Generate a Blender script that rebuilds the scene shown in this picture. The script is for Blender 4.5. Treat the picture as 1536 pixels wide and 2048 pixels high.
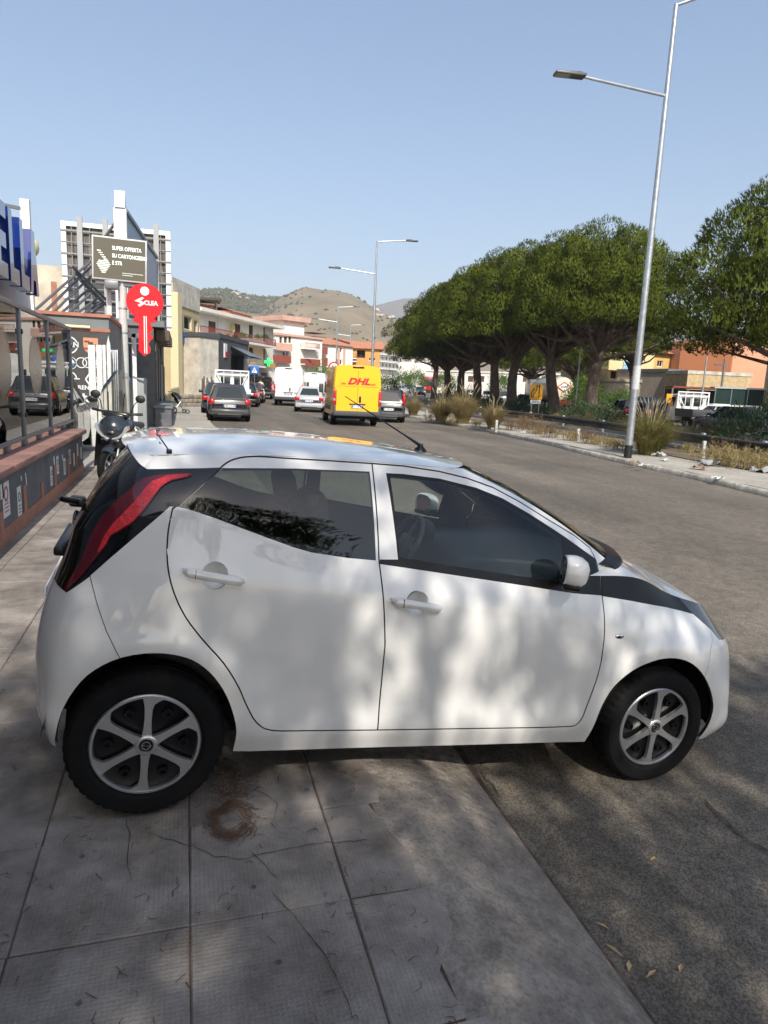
import bpy, bmesh, math, random
import numpy as np
from mathutils import Vector, Matrix
from mathutils.bvhtree import BVHTree
from math import sin, cos, pi, radians, sqrt, atan2
for _o in list(bpy.data.objects): bpy.data.objects.remove(_o)
SC = bpy.context.scene
COL = SC.collection
random.seed(7)
# ------------------------------------------------------------------ camera
FPX, PITCH, ROLL, YAW, CH = 1359.9, radians(10.31), radians(2.52), radians(16.48), 1.635
_fw = Vector((sin(YAW)*cos(PITCH), cos(YAW)*cos(PITCH), -sin(PITCH)))
_rt = Vector((cos(YAW), -sin(YAW), 0)); _up = _rt.cross(_fw)
CR = _rt*cos(ROLL) + _up*sin(ROLL); CU = _up*cos(ROLL) - _rt*sin(ROLL)
cam_d = bpy.data.cameras.new('camera'); cam = bpy.data.objects.new('camera', cam_d); COL.objects.link(cam)
cam_d.sensor_fit = 'VERTICAL'; cam_d.sensor_height = 36; cam_d.lens = 36*FPX/2048
cam_d.clip_start = .05; cam_d.clip_end = 12000
cam.matrix_world = Matrix(((CR.x, CU.x, -_fw.x, 0), (CR.y, CU.y, -_fw.y, 0), (CR.z, CU.z, -_fw.z, CH), (0, 0, 0, 1)))
SC.camera = cam
CAM = Vector((0, 0, CH))
# ------------------------------------------------------------------ light
SUN_EL, SUN_AZ = radians(42), radians(182)      # azimuth clockwise from +Y: the sun stands behind the camera
W = bpy.data.worlds.new('World'); SC.world = W; W.use_nodes = True
_n = W.node_tree.nodes; _l = W.node_tree.links
_sky = _n.new('ShaderNodeTexSky'); _sky.sky_type = 'NISHITA'; _sky.sun_disc = False
_sky.sun_elevation = SUN_EL; _sky.sun_rotation = SUN_AZ
_sky.air_density = 1.0; _sky.dust_density = 2.2; _sky.ozone_density = 1.6; _sky.altitude = 20
_bg = _n['Background']; _bg.inputs['Strength'].default_value = .15
_hs = _n.new('ShaderNodeHueSaturation'); _hs.inputs['Saturation'].default_value = 1.12; _gm = _n.new('ShaderNodeGamma'); _gm.inputs['Gamma'].default_value = .85
_l.new(_sky.outputs[0], _hs.inputs['Color']); _l.new(_hs.outputs[0], _gm.inputs['Color']); _l.new(_gm.outputs[0], _bg.inputs['Color'])
sun_d = bpy.data.lights.new('sun', 'SUN'); sun_d.energy = 3.7; sun_d.angle = radians(.53); sun_d.color = (1, .945, .86)
sun = bpy.data.objects.new('sun', sun_d); COL.objects.link(sun)
TOSUN = Vector((sin(SUN_AZ)*cos(SUN_EL), cos(SUN_AZ)*cos(SUN_EL), sin(SUN_EL)))
sun.rotation_euler = TOSUN.to_track_quat('Z', 'Y').to_euler(); sun.location = TOSUN*60
SC.view_settings.view_transform = 'Standard'; SC.view_settings.look = 'None'
SC.view_settings.exposure = 0.68; SC.view_settings.gamma = 1; SC.view_settings.use_curve_mapping = False
SC.render.engine = 'CYCLES'
SC.cycles.use_denoising = True; SC.cycles.max_bounces = 10; SC.cycles.transparent_max_bounces = 16
SC.cycles.use_adaptive_sampling = True; SC.cycles.adaptive_threshold = .015
# ------------------------------------------------------------------ ground profile and pixel helpers
_GY = [-400, 5, 17, 28, 60, 100, 175, 400, 6000]; _GZ = [-.215, -.215, -.12, 0.0, .2, .65, 1.5, 2.0, 2.0]
def gz(y):
    for i in range(len(_GY)-1):
        if y <= _GY[i+1]:
            t = (y-_GY[i])/(_GY[i+1]-_GY[i]); t = max(0, t)
            return _GZ[i] + t*(_GZ[i+1]-_GZ[i])
    return _GZ[-1]
def ray(px, py): return _fw + CR*((px-768)/FPX) - CU*((py-1024)/FPX)
def onY(px, py, Y): d = ray(px, py); return CAM + d*(Y/d.y)
def onX(px, py, X): d = ray(px, py); return CAM + d*(X/d.x)
def onZ(px, py, z): d = ray(px, py); return CAM + d*((z-CH)/d.z)
def dist(px, py, D):                                   # point at horizontal distance D along a pixel's direction
    d = ray(px, py); h = sqrt(d.x*d.x+d.y*d.y); return CAM + d*(D/h)
def G(px, py, dz=0.0):                                 # ground point under a pixel
    z = 0.0
    for _ in range(25): p = onZ(px, py, z+dz); z = .5*z+.5*gz(p.y)
    return p
# ------------------------------------------------------------------ materials
MATS = {}
def mat(name, col=(.5, .5, .5), rough=.6, metal=0.0, var=0.0, scale=6.0, bump=0.0, bscale=None, coat=0.0, spec=None, col2=None, detail=4, coord='Object', emit=None, objvar=0.0, sheen=0, stretch=None):
    if name in MATS: return MATS[name]
    m = bpy.data.materials.new(name); m.use_nodes = True; MATS[name] = m
    nt = m.node_tree; N = nt.nodes; L = nt.links; b = N['Principled BSDF']
    b.inputs['Base Color'].default_value = (*col, 1); b.inputs['Roughness'].default_value = rough; b.inputs['Metallic'].default_value = metal
    if coat: b.inputs['Coat Weight'].default_value = coat; b.inputs['Coat Roughness'].default_value = .03
    if spec is not None: b.inputs['Specular IOR Level'].default_value = spec
    if emit: b.inputs['Emission Color'].default_value = (*emit[0], 1); b.inputs['Emission Strength'].default_value = emit[1]
    tc = None
    def tex(sc, det=4, rg=.55):
        nonlocal tc
        if tc is None:
            tc = N.new('ShaderNodeTexCoord'); tc = tc.outputs[coord]
            if stretch:
                mp = N.new('ShaderNodeMapping'); mp.inputs['Scale'].default_value = stretch; L.new(tc, mp.inputs['Vector']); tc = mp.outputs[0]
        t = N.new('ShaderNodeTexNoise'); t.inputs['Scale'].default_value = sc; t.inputs['Detail'].default_value = det; t.inputs['Roughness'].default_value = rg
        L.new(tc, t.inputs['Vector']); return t
    src = None
    if var or col2:
        t = tex(scale, detail)
        r = N.new('ShaderNodeValToRGB'); L.new(t.outputs['Fac'], r.inputs[0])
        c2 = col2 if col2 else tuple(max(0, c*(1-var)) for c in col)
        c1 = col if col2 else tuple(min(1, c*(1+var)) for c in col)
        r.color_ramp.elements[0].color = (*c2, 1); r.color_ramp.elements[0].position = .32
        r.color_ramp.elements[1].color = (*c1, 1); r.color_ramp.elements[1].position = .68
        src = r.outputs[0]; L.new(src, b.inputs['Base Color'])
    if objvar:
        oi = N.new('ShaderNodeObjectInfo'); hs = N.new('ShaderNodeHueSaturation')
        mr = N.new('ShaderNodeMapRange'); L.new(oi.outputs['Random'], mr.inputs[0]); mr.inputs[3].default_value = 1-objvar; mr.inputs[4].default_value = 1+objvar
        L.new(mr.outputs[0], hs.inputs['Value'])
        if src: L.new(src, hs.inputs['Color'])
        else: hs.inputs['Color'].default_value = (*col, 1)
        L.new(hs.outputs[0], b.inputs['Base Color'])
    if bump:
        t = tex(bscale or scale*4, 5)
        bp = N.new('ShaderNodeBump'); bp.inputs['Strength'].default_value = bump; bp.inputs['Distance'].default_value = .02
        L.new(t.outputs['Fac'], bp.inputs['Height']); L.new(bp.outputs[0], b.inputs['Normal'])
    return m
def glass(name, tint=(.5, .55, .52), ior=1.5, rough=0.0, refl=1.0):
    if name in MATS: return MATS[name]
    m = bpy.data.materials.new(name); m.use_nodes = True; MATS[name] = m
    nt = m.node_tree; N = nt.nodes; L = nt.links; N.remove(N['Principled BSDF']); out = N['Material Output']
    tr = N.new('ShaderNodeBsdfTransparent'); tr.inputs[0].default_value = (*tint, 1)
    gl = N.new('ShaderNodeBsdfGlossy'); gl.inputs['Roughness'].default_value = rough; gl.inputs[0].default_value = (refl, refl, refl, 1)
    fr = N.new('ShaderNodeFresnel'); fr.inputs['IOR'].default_value = ior
    mx = N.new('ShaderNodeMixShader'); L.new(fr.outputs[0], mx.inputs[0]); L.new(tr.outputs[0], mx.inputs[1]); L.new(gl.outputs[0], mx.inputs[2])
    L.new(mx.outputs[0], out.inputs[0]); return m
# ------------------------------------------------------------------ mesh building
class MB:
    def __init__(s): s.v = []; s.f = []; s.m = []; s.mi = 0; s.sm = []
        # mi = material slot used for the faces added next
    def add(s, vs, fs, smooth=False):
        o = len(s.v); s.v += [tuple(v) for v in vs]
        for f in fs: s.f.append([i+o for i in f]); s.m.append(s.mi); s.sm.append(smooth)
        return s
    def box(s, x0, x1, y0, y1, z0, z1):
        s.add([(x0,y0,z0),(x1,y0,z0),(x1,y1,z0),(x0,y1,z0),(x0,y0,z1),(x1,y0,z1),(x1,y1,z1),(x0,y1,z1)],
              [(3,2,1,0),(4,5,6,7),(0,1,5,4),(1,2,6,5),(2,3,7,6),(3,0,4,7)]); return s
    def bbox(s, x0, x1, y0, y1, z0, z1, b=.01):      # box with chamfered edges
        if x1 < x0: x0, x1 = x1, x0
        if y1 < y0: y0, y1 = y1, y0
        if z1 < z0: z0, z1 = z1, z0
        b = min(b, .49*(x1-x0), .49*(y1-y0), .49*(z1-z0))
        bm = bmesh.new(); bmesh.ops.create_cube(bm, size=1)
        for v in bm.verts: v.co = Vector(((x0+x1)/2+v.co.x*(x1-x0), (y0+y1)/2+v.co.y*(y1-y0), (z0+z1)/2+v.co.z*(z1-z0)))
        bmesh.ops.bevel(bm, geom=bm.edges[:], offset=b, segments=2, profile=.5, affect='EDGES')
        bm.verts.index_update(); s.add([v.co for v in bm.verts], [[v.index for v in f.verts] for f in bm.faces], True); bm.free(); return s
    def bar(s, a, b, w, h=None, up=(0, 0, 1)):       # rectangular bar from a to b
        a = Vector(a); b = Vector(b); h = h or w; d = (b-a).normalized(); u = Vector(up)
        if abs(d.dot(u)) > .98: u = Vector((0, 1, 0)) if abs(d.y) < .9 else Vector((1, 0, 0))
        r = d.cross(u).normalized()*w/2; u = r.cross(d).normalized()*h/2
        vs = [p+sx*r+sy*u for p in (a, b) for sx, sy in ((-1,-1),(1,-1),(1,1),(-1,1))]
        s.add(vs, [(0,1,2,3),(7,6,5,4),(0,4,5,1),(1,5,6,2),(2,6,7,3),(3,7,4,0)]); return s
    def tube(s, pts, r, n=8, cap=True):
        pts = [Vector(p) for p in pts]; k = len(pts); rs = r if isinstance(r, (list, tuple)) else [r]*k
        o = []; prev = None
        for i, p in enumerate(pts):
            d = (pts[min(i+1, k-1)]-pts[max(i-1, 0)]).normalized()
            if prev is None:
                u = Vector((0, 0, 1)) if abs(d.z) < .9 else Vector((1, 0, 0)); x = d.cross(u).normalized()
            else: x = (prev-d*prev.dot(d)).normalized()
            prev = x; y = d.cross(x)
            o += [p+(x*cos(2*pi*j/n)+y*sin(2*pi*j/n))*rs[i] for j in range(n)]
        fs = [(i*n+j, i*n+(j+1) % n, (i+1)*n+(j+1) % n, (i+1)*n+j) for i in range(k-1) for j in range(n)]
        if cap: fs += [tuple(range(n))[::-1], tuple(range((k-1)*n, k*n))]
        s.add(o, fs, True); return s
    def lathe(s, prof, n=24, axis='Z', c=(0, 0, 0), a0=0, a1=2*pi, closed=False):   # prof: (r, h)
        c = Vector(c); k = len(prof); full = abs(a1-a0-2*pi) < 1e-6; m = n if full else n+1; o = []
        for r, h in prof:
            for j in range(m):
                a = a0+(a1-a0)*j/n; x, y = r*cos(a), r*sin(a)
                o.append(c+Vector((x, y, h) if axis == 'Z' else ((x, h, y) if axis == 'Y' else (h, x, y))))
        fs = []
        for i in range(k-1 if not closed else k):
            for j in range(n):
                j2 = (j+1) % m; i2 = (i+1) % k
                fs.append((i*m+j, i*m+j2, i2*m+j2, i2*m+j))
        s.add(o, fs, True); return s
    def prism(s, poly, f0, f1):                      # poly of 2D points; f0,f1 map (u,v)->3D for both ends
        n = len(poly); vs = [f0(*p) for p in poly]+[f1(*p) for p in poly]
        s.add(vs, [tuple(range(n))[::-1], tuple(range(n, 2*n))]+[(i, (i+1) % n, n+(i+1) % n, n+i) for i in range(n)]); return s
    def ext(s, poly, axis, a, b):                    # polygon extruded along an axis
        f = {'X': lambda t: (lambda u, v: (t, u, v)), 'Y': lambda t: (lambda u, v: (u, t, v)), 'Z': lambda t: (lambda u, v: (u, v, t))}[axis]
        return s.prism(poly, f(a), f(b))
    def sph(s, c, r, n=10, m=7, sc=(1, 1, 1)):
        c = Vector(c); o = [c+Vector((0, 0, r*sc[2]))]
        for i in range(1, m):
            t = pi*i/m
            o += [c+Vector((r*sin(t)*cos(2*pi*j/n)*sc[0], r*sin(t)*sin(2*pi*j/n)*sc[1], r*cos(t)*sc[2])) for j in range(n)]
        o.append(c-Vector((0, 0, r*sc[2]))); fs = [(0, 1+j, 1+(j+1) % n) for j in range(n)]
        for i in range(m-2): fs += [(1+i*n+j, 1+(i+1)*n+j, 1+(i+1)*n+(j+1) % n, 1+i*n+(j+1) % n) for j in range(n)]
        l = len(o)-1; fs += [(l, 1+(m-2)*n+(j+1) % n, 1+(m-2)*n+j) for j in range(n)]
        s.add(o, fs, True); return s
    def grid(s, P, smooth=True, flip=False):          # P[i][j] 3D points
        n = len(P); k = len(P[0]); fs = []
        for i in range(n-1):
            for j in range(k-1):
                f = (i*k+j, (i+1)*k+j, (i+1)*k+j+1, i*k+j+1); fs.append(f[::-1] if flip else f)
        s.add([p for r in P for p in r], fs, smooth); return s
    def xf(s, M):                                     # transform everything so far
        s.v = [tuple(M @ Vector(v)) for v in s.v]; return s
    def mesh(s, name, mats, sharp=35):
        me = bpy.data.meshes.new(name); me.from_pydata(s.v, [], s.f)
        for m in (mats if isinstance(mats, (list, tuple)) else [mats]): me.materials.append(m)
        if s.f:
            me.polygons.foreach_set('material_index', s.m); me.polygons.foreach_set('use_smooth', s.sm)
            if any(s.sm): me.set_sharp_from_angle(angle=radians(sharp))
        me.update(); return me
    def build(s, name, mats, parent=None, sharp=35):
        return link(bpy.data.objects.new(name, s.mesh(name, mats, sharp)), parent)
def link(o, parent=None):
    COL.objects.link(o)
    if parent is not None: o.parent = parent
    return o
def tag(o, label=None, cat=None, group=None, kind=None):
    if label: o['label'] = label
    if cat: o['category'] = cat
    if group: o['group'] = group
    if kind: o['kind'] = kind
    return o
def empty(name, loc=(0, 0, 0), rz=0, label=None, cat=None, group=None):
    o = bpy.data.objects.new(name, None); COL.objects.link(o); o.location = loc; o.rotation_euler = (0, 0, rz); o.empty_display_size = .1
    return tag(o, label, cat, group)
def clone(o, parent=None):
    c = o.copy(); COL.objects.link(c)
    if parent is not None: c.parent = parent
    for ch in list(o.children): clone(ch, c)
    return c
def inst(me, name, loc, rz=0, sc=1, parent=None, rot=None):
    o = bpy.data.objects.new(name, me); COL.objects.link(o); o.location = loc
    o.rotation_euler = rot or (0, 0, rz); o.scale = (sc, sc, sc) if not isinstance(sc, tuple) else sc
    if parent is not None: o.parent = parent
    return o
def text_mesh(txt, size, depth=.0, bold=0.0, shear=0.0, sx=1.0, spacing=1.0, align='CENTER'):
    cu = bpy.data.curves.new('txt', 'FONT'); cu.body = txt; cu.size = size; cu.extrude = depth; cu.offset = bold; cu.shear = shear
    cu.align_x = align; cu.align_y = 'CENTER'; cu.space_character = spacing; cu.resolution_u = 3
    o = bpy.data.objects.new('txt', cu); COL.objects.link(o)
    dg = bpy.context.evaluated_depsgraph_get(); me = bpy.data.meshes.new_from_object(o.evaluated_get(dg))
    bpy.data.objects.remove(o); bpy.data.curves.remove(cu)
    if sx != 1:
        for v in me.vertices: v.co.x *= sx
    return me
def text(name, txt, size, m, M, parent=None, **k):
    me = text_mesh(txt, size, **k); me.materials.clear(); me.materials.append(m); me.name = name
    o = bpy.data.objects.new(name, me); COL.objects.link(o)
    if parent is not None: o.parent = parent
    o.matrix_local = M
    return o
def frame(o, right, up):                               # matrix whose local X = right, Y = up, Z = facing
    r = Vector(right).normalized(); u = Vector(up); u = (u-r*u.dot(r)).normalized(); n = r.cross(u)
    return Matrix(((r.x, u.x, n.x, o[0]), (r.y, u.y, n.y, o[1]), (r.z, u.z, n.z, o[2]), (0, 0, 0, 1)))
def crs(P, n):                       # Catmull-Rom through P (K,...,3), n samples per span, chord-length parameter
    P = np.asarray(P, float); K = len(P)
    d = np.array([np.mean(np.linalg.norm((P[i+1]-P[i]).reshape(-1, 3), axis=1)) for i in range(K-1)])+1e-6
    T = []
    for i in range(K):
        if i == 0: T.append((P[1]-P[0])/d[0])
        elif i == K-1: T.append((P[-1]-P[-2])/d[-1])
        else: T.append(((P[i]-P[i-1])/d[i-1]*d[i]+(P[i+1]-P[i])/d[i]*d[i-1])/(d[i]+d[i-1]))
    out = []
    for i in range(K-1):
        for k in range(n):
            t = k/n; h = d[i]
            out.append((2*t**3-3*t*t+1)*P[i]+(t**3-2*t*t+t)*h*T[i]+(-2*t**3+3*t*t)*P[i+1]+(t**3-t*t)*h*T[i+1])
    out.append(P[-1]); return np.array(out)
def inpoly(x, y, P):
    c = False; n = len(P); j = n-1
    for i in range(n):
        xi, yi = P[i]; xj, yj = P[j]
        if (yi > y) != (yj > y) and x < (xj-xi)*(y-yi)/(yj-yi)+xi: c = not c
        j = i
    return c
# common materials
M_black = mat('black_plastic', (.012, .012, .013), .45)
M_rubber = mat('tyre_rubber', (.0045, .0045, .0045), .8, var=.25, scale=20, spec=.25)
M_chrome = mat('chrome', (.75, .75, .76), .12, 1)
M_galv = mat('galvanised_steel', (.42, .44, .45), .42, .75, var=.18, scale=8)
M_white = mat('white_paint', (.78, .78, .76), .45, var=.05, scale=3)
M_dark = mat('dark_cavity', (.008, .008, .009), .85)
M_winglass = mat('dark_window_glass', (.015, .02, .022), .06, spec=.6)
M_plate = mat('number_plate_white', (.75, .76, .78), .35)
M_redlens = mat('red_lens', (.42, .006, .012), .12, coat=.6)
# ================================================================== ground
def noise2(x, y, s=1.0):
    from mathutils import noise
    return noise.noise(Vector((x*s, y*s, 1.7)))
def ground_mat(name, cols, scales, bump=.3, bscale=60, rough=.9, speck=None, bdist=.01):
    m = bpy.data.materials.new(name); m.use_nodes = True; MATS[name] = m; N = m.node_tree.nodes; L = m.node_tree.links; b = N['Principled BSDF']; b.inputs['Roughness'].default_value = rough
    g = N.new('ShaderNodeNewGeometry'); cur = None
    for i, s in enumerate(scales):
        t = N.new('ShaderNodeTexNoise'); t.inputs['Scale'].default_value = s; t.inputs['Detail'].default_value = 6; t.inputs['Roughness'].default_value = .6; L.new(g.outputs['Position'], t.inputs['Vector'])
        r = N.new('ShaderNodeValToRGB'); L.new(t.outputs['Fac'], r.inputs[0]); a, c = cols[i]
        r.color_ramp.elements[0].position = .35; r.color_ramp.elements[1].position = .68; r.color_ramp.elements[0].color = (*a, 1); r.color_ramp.elements[1].color = (*c, 1)
        if cur is None: cur = r.outputs[0]
        else:
            mx = N.new('ShaderNodeMix'); mx.data_type = 'RGBA'; mx.blend_type = 'MULTIPLY'; mx.inputs[0].default_value = 1; L.new(cur, mx.inputs[6]); L.new(r.outputs[0], mx.inputs[7]); cur = mx.outputs[2]
    if speck:
        v = N.new('ShaderNodeTexVoronoi'); v.inputs['Scale'].default_value = speck[0]; L.new(g.outputs['Position'], v.inputs['Vector'])
        r = N.new('ShaderNodeValToRGB'); L.new(v.outputs['Color'], r.inputs[0]); r.color_ramp.elements[0].position = speck[1]; r.color_ramp.elements[1].position = speck[2]
        r.color_ramp.elements[0].color = (*speck[3], 1); r.color_ramp.elements[1].color = (*speck[4], 1)
        mx = N.new('ShaderNodeMix'); mx.data_type = 'RGBA'; mx.blend_type = 'MULTIPLY'; mx.inputs[0].default_value = 1; L.new(cur, mx.inputs[6]); L.new(r.outputs[0], mx.inputs[7]); cur = mx.outputs[2]
    L.new(cur, b.inputs['Base Color'])
    t = N.new('ShaderNodeTexNoise'); t.inputs['Scale'].default_value = bscale; t.inputs['Detail'].default_value = 5; L.new(g.outputs['Position'], t.inputs['Vector'])
    bp = N.new('ShaderNodeBump'); bp.inputs['Strength'].default_value = bump; bp.inputs['Distance'].default_value = bdist; L.new(t.outputs['Fac'], bp.inputs['Height']); L.new(bp.outputs[0], b.inputs['Normal'])
    return m
M_asph = ground_mat('worn_asphalt', [((.235, .205, .163), (.34, .30, .24)), ((.80, .80, .80), (1, 1, 1)), ((.72, .70, .68), (1.0, 1.0, 1.0))], [.35, 3.0, 12], .55, 130, .85, (150, .25, .75, (.42, .42, .43), (1.0, .97, .92)), .006)
_mN = M_asph.node_tree.nodes; _mL = M_asph.node_tree.links; _b = _mN['Principled BSDF']; _old = _b.inputs['Base Color'].links[0].from_socket
_g = _mN.new('ShaderNodeNewGeometry'); _mp = _mN.new('ShaderNodeMapping'); _mp.inputs['Scale'].default_value = (.75, .06, 1); _mp.inputs['Rotation'].default_value = (0, 0, radians(7)); _mL.new(_g.outputs['Position'], _mp.inputs['Vector'])
_t = _mN.new('ShaderNodeTexNoise'); _t.inputs['Scale'].default_value = 1; _t.inputs['Detail'].default_value = 4; _mL.new(_mp.outputs[0], _t.inputs['Vector']); _r = _mN.new('ShaderNodeValToRGB'); _r.color_ramp.elements[0].position = .38; _r.color_ramp.elements[1].position = .62; _r.color_ramp.elements[0].color = (.70, .70, .72, 1); _r.color_ramp.elements[1].color = (1, 1, 1, 1); _mL.new(_t.outputs['Fac'], _r.inputs[0])
_x = _mN.new('ShaderNodeMix'); _x.data_type = 'RGBA'; _x.blend_type = 'MULTIPLY'; _x.inputs[0].default_value = 1; _mL.new(_old, _x.inputs[6]); _mL.new(_r.outputs[0], _x.inputs[7]); _mL.new(_x.outputs[2], _b.inputs['Base Color'])
M_conc = ground_mat('rough_cast_concrete', [((.235, .198, .165), (.40, .345, .285)), ((.62, .62, .62), (1, 1, 1))], [1.6, 13], 1.0, 16, .9, (90, .2, .6, (.75, .75, .75), (1, 1, 1)), .02)
M_fore = ground_mat('pale_concrete_forecourt', [((.33, .31, .27), (.43, .40, .35)), ((.85, .85, .85), (1, 1, 1))], [.5, 6], .3, 60)
M_pave = ground_mat('dusty_island_paving', [((.36, .33, .28), (.48, .44, .375)), ((.75, .75, .75), (1, 1, 1))], [.9, 9], .5, 40)
M_dirt = ground_mat('dry_earth', [((.15, .115, .075), (.25, .20, .135)), ((.7, .7, .7), (1, 1, 1))], [.7, 9], .8, 14)
M_terr = ground_mat('dry_grassland', [((.20, .17, .11), (.30, .26, .18))], [.02], .2, 2)
M_seam = ground_mat('brown_joint_dirt', [((.075, .045, .032), (.13, .08, .055))], [9], .6, 80)
# paving tile: fine ribbed relief, its own shade per tile
def tile_mat():
    m = mat('ribbed_paving_tile', (.315, .278, .242), .85, var=.16, scale=7, objvar=.09); N = m.node_tree.nodes; L = m.node_tree.links; b = N['Principled BSDF']
    tc = N.new('ShaderNodeNewGeometry'); 
    w1 = N.new('ShaderNodeTexWave'); w1.bands_direction = 'X'; w1.inputs['Scale'].default_value = 22; w1.inputs['Distortion'].default_value = 1.2; w1.inputs['Detail'].default_value = 2
    w2 = N.new('ShaderNodeTexWave'); w2.bands_direction = 'Y'; w2.inputs['Scale'].default_value = 22; w2.inputs['Distortion'].default_value = 1.2; w2.inputs['Detail'].default_value = 2
    nz = N.new('ShaderNodeTexNoise'); nz.inputs['Scale'].default_value = 45; nz.inputs['Detail'].default_value = 6
    for t in (w1, w2, nz): L.new(tc.outputs['Position'], t.inputs['Vector'])
    a = N.new('ShaderNodeMath'); a.operation = 'MULTIPLY'; L.new(w1.outputs['Fac'], a.inputs[0]); L.new(w2.outputs['Fac'], a.inputs[1])
    c = N.new('ShaderNodeMath'); c.operation = 'MULTIPLY_ADD'; L.new(nz.outputs['Fac'], c.inputs[0]); c.inputs[1].default_value = 2.6; L.new(a.outputs[0], c.inputs[2])
    bp = N.new('ShaderNodeBump'); bp.inputs['Strength'].default_value = .5; bp.inputs['Distance'].default_value = .003; L.new(c.outputs[0], bp.inputs['Height']); L.new(bp.outputs[0], b.inputs['Normal'])
    # speckled grime
    n2 = N.new('ShaderNodeTexNoise'); n2.inputs['Scale'].default_value = 2.3; n2.inputs['Detail'].default_value = 8; n2.inputs['Roughness'].default_value = .7; L.new(tc.outputs['Position'], n2.inputs['Vector'])
    r = N.new('ShaderNodeValToRGB'); r.color_ramp.elements[0].position = .38; r.color_ramp.elements[0].color = (.52, .50, .48, 1); r.color_ramp.elements[1].position = .62; r.color_ramp.elements[1].color = (1, 1, 1, 1); L.new(n2.outputs['Fac'], r.inputs[0])
    vo = N.new('ShaderNodeTexVoronoi'); vo.inputs['Scale'].default_value = 5.5; L.new(tc.outputs['Position'], vo.inputs['Vector']); vr = N.new('ShaderNodeValToRGB'); vr.color_ramp.elements[0].position = .035; vr.color_ramp.elements[0].color = (.45, .43, .41, 1); vr.color_ramp.elements[1].position = .07; vr.color_ramp.elements[1].color = (1, 1, 1, 1); L.new(vo.outputs['Distance'], vr.inputs[0]); vm = N.new('ShaderNodeMix'); vm.data_type = 'RGBA'; vm.blend_type = 'MULTIPLY'; vm.inputs[0].default_value = 1; L.new(vr.outputs[0], vm.inputs[6]); L.new(r.outputs[0], vm.inputs[7])
    old = b.inputs['Base Color'].links[0].from_socket; mx = N.new('ShaderNodeMix'); mx.data_type = 'RGBA'; mx.blend_type = 'MULTIPLY'; mx.inputs[0].default_value = 1; L.new(old, mx.inputs[6]); L.new(vm.outputs[2], mx.inputs[7]); L.new(mx.outputs[2], b.inputs['Base Color'])
    return m
M_tile = tile_mat()
def sheet(name, rows, m, dz=0.0):          # rows: list of (y, [x...]) with z from the ground profile
    mb = MB(); mb.grid([[(x, y, gz(y)+dz) for x in xs] for y, xs in rows], False, flip=True); return tag(mb.build(name, m), kind='structure')
YS = [-60, -20, -8, 0, 3, 5, 8, 11, 14, 17, 20, 24, 28, 34, 42, 50, 60, 72, 86, 100, 120, 145, 175, 220, 300, 400]
mb = MB(); R_ = [0, 60, 150, 400, 900, 1800, 3500, 7000]
mb.grid([[(x, y, gz(y)-.35) for x in (-3900, -1500, -300, -60, 0, 60, 300, 1500, 3900)] for y in (-480, -60)+tuple(YS)[1:]+(1000, 4400)], False, flip=True)
tag(mb.build('terrain', M_terr), kind='structure')
XE = 1.325                                                    # foot of the ramp
mb = MB()
rows = []
yy = [-60, -20, -8, -3]+[-2+.25*i for i in range(45)]+[9.5, 10, 11, 12, 14, 17, 20, 24, 28, 34, 42, 50, 60, 72, 86, 100, 120, 145, 175, 220, 300, 400]
xx = [XE-.02+.12*i for i in range(30)]+[5.2, 6, 7, 8.5, 10, 12, 14, 17, 20, 24, 30, 38, 50, 70, 100, 160]
for y in yy: rows.append([(x if y < 13 or x > 1.4 else x-.9, y, gz(y)+(.006*noise2(x, y, 1.3)+.003*noise2(x, y, 5) if y < 9 else 0)) for x in xx])
mb.grid(rows, True, flip=True); road = tag(mb.build('road', M_asph), kind='structure')
# reddish dirt gathered along the foot of the ramp, and the old seam in the asphalt
M_red = ground_mat('red_brown_grit', [((.06, .036, .026), (.15, .11, .085))], [14], .9, 120)
mb = MB(); rows = []
for i in range(75):
    y = .6+i*.055; w = .004+.075*max(0, noise2(y, 3, 1.5)+.15)+.02*max(0, noise2(y, 9, 5)); rows.append([(XE-.035, y, gz(y)+.004), (XE+.02+.3*w, y, gz(y)+.011+.004*noise2(y, 1, 7)), (XE+w, y, gz(y)+.006)])
mb.grid(rows, True, flip=True); tag(mb.build('kerbside_grit', M_red), 'red brown grit along the foot of the pavement ramp', 'grit', kind='stuff')
# ramp of rough concrete between the tiles and the road
mb = MB(); rows = []
for i in range(101):
    y = -2+i*.16; row = []
    xl = .73
    for j in range(17):
        u = j/16; x = xl-.03+(XE+.03-xl+.03)*u; prof = -.215*(u**1.7)*(1.0 if y < 6 else max(.55, 1-(y-6)*.06))
        if y > 5: prof = (gz(y)-.01)*u**1.5
        row.append((x, y, prof-.0015+.010*noise2(x, y, 2.5)*sin(pi*u)+.004*noise2(x, y, 9)*sin(pi*u)))
    rows.append(row)
mb.grid(rows, True, flip=True); tag(mb.build('pavement_ramp', M_conc), kind='structure')
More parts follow.
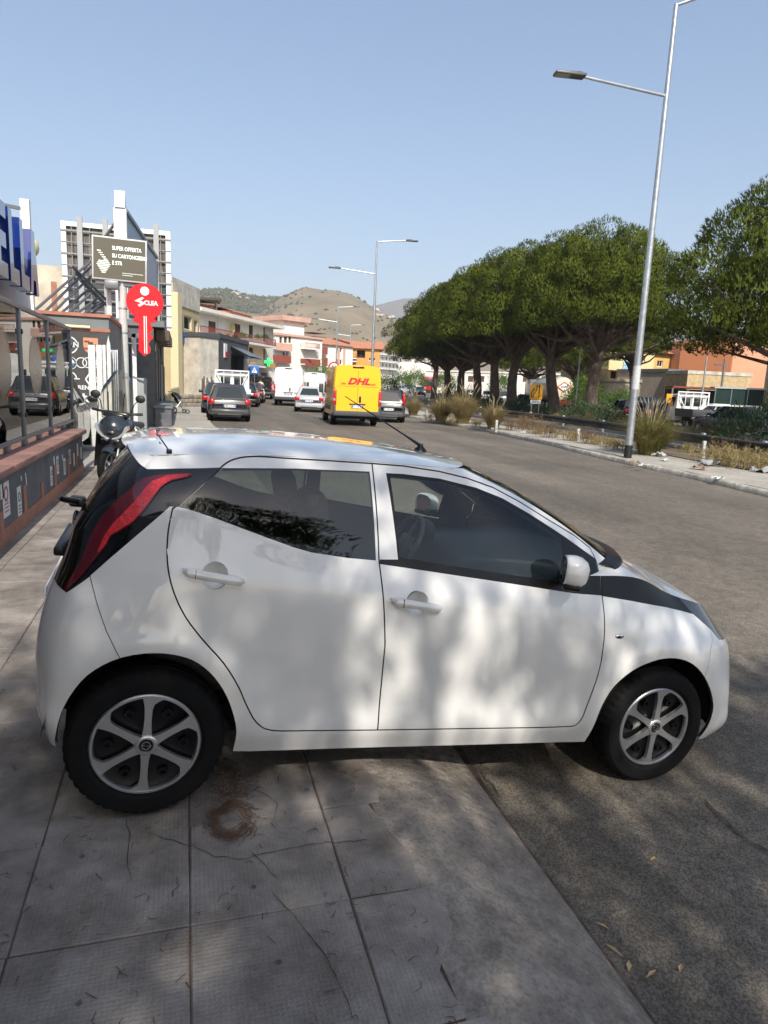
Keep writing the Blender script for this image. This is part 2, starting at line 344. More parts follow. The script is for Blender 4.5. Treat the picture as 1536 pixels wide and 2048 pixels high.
# pavement: a bed with single tiles
mb = MB(); mb.box(-1.72, .735, -3, 14.1, -.25, -.0045); pav = tag(mb.build('pavement', M_seam), kind='structure')
def tile_mesh(w, d, seed, right=None):
    r = random.Random(seed); mb = MB(); b = .004; j = lambda: r.uniform(-.0022, .0022)
    o = [(0+j(), 0+j()), (w*.33, j()), (w*.66, j()), (w+j(), j()), (w+j(), d*.33), (w+j(), d*.66), (w+j(), d+j()), (w*.66, d+j()), (w*.33, d+j()), (j(), d+j()), (j(), d*.66), (j(), d*.33)]
    if right: o = [(x+(right*r.uniform(-.06, .05) if x > w*.9 else 0), y) for x, y in o]
    cx, cy = w/2, d/2; k = len(o)
    top = [(cx+(x-cx)*(1-b/w*2), cy+(y-cy)*(1-b/d*2), 0) for x, y in o]; mid = [(x, y, -.004) for x, y in o]; bot = [(x, y, -.04) for x, y in o]
    mb.add(top+mid+bot, [tuple(range(k))]+[(i, k+i, k+(i+1) % k, (i+1) % k) for i in range(k)]+[(k+i, 2*k+i, 2*k+(i+1) % k, k+(i+1) % k) for i in range(k)])
    return mb.mesh('paving_tile', M_tile)
TW = .488; tms = [tile_mesh(.4955, TW-.0035, i) for i in range(4)]; tl = tile_mesh(.186, TW-.0035, 9); tr = [tile_mesh(.24, TW-.0035, 20+i, 1.0) for i in range(4)]
rt = random.Random(3)
for iy in range(-6, 25):
    y = 1.885+TW*iy
    if y > 13.6: continue
    for ix, x in enumerate((-1.69, -1.5, -1.0, -.5, 0.0, .5)):
        me = tl if ix == 0 else (tr[rt.randrange(4)] if ix == 5 else tms[rt.randrange(4)])
        o = inst(me, 'paving_tile', (x+.0022, y+.0018, rt.uniform(-.0016, .0016)), 0, 1, pav, (rt.uniform(-.002, .002), rt.uniform(-.002, .002), rt.uniform(-.002, .002)))
# cracks across the tiles
M_crack = mat('crack_dirt', (.05, .037, .03), .95)
def crack(P, w=.004, z=.0032, par=None, m=None):
    rc = random.Random(len(P)*7+int(P[0][0])); Q = []
    for a, b in zip(P[:-1], P[1:]):
        n = max(2, int(math.hypot(b[0]-a[0], b[1]-a[1])/14))
        for k in range(n): Q.append((a[0]+(b[0]-a[0])*k/n+rc.uniform(-2.2, 2.2), a[1]+(b[1]-a[1])*k/n+rc.uniform(-2.2, 2.2)))
    Q.append(P[-1]); W_ = [onZ(x, y, z) for x, y in Q]; mb = MB(); L_, R_ = [], []
    for i, p in enumerate(W_):
        d = (W_[min(i+1, len(W_)-1)]-W_[max(i-1, 0)]).normalized(); n = Vector((-d.y, d.x, 0)); h = w*.5*rc.uniform(.35, 1.2)*(1 if 0 < i < len(W_)-1 else .2)
        L_.append(p+n*h); R_.append(p-n*h)
    mb.grid([L_, R_], False); mb.build('crack', m or M_crack, par or pav)
for P in ([(250,1630),(260,1668),(255,1720),(262,1765)], [(380,1690),(430,1712),(480,1718),(560,1700),(640,1685),(740,1680)], [(300,1668),(345,1680),(380,1692)], [(540,1772),(560,1805),(600,1845),(640,1895),(670,1945),(695,2000),(710,2046)], [(500,1578),(535,1590),(556,1608),(548,1640)], [(500,1700),(560,1760)]): crack(P, .0032 if P[0][0] < 700 else .009, .0035 if P[0][0] < 700 else .012)
crack([(1405,1595),(1440,1630),(1470,1660),(1500,1683),(1536,1702),(1600,1735)], .016, gz(2)+.011, road, M_red)
crack([(960,1545),(985,1570),(1000,1592)], .010, gz(2)+.011, road, M_crack)
# forecourt beyond the pavement
sheet('forecourt', [(14.1, [-12, -3, .9, 1.2]), (17, [-12, -3, .9, 1.25]), (20, [-12, -3, .9, 1.2]), (24, [-14, -3, .9, 1.1]), (28, [-14, -3, .6, .95]), (34, [-14, -3, .6, 1.05]), (42, [-14, -2, .9, 1.9]), (50, [-14, 0, 2, 3.2]), (60, [-14, 2, 4, 5.0]), (86, [-14, 5, 10, 11]), (120, [-14, 10, 18, 22]), (175, [-14, 20, 36, 42])], M_fore, .006)
# island on the far side of the road: kerb, paving, verge
KERB = [G(*p) for p in [(1536,995),(1400,962),(1255,930),(1060,882),(900,850),(822,836)]]
KERB = [Vector((p.x, p.y, 0)) for p in KERB]
d0 = (KERB[0]-KERB[2]).normalized(); KERB = [KERB[0]+d0*14, KERB[0]+d0*6]+KERB; d1 = (KERB[-1]-KERB[-3]).normalized(); KERB = KERB+[KERB[-1]+Vector((1.0, 8, 0)), KERB[-1]+Vector((3.4, 22, 0)), KERB[-1]+Vector((8, 40, 0))]
KC = [Vector(v) for v in crs(KERB, 10)]
def koff(i, o):                                        # point on the kerb line moved o metres to the right
    d = (KC[min(i+1, len(KC)-1)]-KC[max(i-1, 0)]).normalized(); return KC[i]+Vector((d.y, -d.x, 0))*o
def band(name, o0, o1, dz, m, kind='structure', side=False, n=6, wob=0):
    mb = MB(); rows = []
    for i in range(len(KC)):
        r = []
        if side: p = koff(i, o0); r.append((p.x, p.y, gz(p.y)-.1))
        for k in range(n+1):
            o = o0+(o1-o0)*k/n+(wob*noise2(i*.7, k*3, .6) if 0 < k else 0); p = koff(i, o); r.append((p.x, p.y, gz(p.y)+dz+.015*noise2(p.x, p.y, .9)))
        rows.append(r)
    mb.grid(rows, False, flip=True); return tag(mb.build(name, m), kind=kind)
isl = band('island_paving', .19, 2.5, .125, M_pave)
band('verge', 2.3, 4.6, .15, M_dirt, wob=.25)
M_kerb = mat('weathered_kerb_stone', (.36, .335, .28), .9, var=.3, scale=6, bump=1, bscale=25, objvar=.12)
kd = [0]
for a, b in zip(KC[:-1], KC[1:]): kd.append(kd[-1]+(b-a).length)
def kat(s, o=0.0):
    for i in range(len(kd)-1):
        if kd[i+1] >= s:
            t = (s-kd[i])/(kd[i+1]-kd[i]+1e-9); return koff(i, o).lerp(koff(i+1, o), t)
    return koff(len(KC)-1, o)
def kerb_mesh(seed):
    r = random.Random(seed); mb = MB(); rows = []
    for i in range(9):
        y = .012+.976*i/8; q = r.uniform(0, .018) if 0 < i < 8 else .004
        rows.append([(-.0-r.uniform(0, .006), y, -.06), (-.002-r.uniform(0, .008), y, .05), (.004+q, y, .105), (.022+q, y, .132-q*.5), (.1, y, .136), (.198, y, .130), (.2, y, -.06)])
    mb.grid(rows, True, flip=True); mb.add(rows[0], [tuple(range(7))]); mb.add(rows[-1], [tuple(range(7))[::-1]])
    return mb.mesh('kerb_stone', M_kerb, 50)
kms = [kerb_mesh(i) for i in range(5)]
s = 2.0; rk = random.Random(5)
while s < kd[-1]-2 and s < 62:
    a = kat(s); b = kat(s+1.0); o = inst(kms[rk.randrange(5)], 'kerb_stone', (a.x, a.y, gz(a.y)+rk.uniform(-.012, .008)), -atan2(b.x-a.x, b.y-a.y), 1, isl); s += 1.0
# central reserve with its low bank, where the pines stand
def pxl(px, D): return dist(px, 800, D)
MED = [pxl(1750, 33), pxl(1500, 36), pxl(1330, 40), pxl(1190, 44), pxl(1108, 48.5), pxl(1019, 54), pxl(952, 62), pxl(905, 71), pxl(868, 88)]
MED = [Vector((p.x, p.y, 0)) for p in MED]; MC = [Vector(v) for v in crs(MED, 6)]
mb = MB(); rows = []
for i, p in enumerate(MC):
    d = (MC[min(i+1, len(MC)-1)]-MC[max(i-1, 0)]).normalized(); n = Vector((d.y, -d.x, 0)); r = []
    for o, h in ((-2.8, -.05), (-2.5, .15), (-1.4, .16), (0, .18), (1.4, .16), (2.3, .15), (2.5, -.05)):
        q = p+n*o; r.append((q.x, q.y, gz(q.y)+h+.1*noise2(q.x, q.y, .8)*(h > .2)))
    rows.append(r)
mb.grid(rows, True, flip=True); tag(mb.build('central_reserve', M_dirt), kind='structure')
# ================================================================== vegetation
def leaf_mat(name, c1, c2, rough=.55, trans=.35, scale=1.6):
    m = bpy.data.materials.new(name); m.use_nodes = True; MATS[name] = m; N = m.node_tree.nodes; L = m.node_tree.links; b = N['Principled BSDF']; b.inputs['Roughness'].default_value = rough; b.inputs['Specular IOR Level'].default_value = .18
    tc = N.new('ShaderNodeTexCoord'); t = N.new('ShaderNodeTexNoise'); t.inputs['Scale'].default_value = scale; t.inputs['Detail'].default_value = 3; L.new(tc.outputs['Object'], t.inputs['Vector'])
    r = N.new('ShaderNodeValToRGB'); r.color_ramp.elements[0].position = .3; r.color_ramp.elements[1].position = .7; r.color_ramp.elements[0].color = (*c1, 1); r.color_ramp.elements[1].color = (*c2, 1); L.new(t.outputs['Fac'], r.inputs[0])
    L.new(r.outputs[0], b.inputs['Base Color'])
    if trans:
        tr = N.new('ShaderNodeBsdfTranslucent'); L.new(r.outputs[0], tr.inputs[0]); mx = N.new('ShaderNodeMixShader'); mx.inputs[0].default_value = trans
        L.new(b.outputs[0], mx.inputs[1]); L.new(tr.outputs[0], mx.inputs[2]); L.new(mx.outputs[0], N['Material Output'].inputs[0])
    return m
M_needle = leaf_mat('pine_needles', (.048, .072, .008), (.122, .150, .014), .75, .12, .9)
M_bark = mat('pine_bark', (.105, .075, .055), .95, var=.45, scale=5, bump=1, bscale=14, stretch=(1, 1, .35))
M_oleander = leaf_mat('oleander_leaves', (.04, .075, .03), (.08, .13, .06), .45, .25, 2)
M_straw = leaf_mat('dry_fountain_grass', (.30, .23, .10), (.42, .35, .17), .7, .4, 3)
M_straw2 = leaf_mat('green_gold_grass', (.15, .15, .045), (.34, .30, .11), .7, .4, 4)
M_weed = leaf_mat('dry_brown_weed', (.16, .10, .055), (.27, .19, .10), .8, .3, 3)
M_green = leaf_mat('bright_shrub_leaves', (.07, .13, .02), (.14, .23, .04), .5, .35, 2)
M_plume = leaf_mat('pale_grass_plume', (.36, .29, .18), (.50, .42, .29), .8, .4, 5)
def np_mesh(name, V, F, m):
    me = bpy.data.meshes.new(name); V = np.asarray(V, np.float32).reshape(-1, 3); F = np.asarray(F, np.int32)
    me.vertices.add(len(V)); me.vertices.foreach_set('co', V.ravel()); k = F.shape[1]
    me.loops.add(F.size); me.loops.foreach_set('vertex_index', F.ravel()); me.polygons.add(len(F))
    me.polygons.foreach_set('loop_start', np.arange(0, F.size, k, dtype=np.int32)); me.polygons.foreach_set('loop_total', np.full(len(F), k, np.int32))
    me.update(calc_edges=True); me.validate(); me.materials.append(m); return me
def unit(a): return a/(np.linalg.norm(a, axis=-1, keepdims=True)+1e-9)
def crown(seed, R, H, npuff, ntuft, nb, blade=.21, bw=.030, lo=-.30, dmin=.78, smin=.62, smax=.98, core=True, flat=.12, rin=.22):
    """umbrella crown: puffs of upright needle tufts spread over a dome, hollow underneath"""
    g = np.random.default_rng(seed); C = []; tries = 0; k = R/5
    while len(C) < npuff and tries < 40000:
        tries += 1; u = unit(g.normal(size=3)); u[2] = abs(u[2])*1.12-flat
        if u[2] < lo: continue
        rad = g.uniform(.82, .94) if g.random() < .80 else g.uniform(.35, .75)
        bump = 1+.10*sin(3*atan2(u[1], u[0])+seed)+.08*sin(5*atan2(u[1], u[0])+2*seed)
        az = np.hypot(u[0], u[1])+1e-6; fl = max(0, 1-u[2]**2)**.42/az; p = np.array([u[0]*fl*R*rad*bump, u[1]*fl*R*rad*bump, u[2]*H*rad*(1+.03*g.normal())])
        if all(np.linalg.norm(p-q) > dmin*k for q, _ in C): C.append((p, g.uniform(smin, smax)*k))
    P = np.array([c for c, _ in C]); S = np.array([s for _, s in C])
    n = len(P); T = unit(g.normal(size=(n, ntuft, 3))); T[..., 2] = np.abs(T[..., 2])*1.15-.34; T = unit(T)
    base = P[:, None]+T*S[:, None, None]*g.uniform(rin, 1.0, (n, ntuft, 1))**.6*np.array([1, 1, .85])
    dirn = unit(T*.75+np.array([0, 0, .85])+.2*unit(P)[:, None])
    base = np.repeat(base.reshape(-1, 3), nb, 0); dirn = np.repeat(dirn.reshape(-1, 3), nb, 0)
    d = unit(dirn+.30*g.normal(size=dirn.shape)); L_ = blade*g.uniform(.7, 1.3, (len(d), 1)); sd = unit(np.cross(d, g.normal(size=d.shape)))*bw*.5
    V = np.stack([base-sd, base+sd, base+d*L_], 1).reshape(-1, 3); F = np.arange(len(V)).reshape(-1, 3)
    global CN; CN = np.repeat(unit(np.repeat(T.reshape(-1, 3), nb, 0)*1.0+.25*d+.12*g.normal(size=d.shape)), 3, 0)      # tuft normals follow the clump
    V3 = V.reshape(-1, 3, 3); sw = np.einsum('ij,ij->i', np.cross(V3[:, 1]-V3[:, 0], V3[:, 2]-V3[:, 0]), CN[::3]) < 0; V3[sw] = V3[sw][:, [1, 0, 2]]; V = V3.reshape(-1, 3)
    if core:
        bm = bmesh.new(); bmesh.ops.create_icosphere(bm, subdivisions=2, radius=1); bm.verts.index_update(); cv = np.array([v.co[:] for v in bm.verts]); cf = np.array([[v.index for v in f.verts] for f in bm.faces]); bm.free()
        VV, FF, o = [V], [F], len(V)
        for p, s_ in C: VV.append(p+cv*s_*.50*np.array([1, 1, .8])*(1+.12*g.normal(size=(len(cv), 1)))); FF.append(cf+o); o += len(cv)
        V = np.concatenate(VV); F = np.concatenate(FF)
    return V, F, C
def trunk_mb(H, hb, r, C, seed, lean=0.0):
    rr = random.Random(seed); mb = MB(); k = hb
    pts = [(lean*(z/k)**1.4*1.0+.12*sin(z*1.1+seed), .1*sin(z*.9+2*seed), z) for z in [k*i/8 for i in range(9)]]
    mb.tube(pts, [r*(1.35 if i == 0 else 1.08-.05*i) for i in range(9)], 12)
    top = Vector(pts[-1]); Cs = sorted(C, key=lambda c: rr.random())[:26]
    for c, s in Cs:
        e = Vector((c[0], c[1], c[2]+H)); st = Vector(pts[rr.choice((6, 7, 8, 8))]); m = st.lerp(e, .5); m.z -= .10*(e-st).length*(.6 if e.z > st.z else -.3); m.x += rr.uniform(-.3, .3)
        a = r*rr.uniform(.28, .5); mb.tube([st, st.lerp(m, .5)+Vector((0, 0, .1)), m, e], [a*1.3, a, a*.75, a*.25], 6, False)
    return mb
PV = []
for i, (R, H, n) in enumerate(((5.2, 5.0, 122), (4.9, 4.8, 114), (5.4, 5.2, 126))):
    V, F, C = crown(11+i, R, H, n, 520, 5, blade=.16, bw=.029, core=False, dmin=1.22, smin=.92, smax=1.30, flat=.15, rin=.55)
    me = np_mesh('pine_crown', V, F, M_needle); me.polygons.foreach_set('use_smooth', np.ones(len(F), bool)); me.normals_split_custom_set_from_vertices(CN.tolist()); PV.append((me, C, R, H))
V, F, C = crown(41, 5.0, 4.6, 210, 66, 6, .24, .034, -.3, .70, .5, .9, False, .28); PV.append((np_mesh('pine_crown', V, F, M_needle), C, 5.0, 4.6))
V, F, C = crown(42, 5.0, 4.6, 210, 62, 6, .24, .034, -.3, .66, .5, .9, False, .28); PV.append((np_mesh('pine_crown', V, F, M_needle), C, 5.0, 4.6))
def pine(px, D, H, var, sc, rz, label, hb=.52, lean=0, pos=None, r=.40, scz=1.0):
    p = pos if pos is not None else pxl(px, D); z0 = gz(p.y)+(.12 if pos is None else .0)
    me, C, R, Hc = PV[var]; o = empty('pine_tree', (p.x, p.y, z0), rz, label, 'tree', 'pines along the central reserve' if pos is None else 'pines behind the camera')
    ch = H-(Hc+.7)*sc*scz
    c = inst(me, 'crown', (0, 0, ch), 0, (sc, sc, sc*scz), o)
    trunk_mb(ch/1.0, ch*.80, r, [(np.array(q)*sc, s) for q, s in C], var+int(D), lean).build('trunk', M_bark, o, 60)
    return o
def grass_mesh(seed, h, spread, n, m, plumes=0, w=.012, name='grass_blades'):
    g = np.random.default_rng(seed); V = []; F = []
    a = g.uniform(0, 2*pi, n); r0 = g.uniform(0, .22, n)*spread; L_ = h*g.uniform(.55, 1.1, n); out = spread*g.uniform(.15, 1.0, n)**.8
    k = 0; ts = (0, .35, .7, 1.0)
    for i in range(n):
        d = np.array([cos(a[i]), sin(a[i]), 0]); s = np.array([-d[1], d[0], 0])*w*g.uniform(.6, 1.3)
        for t in ts:
            p = d*(r0[i]+out[i]*t**1.8)+np.array([0, 0, L_[i]*(t-.52*out[i]/spread*t*t*t)]); ww = (1-t*.85); V += [p-s*ww, p+s*ww]
        for q in range(3): b = k+q*2; F.append((b, b+1, b+3, b+2))
        k += 8
    return np_mesh(name, V, F, m)
def plume_mesh(seed, h, spread, n):
    g = np.random.default_rng(seed); mb = MB()
    for i in range(n):
        a = g.uniform(0, 2*pi); o = spread*g.uniform(.1, .75); L_ = h*g.uniform(.95, 1.3); d = Vector((cos(a), sin(a), 0)); top = d*o+Vector((0, 0, L_))
        mb.tube([d*.05, d*o*.5+Vector((0, 0, L_*.6)), top], .004, 3, False); mb.tube([top, top+d*.05+Vector((0, 0, .09)), top+d*.1+Vector((0, 0, .2))], [.006, .016, .004], 5, False)
    return mb.mesh('plumes', M_plume)
def weed_mesh(seed, h, spread, n, m, leaves=10):
    g = np.random.default_rng(seed); mb = MB(); r = random.Random(seed)
    for i in range(n):
        a = g.uniform(0, 2*pi); b = Vector((g.normal()*spread*.3, g.normal()*spread*.3, 0)); d = Vector((cos(a), sin(a), 0))*g.uniform(0, spread*.6); t = b+d+Vector((0, 0, h*g.uniform(.5, 1.1)))
        mid = b.lerp(t, .5)-d*.15; mb.tube([b, mid, t], [.007, .005, .003], 3, False)
        for k in range(leaves):
            u = r.uniform(.25, 1); p = b.lerp(mid, u*2) if u < .5 else mid.lerp(t, u*2-1); q = p+Vector((r.uniform(-.12, .12), r.uniform(-.12, .12), r.uniform(-.03, .14))); s = Vector((r.uniform(-.014, .014), r.uniform(-.014, .014), .008)); mb.add([p-s, p+s, q+s*.3], [(0, 1, 2)])
    return mb.mesh('stalks', m)
def bush_mesh(seed, rx, ry, h, n, m, leaf=.16, w=.045):
    g = np.random.default_rng(seed); u = unit(g.normal(size=(n, 3))); u[:, 2] = np.abs(u[:, 2]); rad = g.uniform(.55, 1.0, (n, 1))*(1+.15*np.sin(u[:, :1]*7+seed)+.12*np.cos(u[:, 1:2]*9))
    p = u*rad*np.array([rx, ry, h]); d = unit(u*.7+g.normal(size=(n, 3))*.5+np.array([0, 0, .5])); s = unit(np.cross(d, g.normal(size=(n, 3))))*w*.5; L_ = leaf*g.uniform(.6, 1.3, (n, 1))
    V = np.stack([p, p+d*L_*.5-s, p+d*L_, p+d*L_*.5+s], 1); return np_mesh('foliage', V, np.arange(n*4).reshape(-1, 4), m)
def thing1(me, name, loc, rz, sc, label, cat, group):
    o = inst(me, name, loc, rz, sc); return tag(o, label, cat, group)
for px, D, H, v, sc, rz, lb, lean in ((1672, 30, 10.4, 2, 1.02, .4, 'nearest umbrella pine, its crown cut by the right edge of the picture', 0.2), (1186, 44, 11.7, 0, .98, 1.0, 'umbrella pine with thick trunk left of the tall lamp post', .5), (1108, 48.5, 11.9, 1, 1.06, 2.2, 'umbrella pine rising behind the yellow lane sign', .6),
    (1022, 53.5, 12.0, 2, 1.0, 3.0, 'umbrella pine with forked trunk, third to the left of the lamp post', -.3), (986, 57, 11.9, 0, 1.0, 4.4, 'umbrella pine in mid row, fourth to the left of the lamp post', .2), (950, 62, 12.0, 1, 1.04, 5.2, 'umbrella pine in mid row, fifth to the left of the lamp post', .1),
    (921, 67.5, 11.6, 2, 1.05, .9, 'umbrella pine in the far row, sixth to the left of the lamp post', 0), (893, 74, 11.6, 0, 1.08, 2.0, 'umbrella pine in the far row, seventh to the left of the lamp post', 0), (868, 87, 11.4, 1, 1.08, 3.3, 'last umbrella pine of the row, above the red coach', 0)):
    pine(px, D, H, v, sc, rz, lb, lean=lean)
def far_pine(px, D, H, v, sc, lb): 
    p = dist(px, 790, D); o = pine(0, 0, H, v, sc, px, lb, pos=Vector((p.x, p.y, 0)), r=.3); o['group'] = 'pines beyond the second carriageway'; o['label'] = lb
for px, D, H, v, sc, lb in ((1150, 74, 9.5, 1, .8, 'smaller pine seen behind the two thickest trunks'), (1062, 88, 10, 2, .85, 'smaller pine behind the yellow lane sign in the shade'), (1262, 62, 8.5, 0, .5, 'small pine behind the lamp post above the low red roof')): far_pine(px, D, H, v, sc, lb)
# grasses, weeds and shrubs on the verge
GR = [grass_mesh(1, 1.35, 1.15, 1500, M_straw2), grass_mesh(2, 1.15, .9, 1100, M_straw), grass_mesh(3, 1.0, .8, 1000, M_straw)]; PL = [plume_mesh(4, 1.0, .7, 26), plume_mesh(5, .95, .6, 14)]
def clump(px, py, v, sc, pl, label, dz=.15):
    p = G(px, py, dz); o = empty('fountain_grass', (p.x, p.y, gz(p.y)+dz-.02), px, label, 'grass', 'fountain grass clumps on the verge'); inst(GR[v], 'blades', (0, 0, 0), 0, sc, o)
    if pl is not None: inst(PL[pl], 'plumes', (0, 0, 0), 0, sc, o)
clump(1296, 908, 0, 1.15, 0, 'big green gold grass clump right behind the lamp post'); clump(986, 857, 1, 1.1, 1, 'dry grass clump beside the second white marker post'); clump(925, 846, 1, 1.5, 1, 'wide straw coloured grass clump, second from the small dark car'); clump(882, 842, 2, 1.4, 1, 'straw coloured grass clump between the marker post and the wide clump'); clump(826, 830, 2, 1.2, 1, 'dry grass clump next to the rear of the small dark car'); clump(1320, 897, 0, .6, None, 'low grass tuft at the right foot of the big clump')
WD = [weed_mesh(1, .75, .9, 55, M_weed), weed_mesh(2, .55, .8, 60, M_straw), weed_mesh(3, .9, .8, 45, M_weed)]
rv = random.Random(12)
for i, (px, py, v, sc) in enumerate(((1065,866,2,1.1),(1100,874,0,1),(1020,860,0,.9),(1140,880,1,1),(1175,886,0,.9),(1215,893,1,.9),(1235,898,1,.7),(1380,905,1,.8),(1430,926,1,1.2),(1470,933,1,1.3),(1510,938,1,1.2),(1440,915,0,1.0),(1500,922,0,1.0),(1535,930,1,1.1),(1045,858,0,1.1),(955,852,1,.8),(905,846,1,.8),(860,838,1,.8),(1080,868,1,.8),(1190,888,1,.8))):
    p = G(px, py, .15); tag(inst(WD[v], 'dry_weed', (p.x, p.y, gz(p.y)+.13), px, sc*.78), 'dry brown weeds growing along the island verge', 'weed', 'dry weeds on the verge')
OL = [bush_mesh(1, 1.5, 1.2, 1.35, 2600, M_oleander), bush_mesh(2, 1.2, 1.0, 1.1, 2000, M_oleander), bush_mesh(3, 1.1, 1.1, 1.6, 2400, M_green)]
for px, D, v, sc, lb in ((1160, 40.5, 0, 1.0, 'dark oleander bush under the thick leaning pine trunk'), (1205, 40, 1, 1.1, 'dark oleander bush just left of the lamp post'), (1545, 30, 0, 1.35, 'dark oleander bush at the right edge behind the guard rail'), (1035, 51, 0, .9, 'dark bush between the pine trunks in the shade'), (985, 56, 1, 1.1, 'low dark bush at the foot of the mid pines'), (945, 61, 0, 1.1, 'low dark bush at the foot of the far pines'), (905, 70, 0, 1.3, 'low dark bush in the deep shade beside the second carriageway'), (1085, 46.5, 1, .8, 'low bush left of the yellow lane sign')):
    p = pxl(px, D); tag(inst(OL[v], 'oleander_bush', (p.x, p.y, gz(p.y)+.08), px, sc), lb, 'bush', 'bushes on the central reserve')
for i, (px, D) in enumerate(((1120,43),(1130,49),(1070,52),(1250,37.5),(1180,38.5),(1290,36.5),(1390,35),(1430,34.5),(1475,34),(1350,35.5),(1235,39),(1140,40),(1000,53),(1450,33.5),(1410,35.3))):
    p = pxl(px, D); tag(inst(WD[2] if i % 3 else WD[1], 'dry_weed', (p.x, p.y, gz(p.y)+.1), px, .9), 'tall dry weeds on the bank of the central reserve', 'weed', 'dry weeds on the bank')
# pines behind the camera whose crowns shade the pavement and the car
for i, (x, y, H, v, sc, rz) in enumerate(((1.4, -8.0, 10.5, 3, .85, .3), (-3.6, -10.5, 13.0, 4, .95, 2.0))):
    pine(0, i, H, v, sc, rz, ('pine behind the viewpoint, the one nearer the road', 'pine behind the viewpoint, the one nearer the showroom')[i], pos=Vector((x, y, 0)), r=.3)
# ================================================================== the white hatchback in the foreground
CAR_C0 = Vector((-.207, 3.254, 0)); _ct, _cp = radians(2.10), radians(5.32)
CF = Vector((cos(_ct)*cos(_cp), sin(_ct)*cos(_cp), -sin(_cp))); CL = Vector((-sin(_ct), cos(_ct), 0)); CUP = CF.cross(CL)
CARM = Matrix(((CF.x, CL.x, CUP.x, CAR_C0.x), (CF.y, CL.y, CUP.y, CAR_C0.y), (CF.z, CL.z, CUP.z, CAR_C0.z), (0, 0, 0, 1)))
CARI = CARM.inverted()
ZS = .986
c0 = [(-.36,0,.30),(-.36,.35,.30),(-.365,.60,.275),(-.325,.70,.262),(-.1,.735,.25),(.35,.755,.238),(.85,.757,.233),(1.35,.757,.226),(1.85,.757,.22),(2.25,.75,.208),(2.60,.74,.19),(2.79,.685,.182),(2.90,.56,.178),(2.95,.3,.175),(2.965,0,.175)]
c1 = [(-.40,0,.36),(-.395,.35,.36),(-.388,.62,.35),(-.345,.725,.345),(-.1,.77,.335),(.35,.787,.325),(.85,.789,.32),(1.35,.789,.315),(1.85,.789,.31),(2.25,.78,.30),(2.60,.765,.28),(2.85,.712,.26),(2.945,.595,.255),(2.985,.3,.25),(3.0,0,.25)]
c2 = [(-.425,0,.47),(-.42,.35,.47),(-.395,.625,.46),(-.34,.735,.455),(-.1,.785,.45),(.35,.792,.445),(.85,.791,.44),(1.35,.791,.435),(1.85,.793,.43),(2.25,.797,.42),(2.60,.785,.40),(2.83,.722,.39),(2.935,.595,.385),(2.98,.3,.38),(3.0,0,.38)]
c3 = [(-.43,0,.62),(-.425,.35,.62),(-.40,.63,.615),(-.335,.745,.61),(-.1,.798,.605),(.35,.800,.60),(.85,.799,.595),(1.35,.801,.59),(1.85,.804,.585),(2.25,.803,.575),(2.58,.78,.56),(2.80,.715,.55),(2.91,.59,.545),(2.955,.3,.54),(2.98,0,.54)]
c4 = [(-.405,0,.79),(-.40,.35,.79),(-.375,.62,.785),(-.31,.735,.78),(-.08,.795,.775),(.35,.806,.77),(.85,.807,.765),(1.35,.808,.755),(1.85,.804,.745),(2.25,.79,.73),(2.56,.76,.70),(2.765,.70,.68),(2.88,.58,.67),(2.92,.3,.665),(2.945,0,.66)]
c5 = [(-.36,0,.93),(-.355,.35,.93),(-.335,.585,.93),(-.27,.70,.93),(-.05,.772,.935),(.35,.798,.92),(.85,.799,.90),(1.35,.797,.87),(1.85,.785,.85),(2.2,.765,.82),(2.50,.725,.78),(2.73,.665,.745),(2.85,.54,.735),(2.87,.3,.735),(2.90,0,.74)]
c6 = [(-.335,0,1.05),(-.33,.35,1.05),(-.30,.56,1.06),(-.22,.655,1.09),(.04,.725,1.19),(.35,.748,1.125),(.85,.752,1.047),(1.35,.748,1.02),(1.85,.725,1.03),(2.15,.685,1.02),(2.42,.625,.93),(2.66,.585,.874),(2.78,.475,.834),(2.80,.25,.805),(2.825,0,.80)]
g0 = c6[:9]+[(2.03,.62,1.075),(2.13,.45,1.09),(2.19,.2,1.095),(2.2,0,1.095)]
g3 = [(-.10,0,1.40),(-.10,.33,1.395),(-.085,.47,1.38),(-.05,.555,1.37),(.12,.585,1.395),(.40,.583,1.418),(.80,.578,1.436),(1.05,.568,1.44),(1.18,.552,1.442),(1.24,.52,1.442),(1.29,.40,1.452),(1.32,.2,1.459),(1.325,0,1.461)]
def zsc(c): return [(x, w, z*ZS if z > .85 else z*(1-(1-ZS)*max(0, (z-.5)/.35))) for x, w, z in c]
c0, c1, c2, c3, c4, c5, c6, g0, g3 = [np.array(zsc(c)) for c in (c0, c1, c2, c3, c4, c5, c6, g0, g3)]
def gmid(t, b):
    P = g0*(1-t)+g3*t; k = 4*t*(1-t)
    for j in range(13):
        if j <= 3: P[j] += np.array([-.022, .006 if j > 1 else 0, .004])*k
        elif j <= 7: P[j, 1] += .017*k
        else: P[j] += np.array([.014, .010 if j < 10 else 0, .026])*k
    return P
NS, NT = 12, 9
LBc = np.stack([crs(c, NS) for c in (c0, c1, c2, c3, c4, c5, c6)])          # (7, S, 3)
LB = crs(LBc, NT)
UBc = np.stack([crs(c, NS) for c in (g0, gmid(.33, 1), gmid(.67, 1), g3)])
UB = crs(UBc, NT)
def flare(P):                                                                # wheel-arch lips and a waist crease
    for cx, r0 in ((.01, .395), (2.325, .40)):
        r = np.hypot(P[..., 0]-cx, P[..., 2]-.29)
        m = (P[..., 1] > .5)
        P[..., 1] += np.where(m, .013*np.exp(-((r-r0)/.05)**2)*np.clip((P[..., 2]-.2)/.2, 0, 1), 0)
    return P
LB = flare(LB)
bmS = bmesh.new()
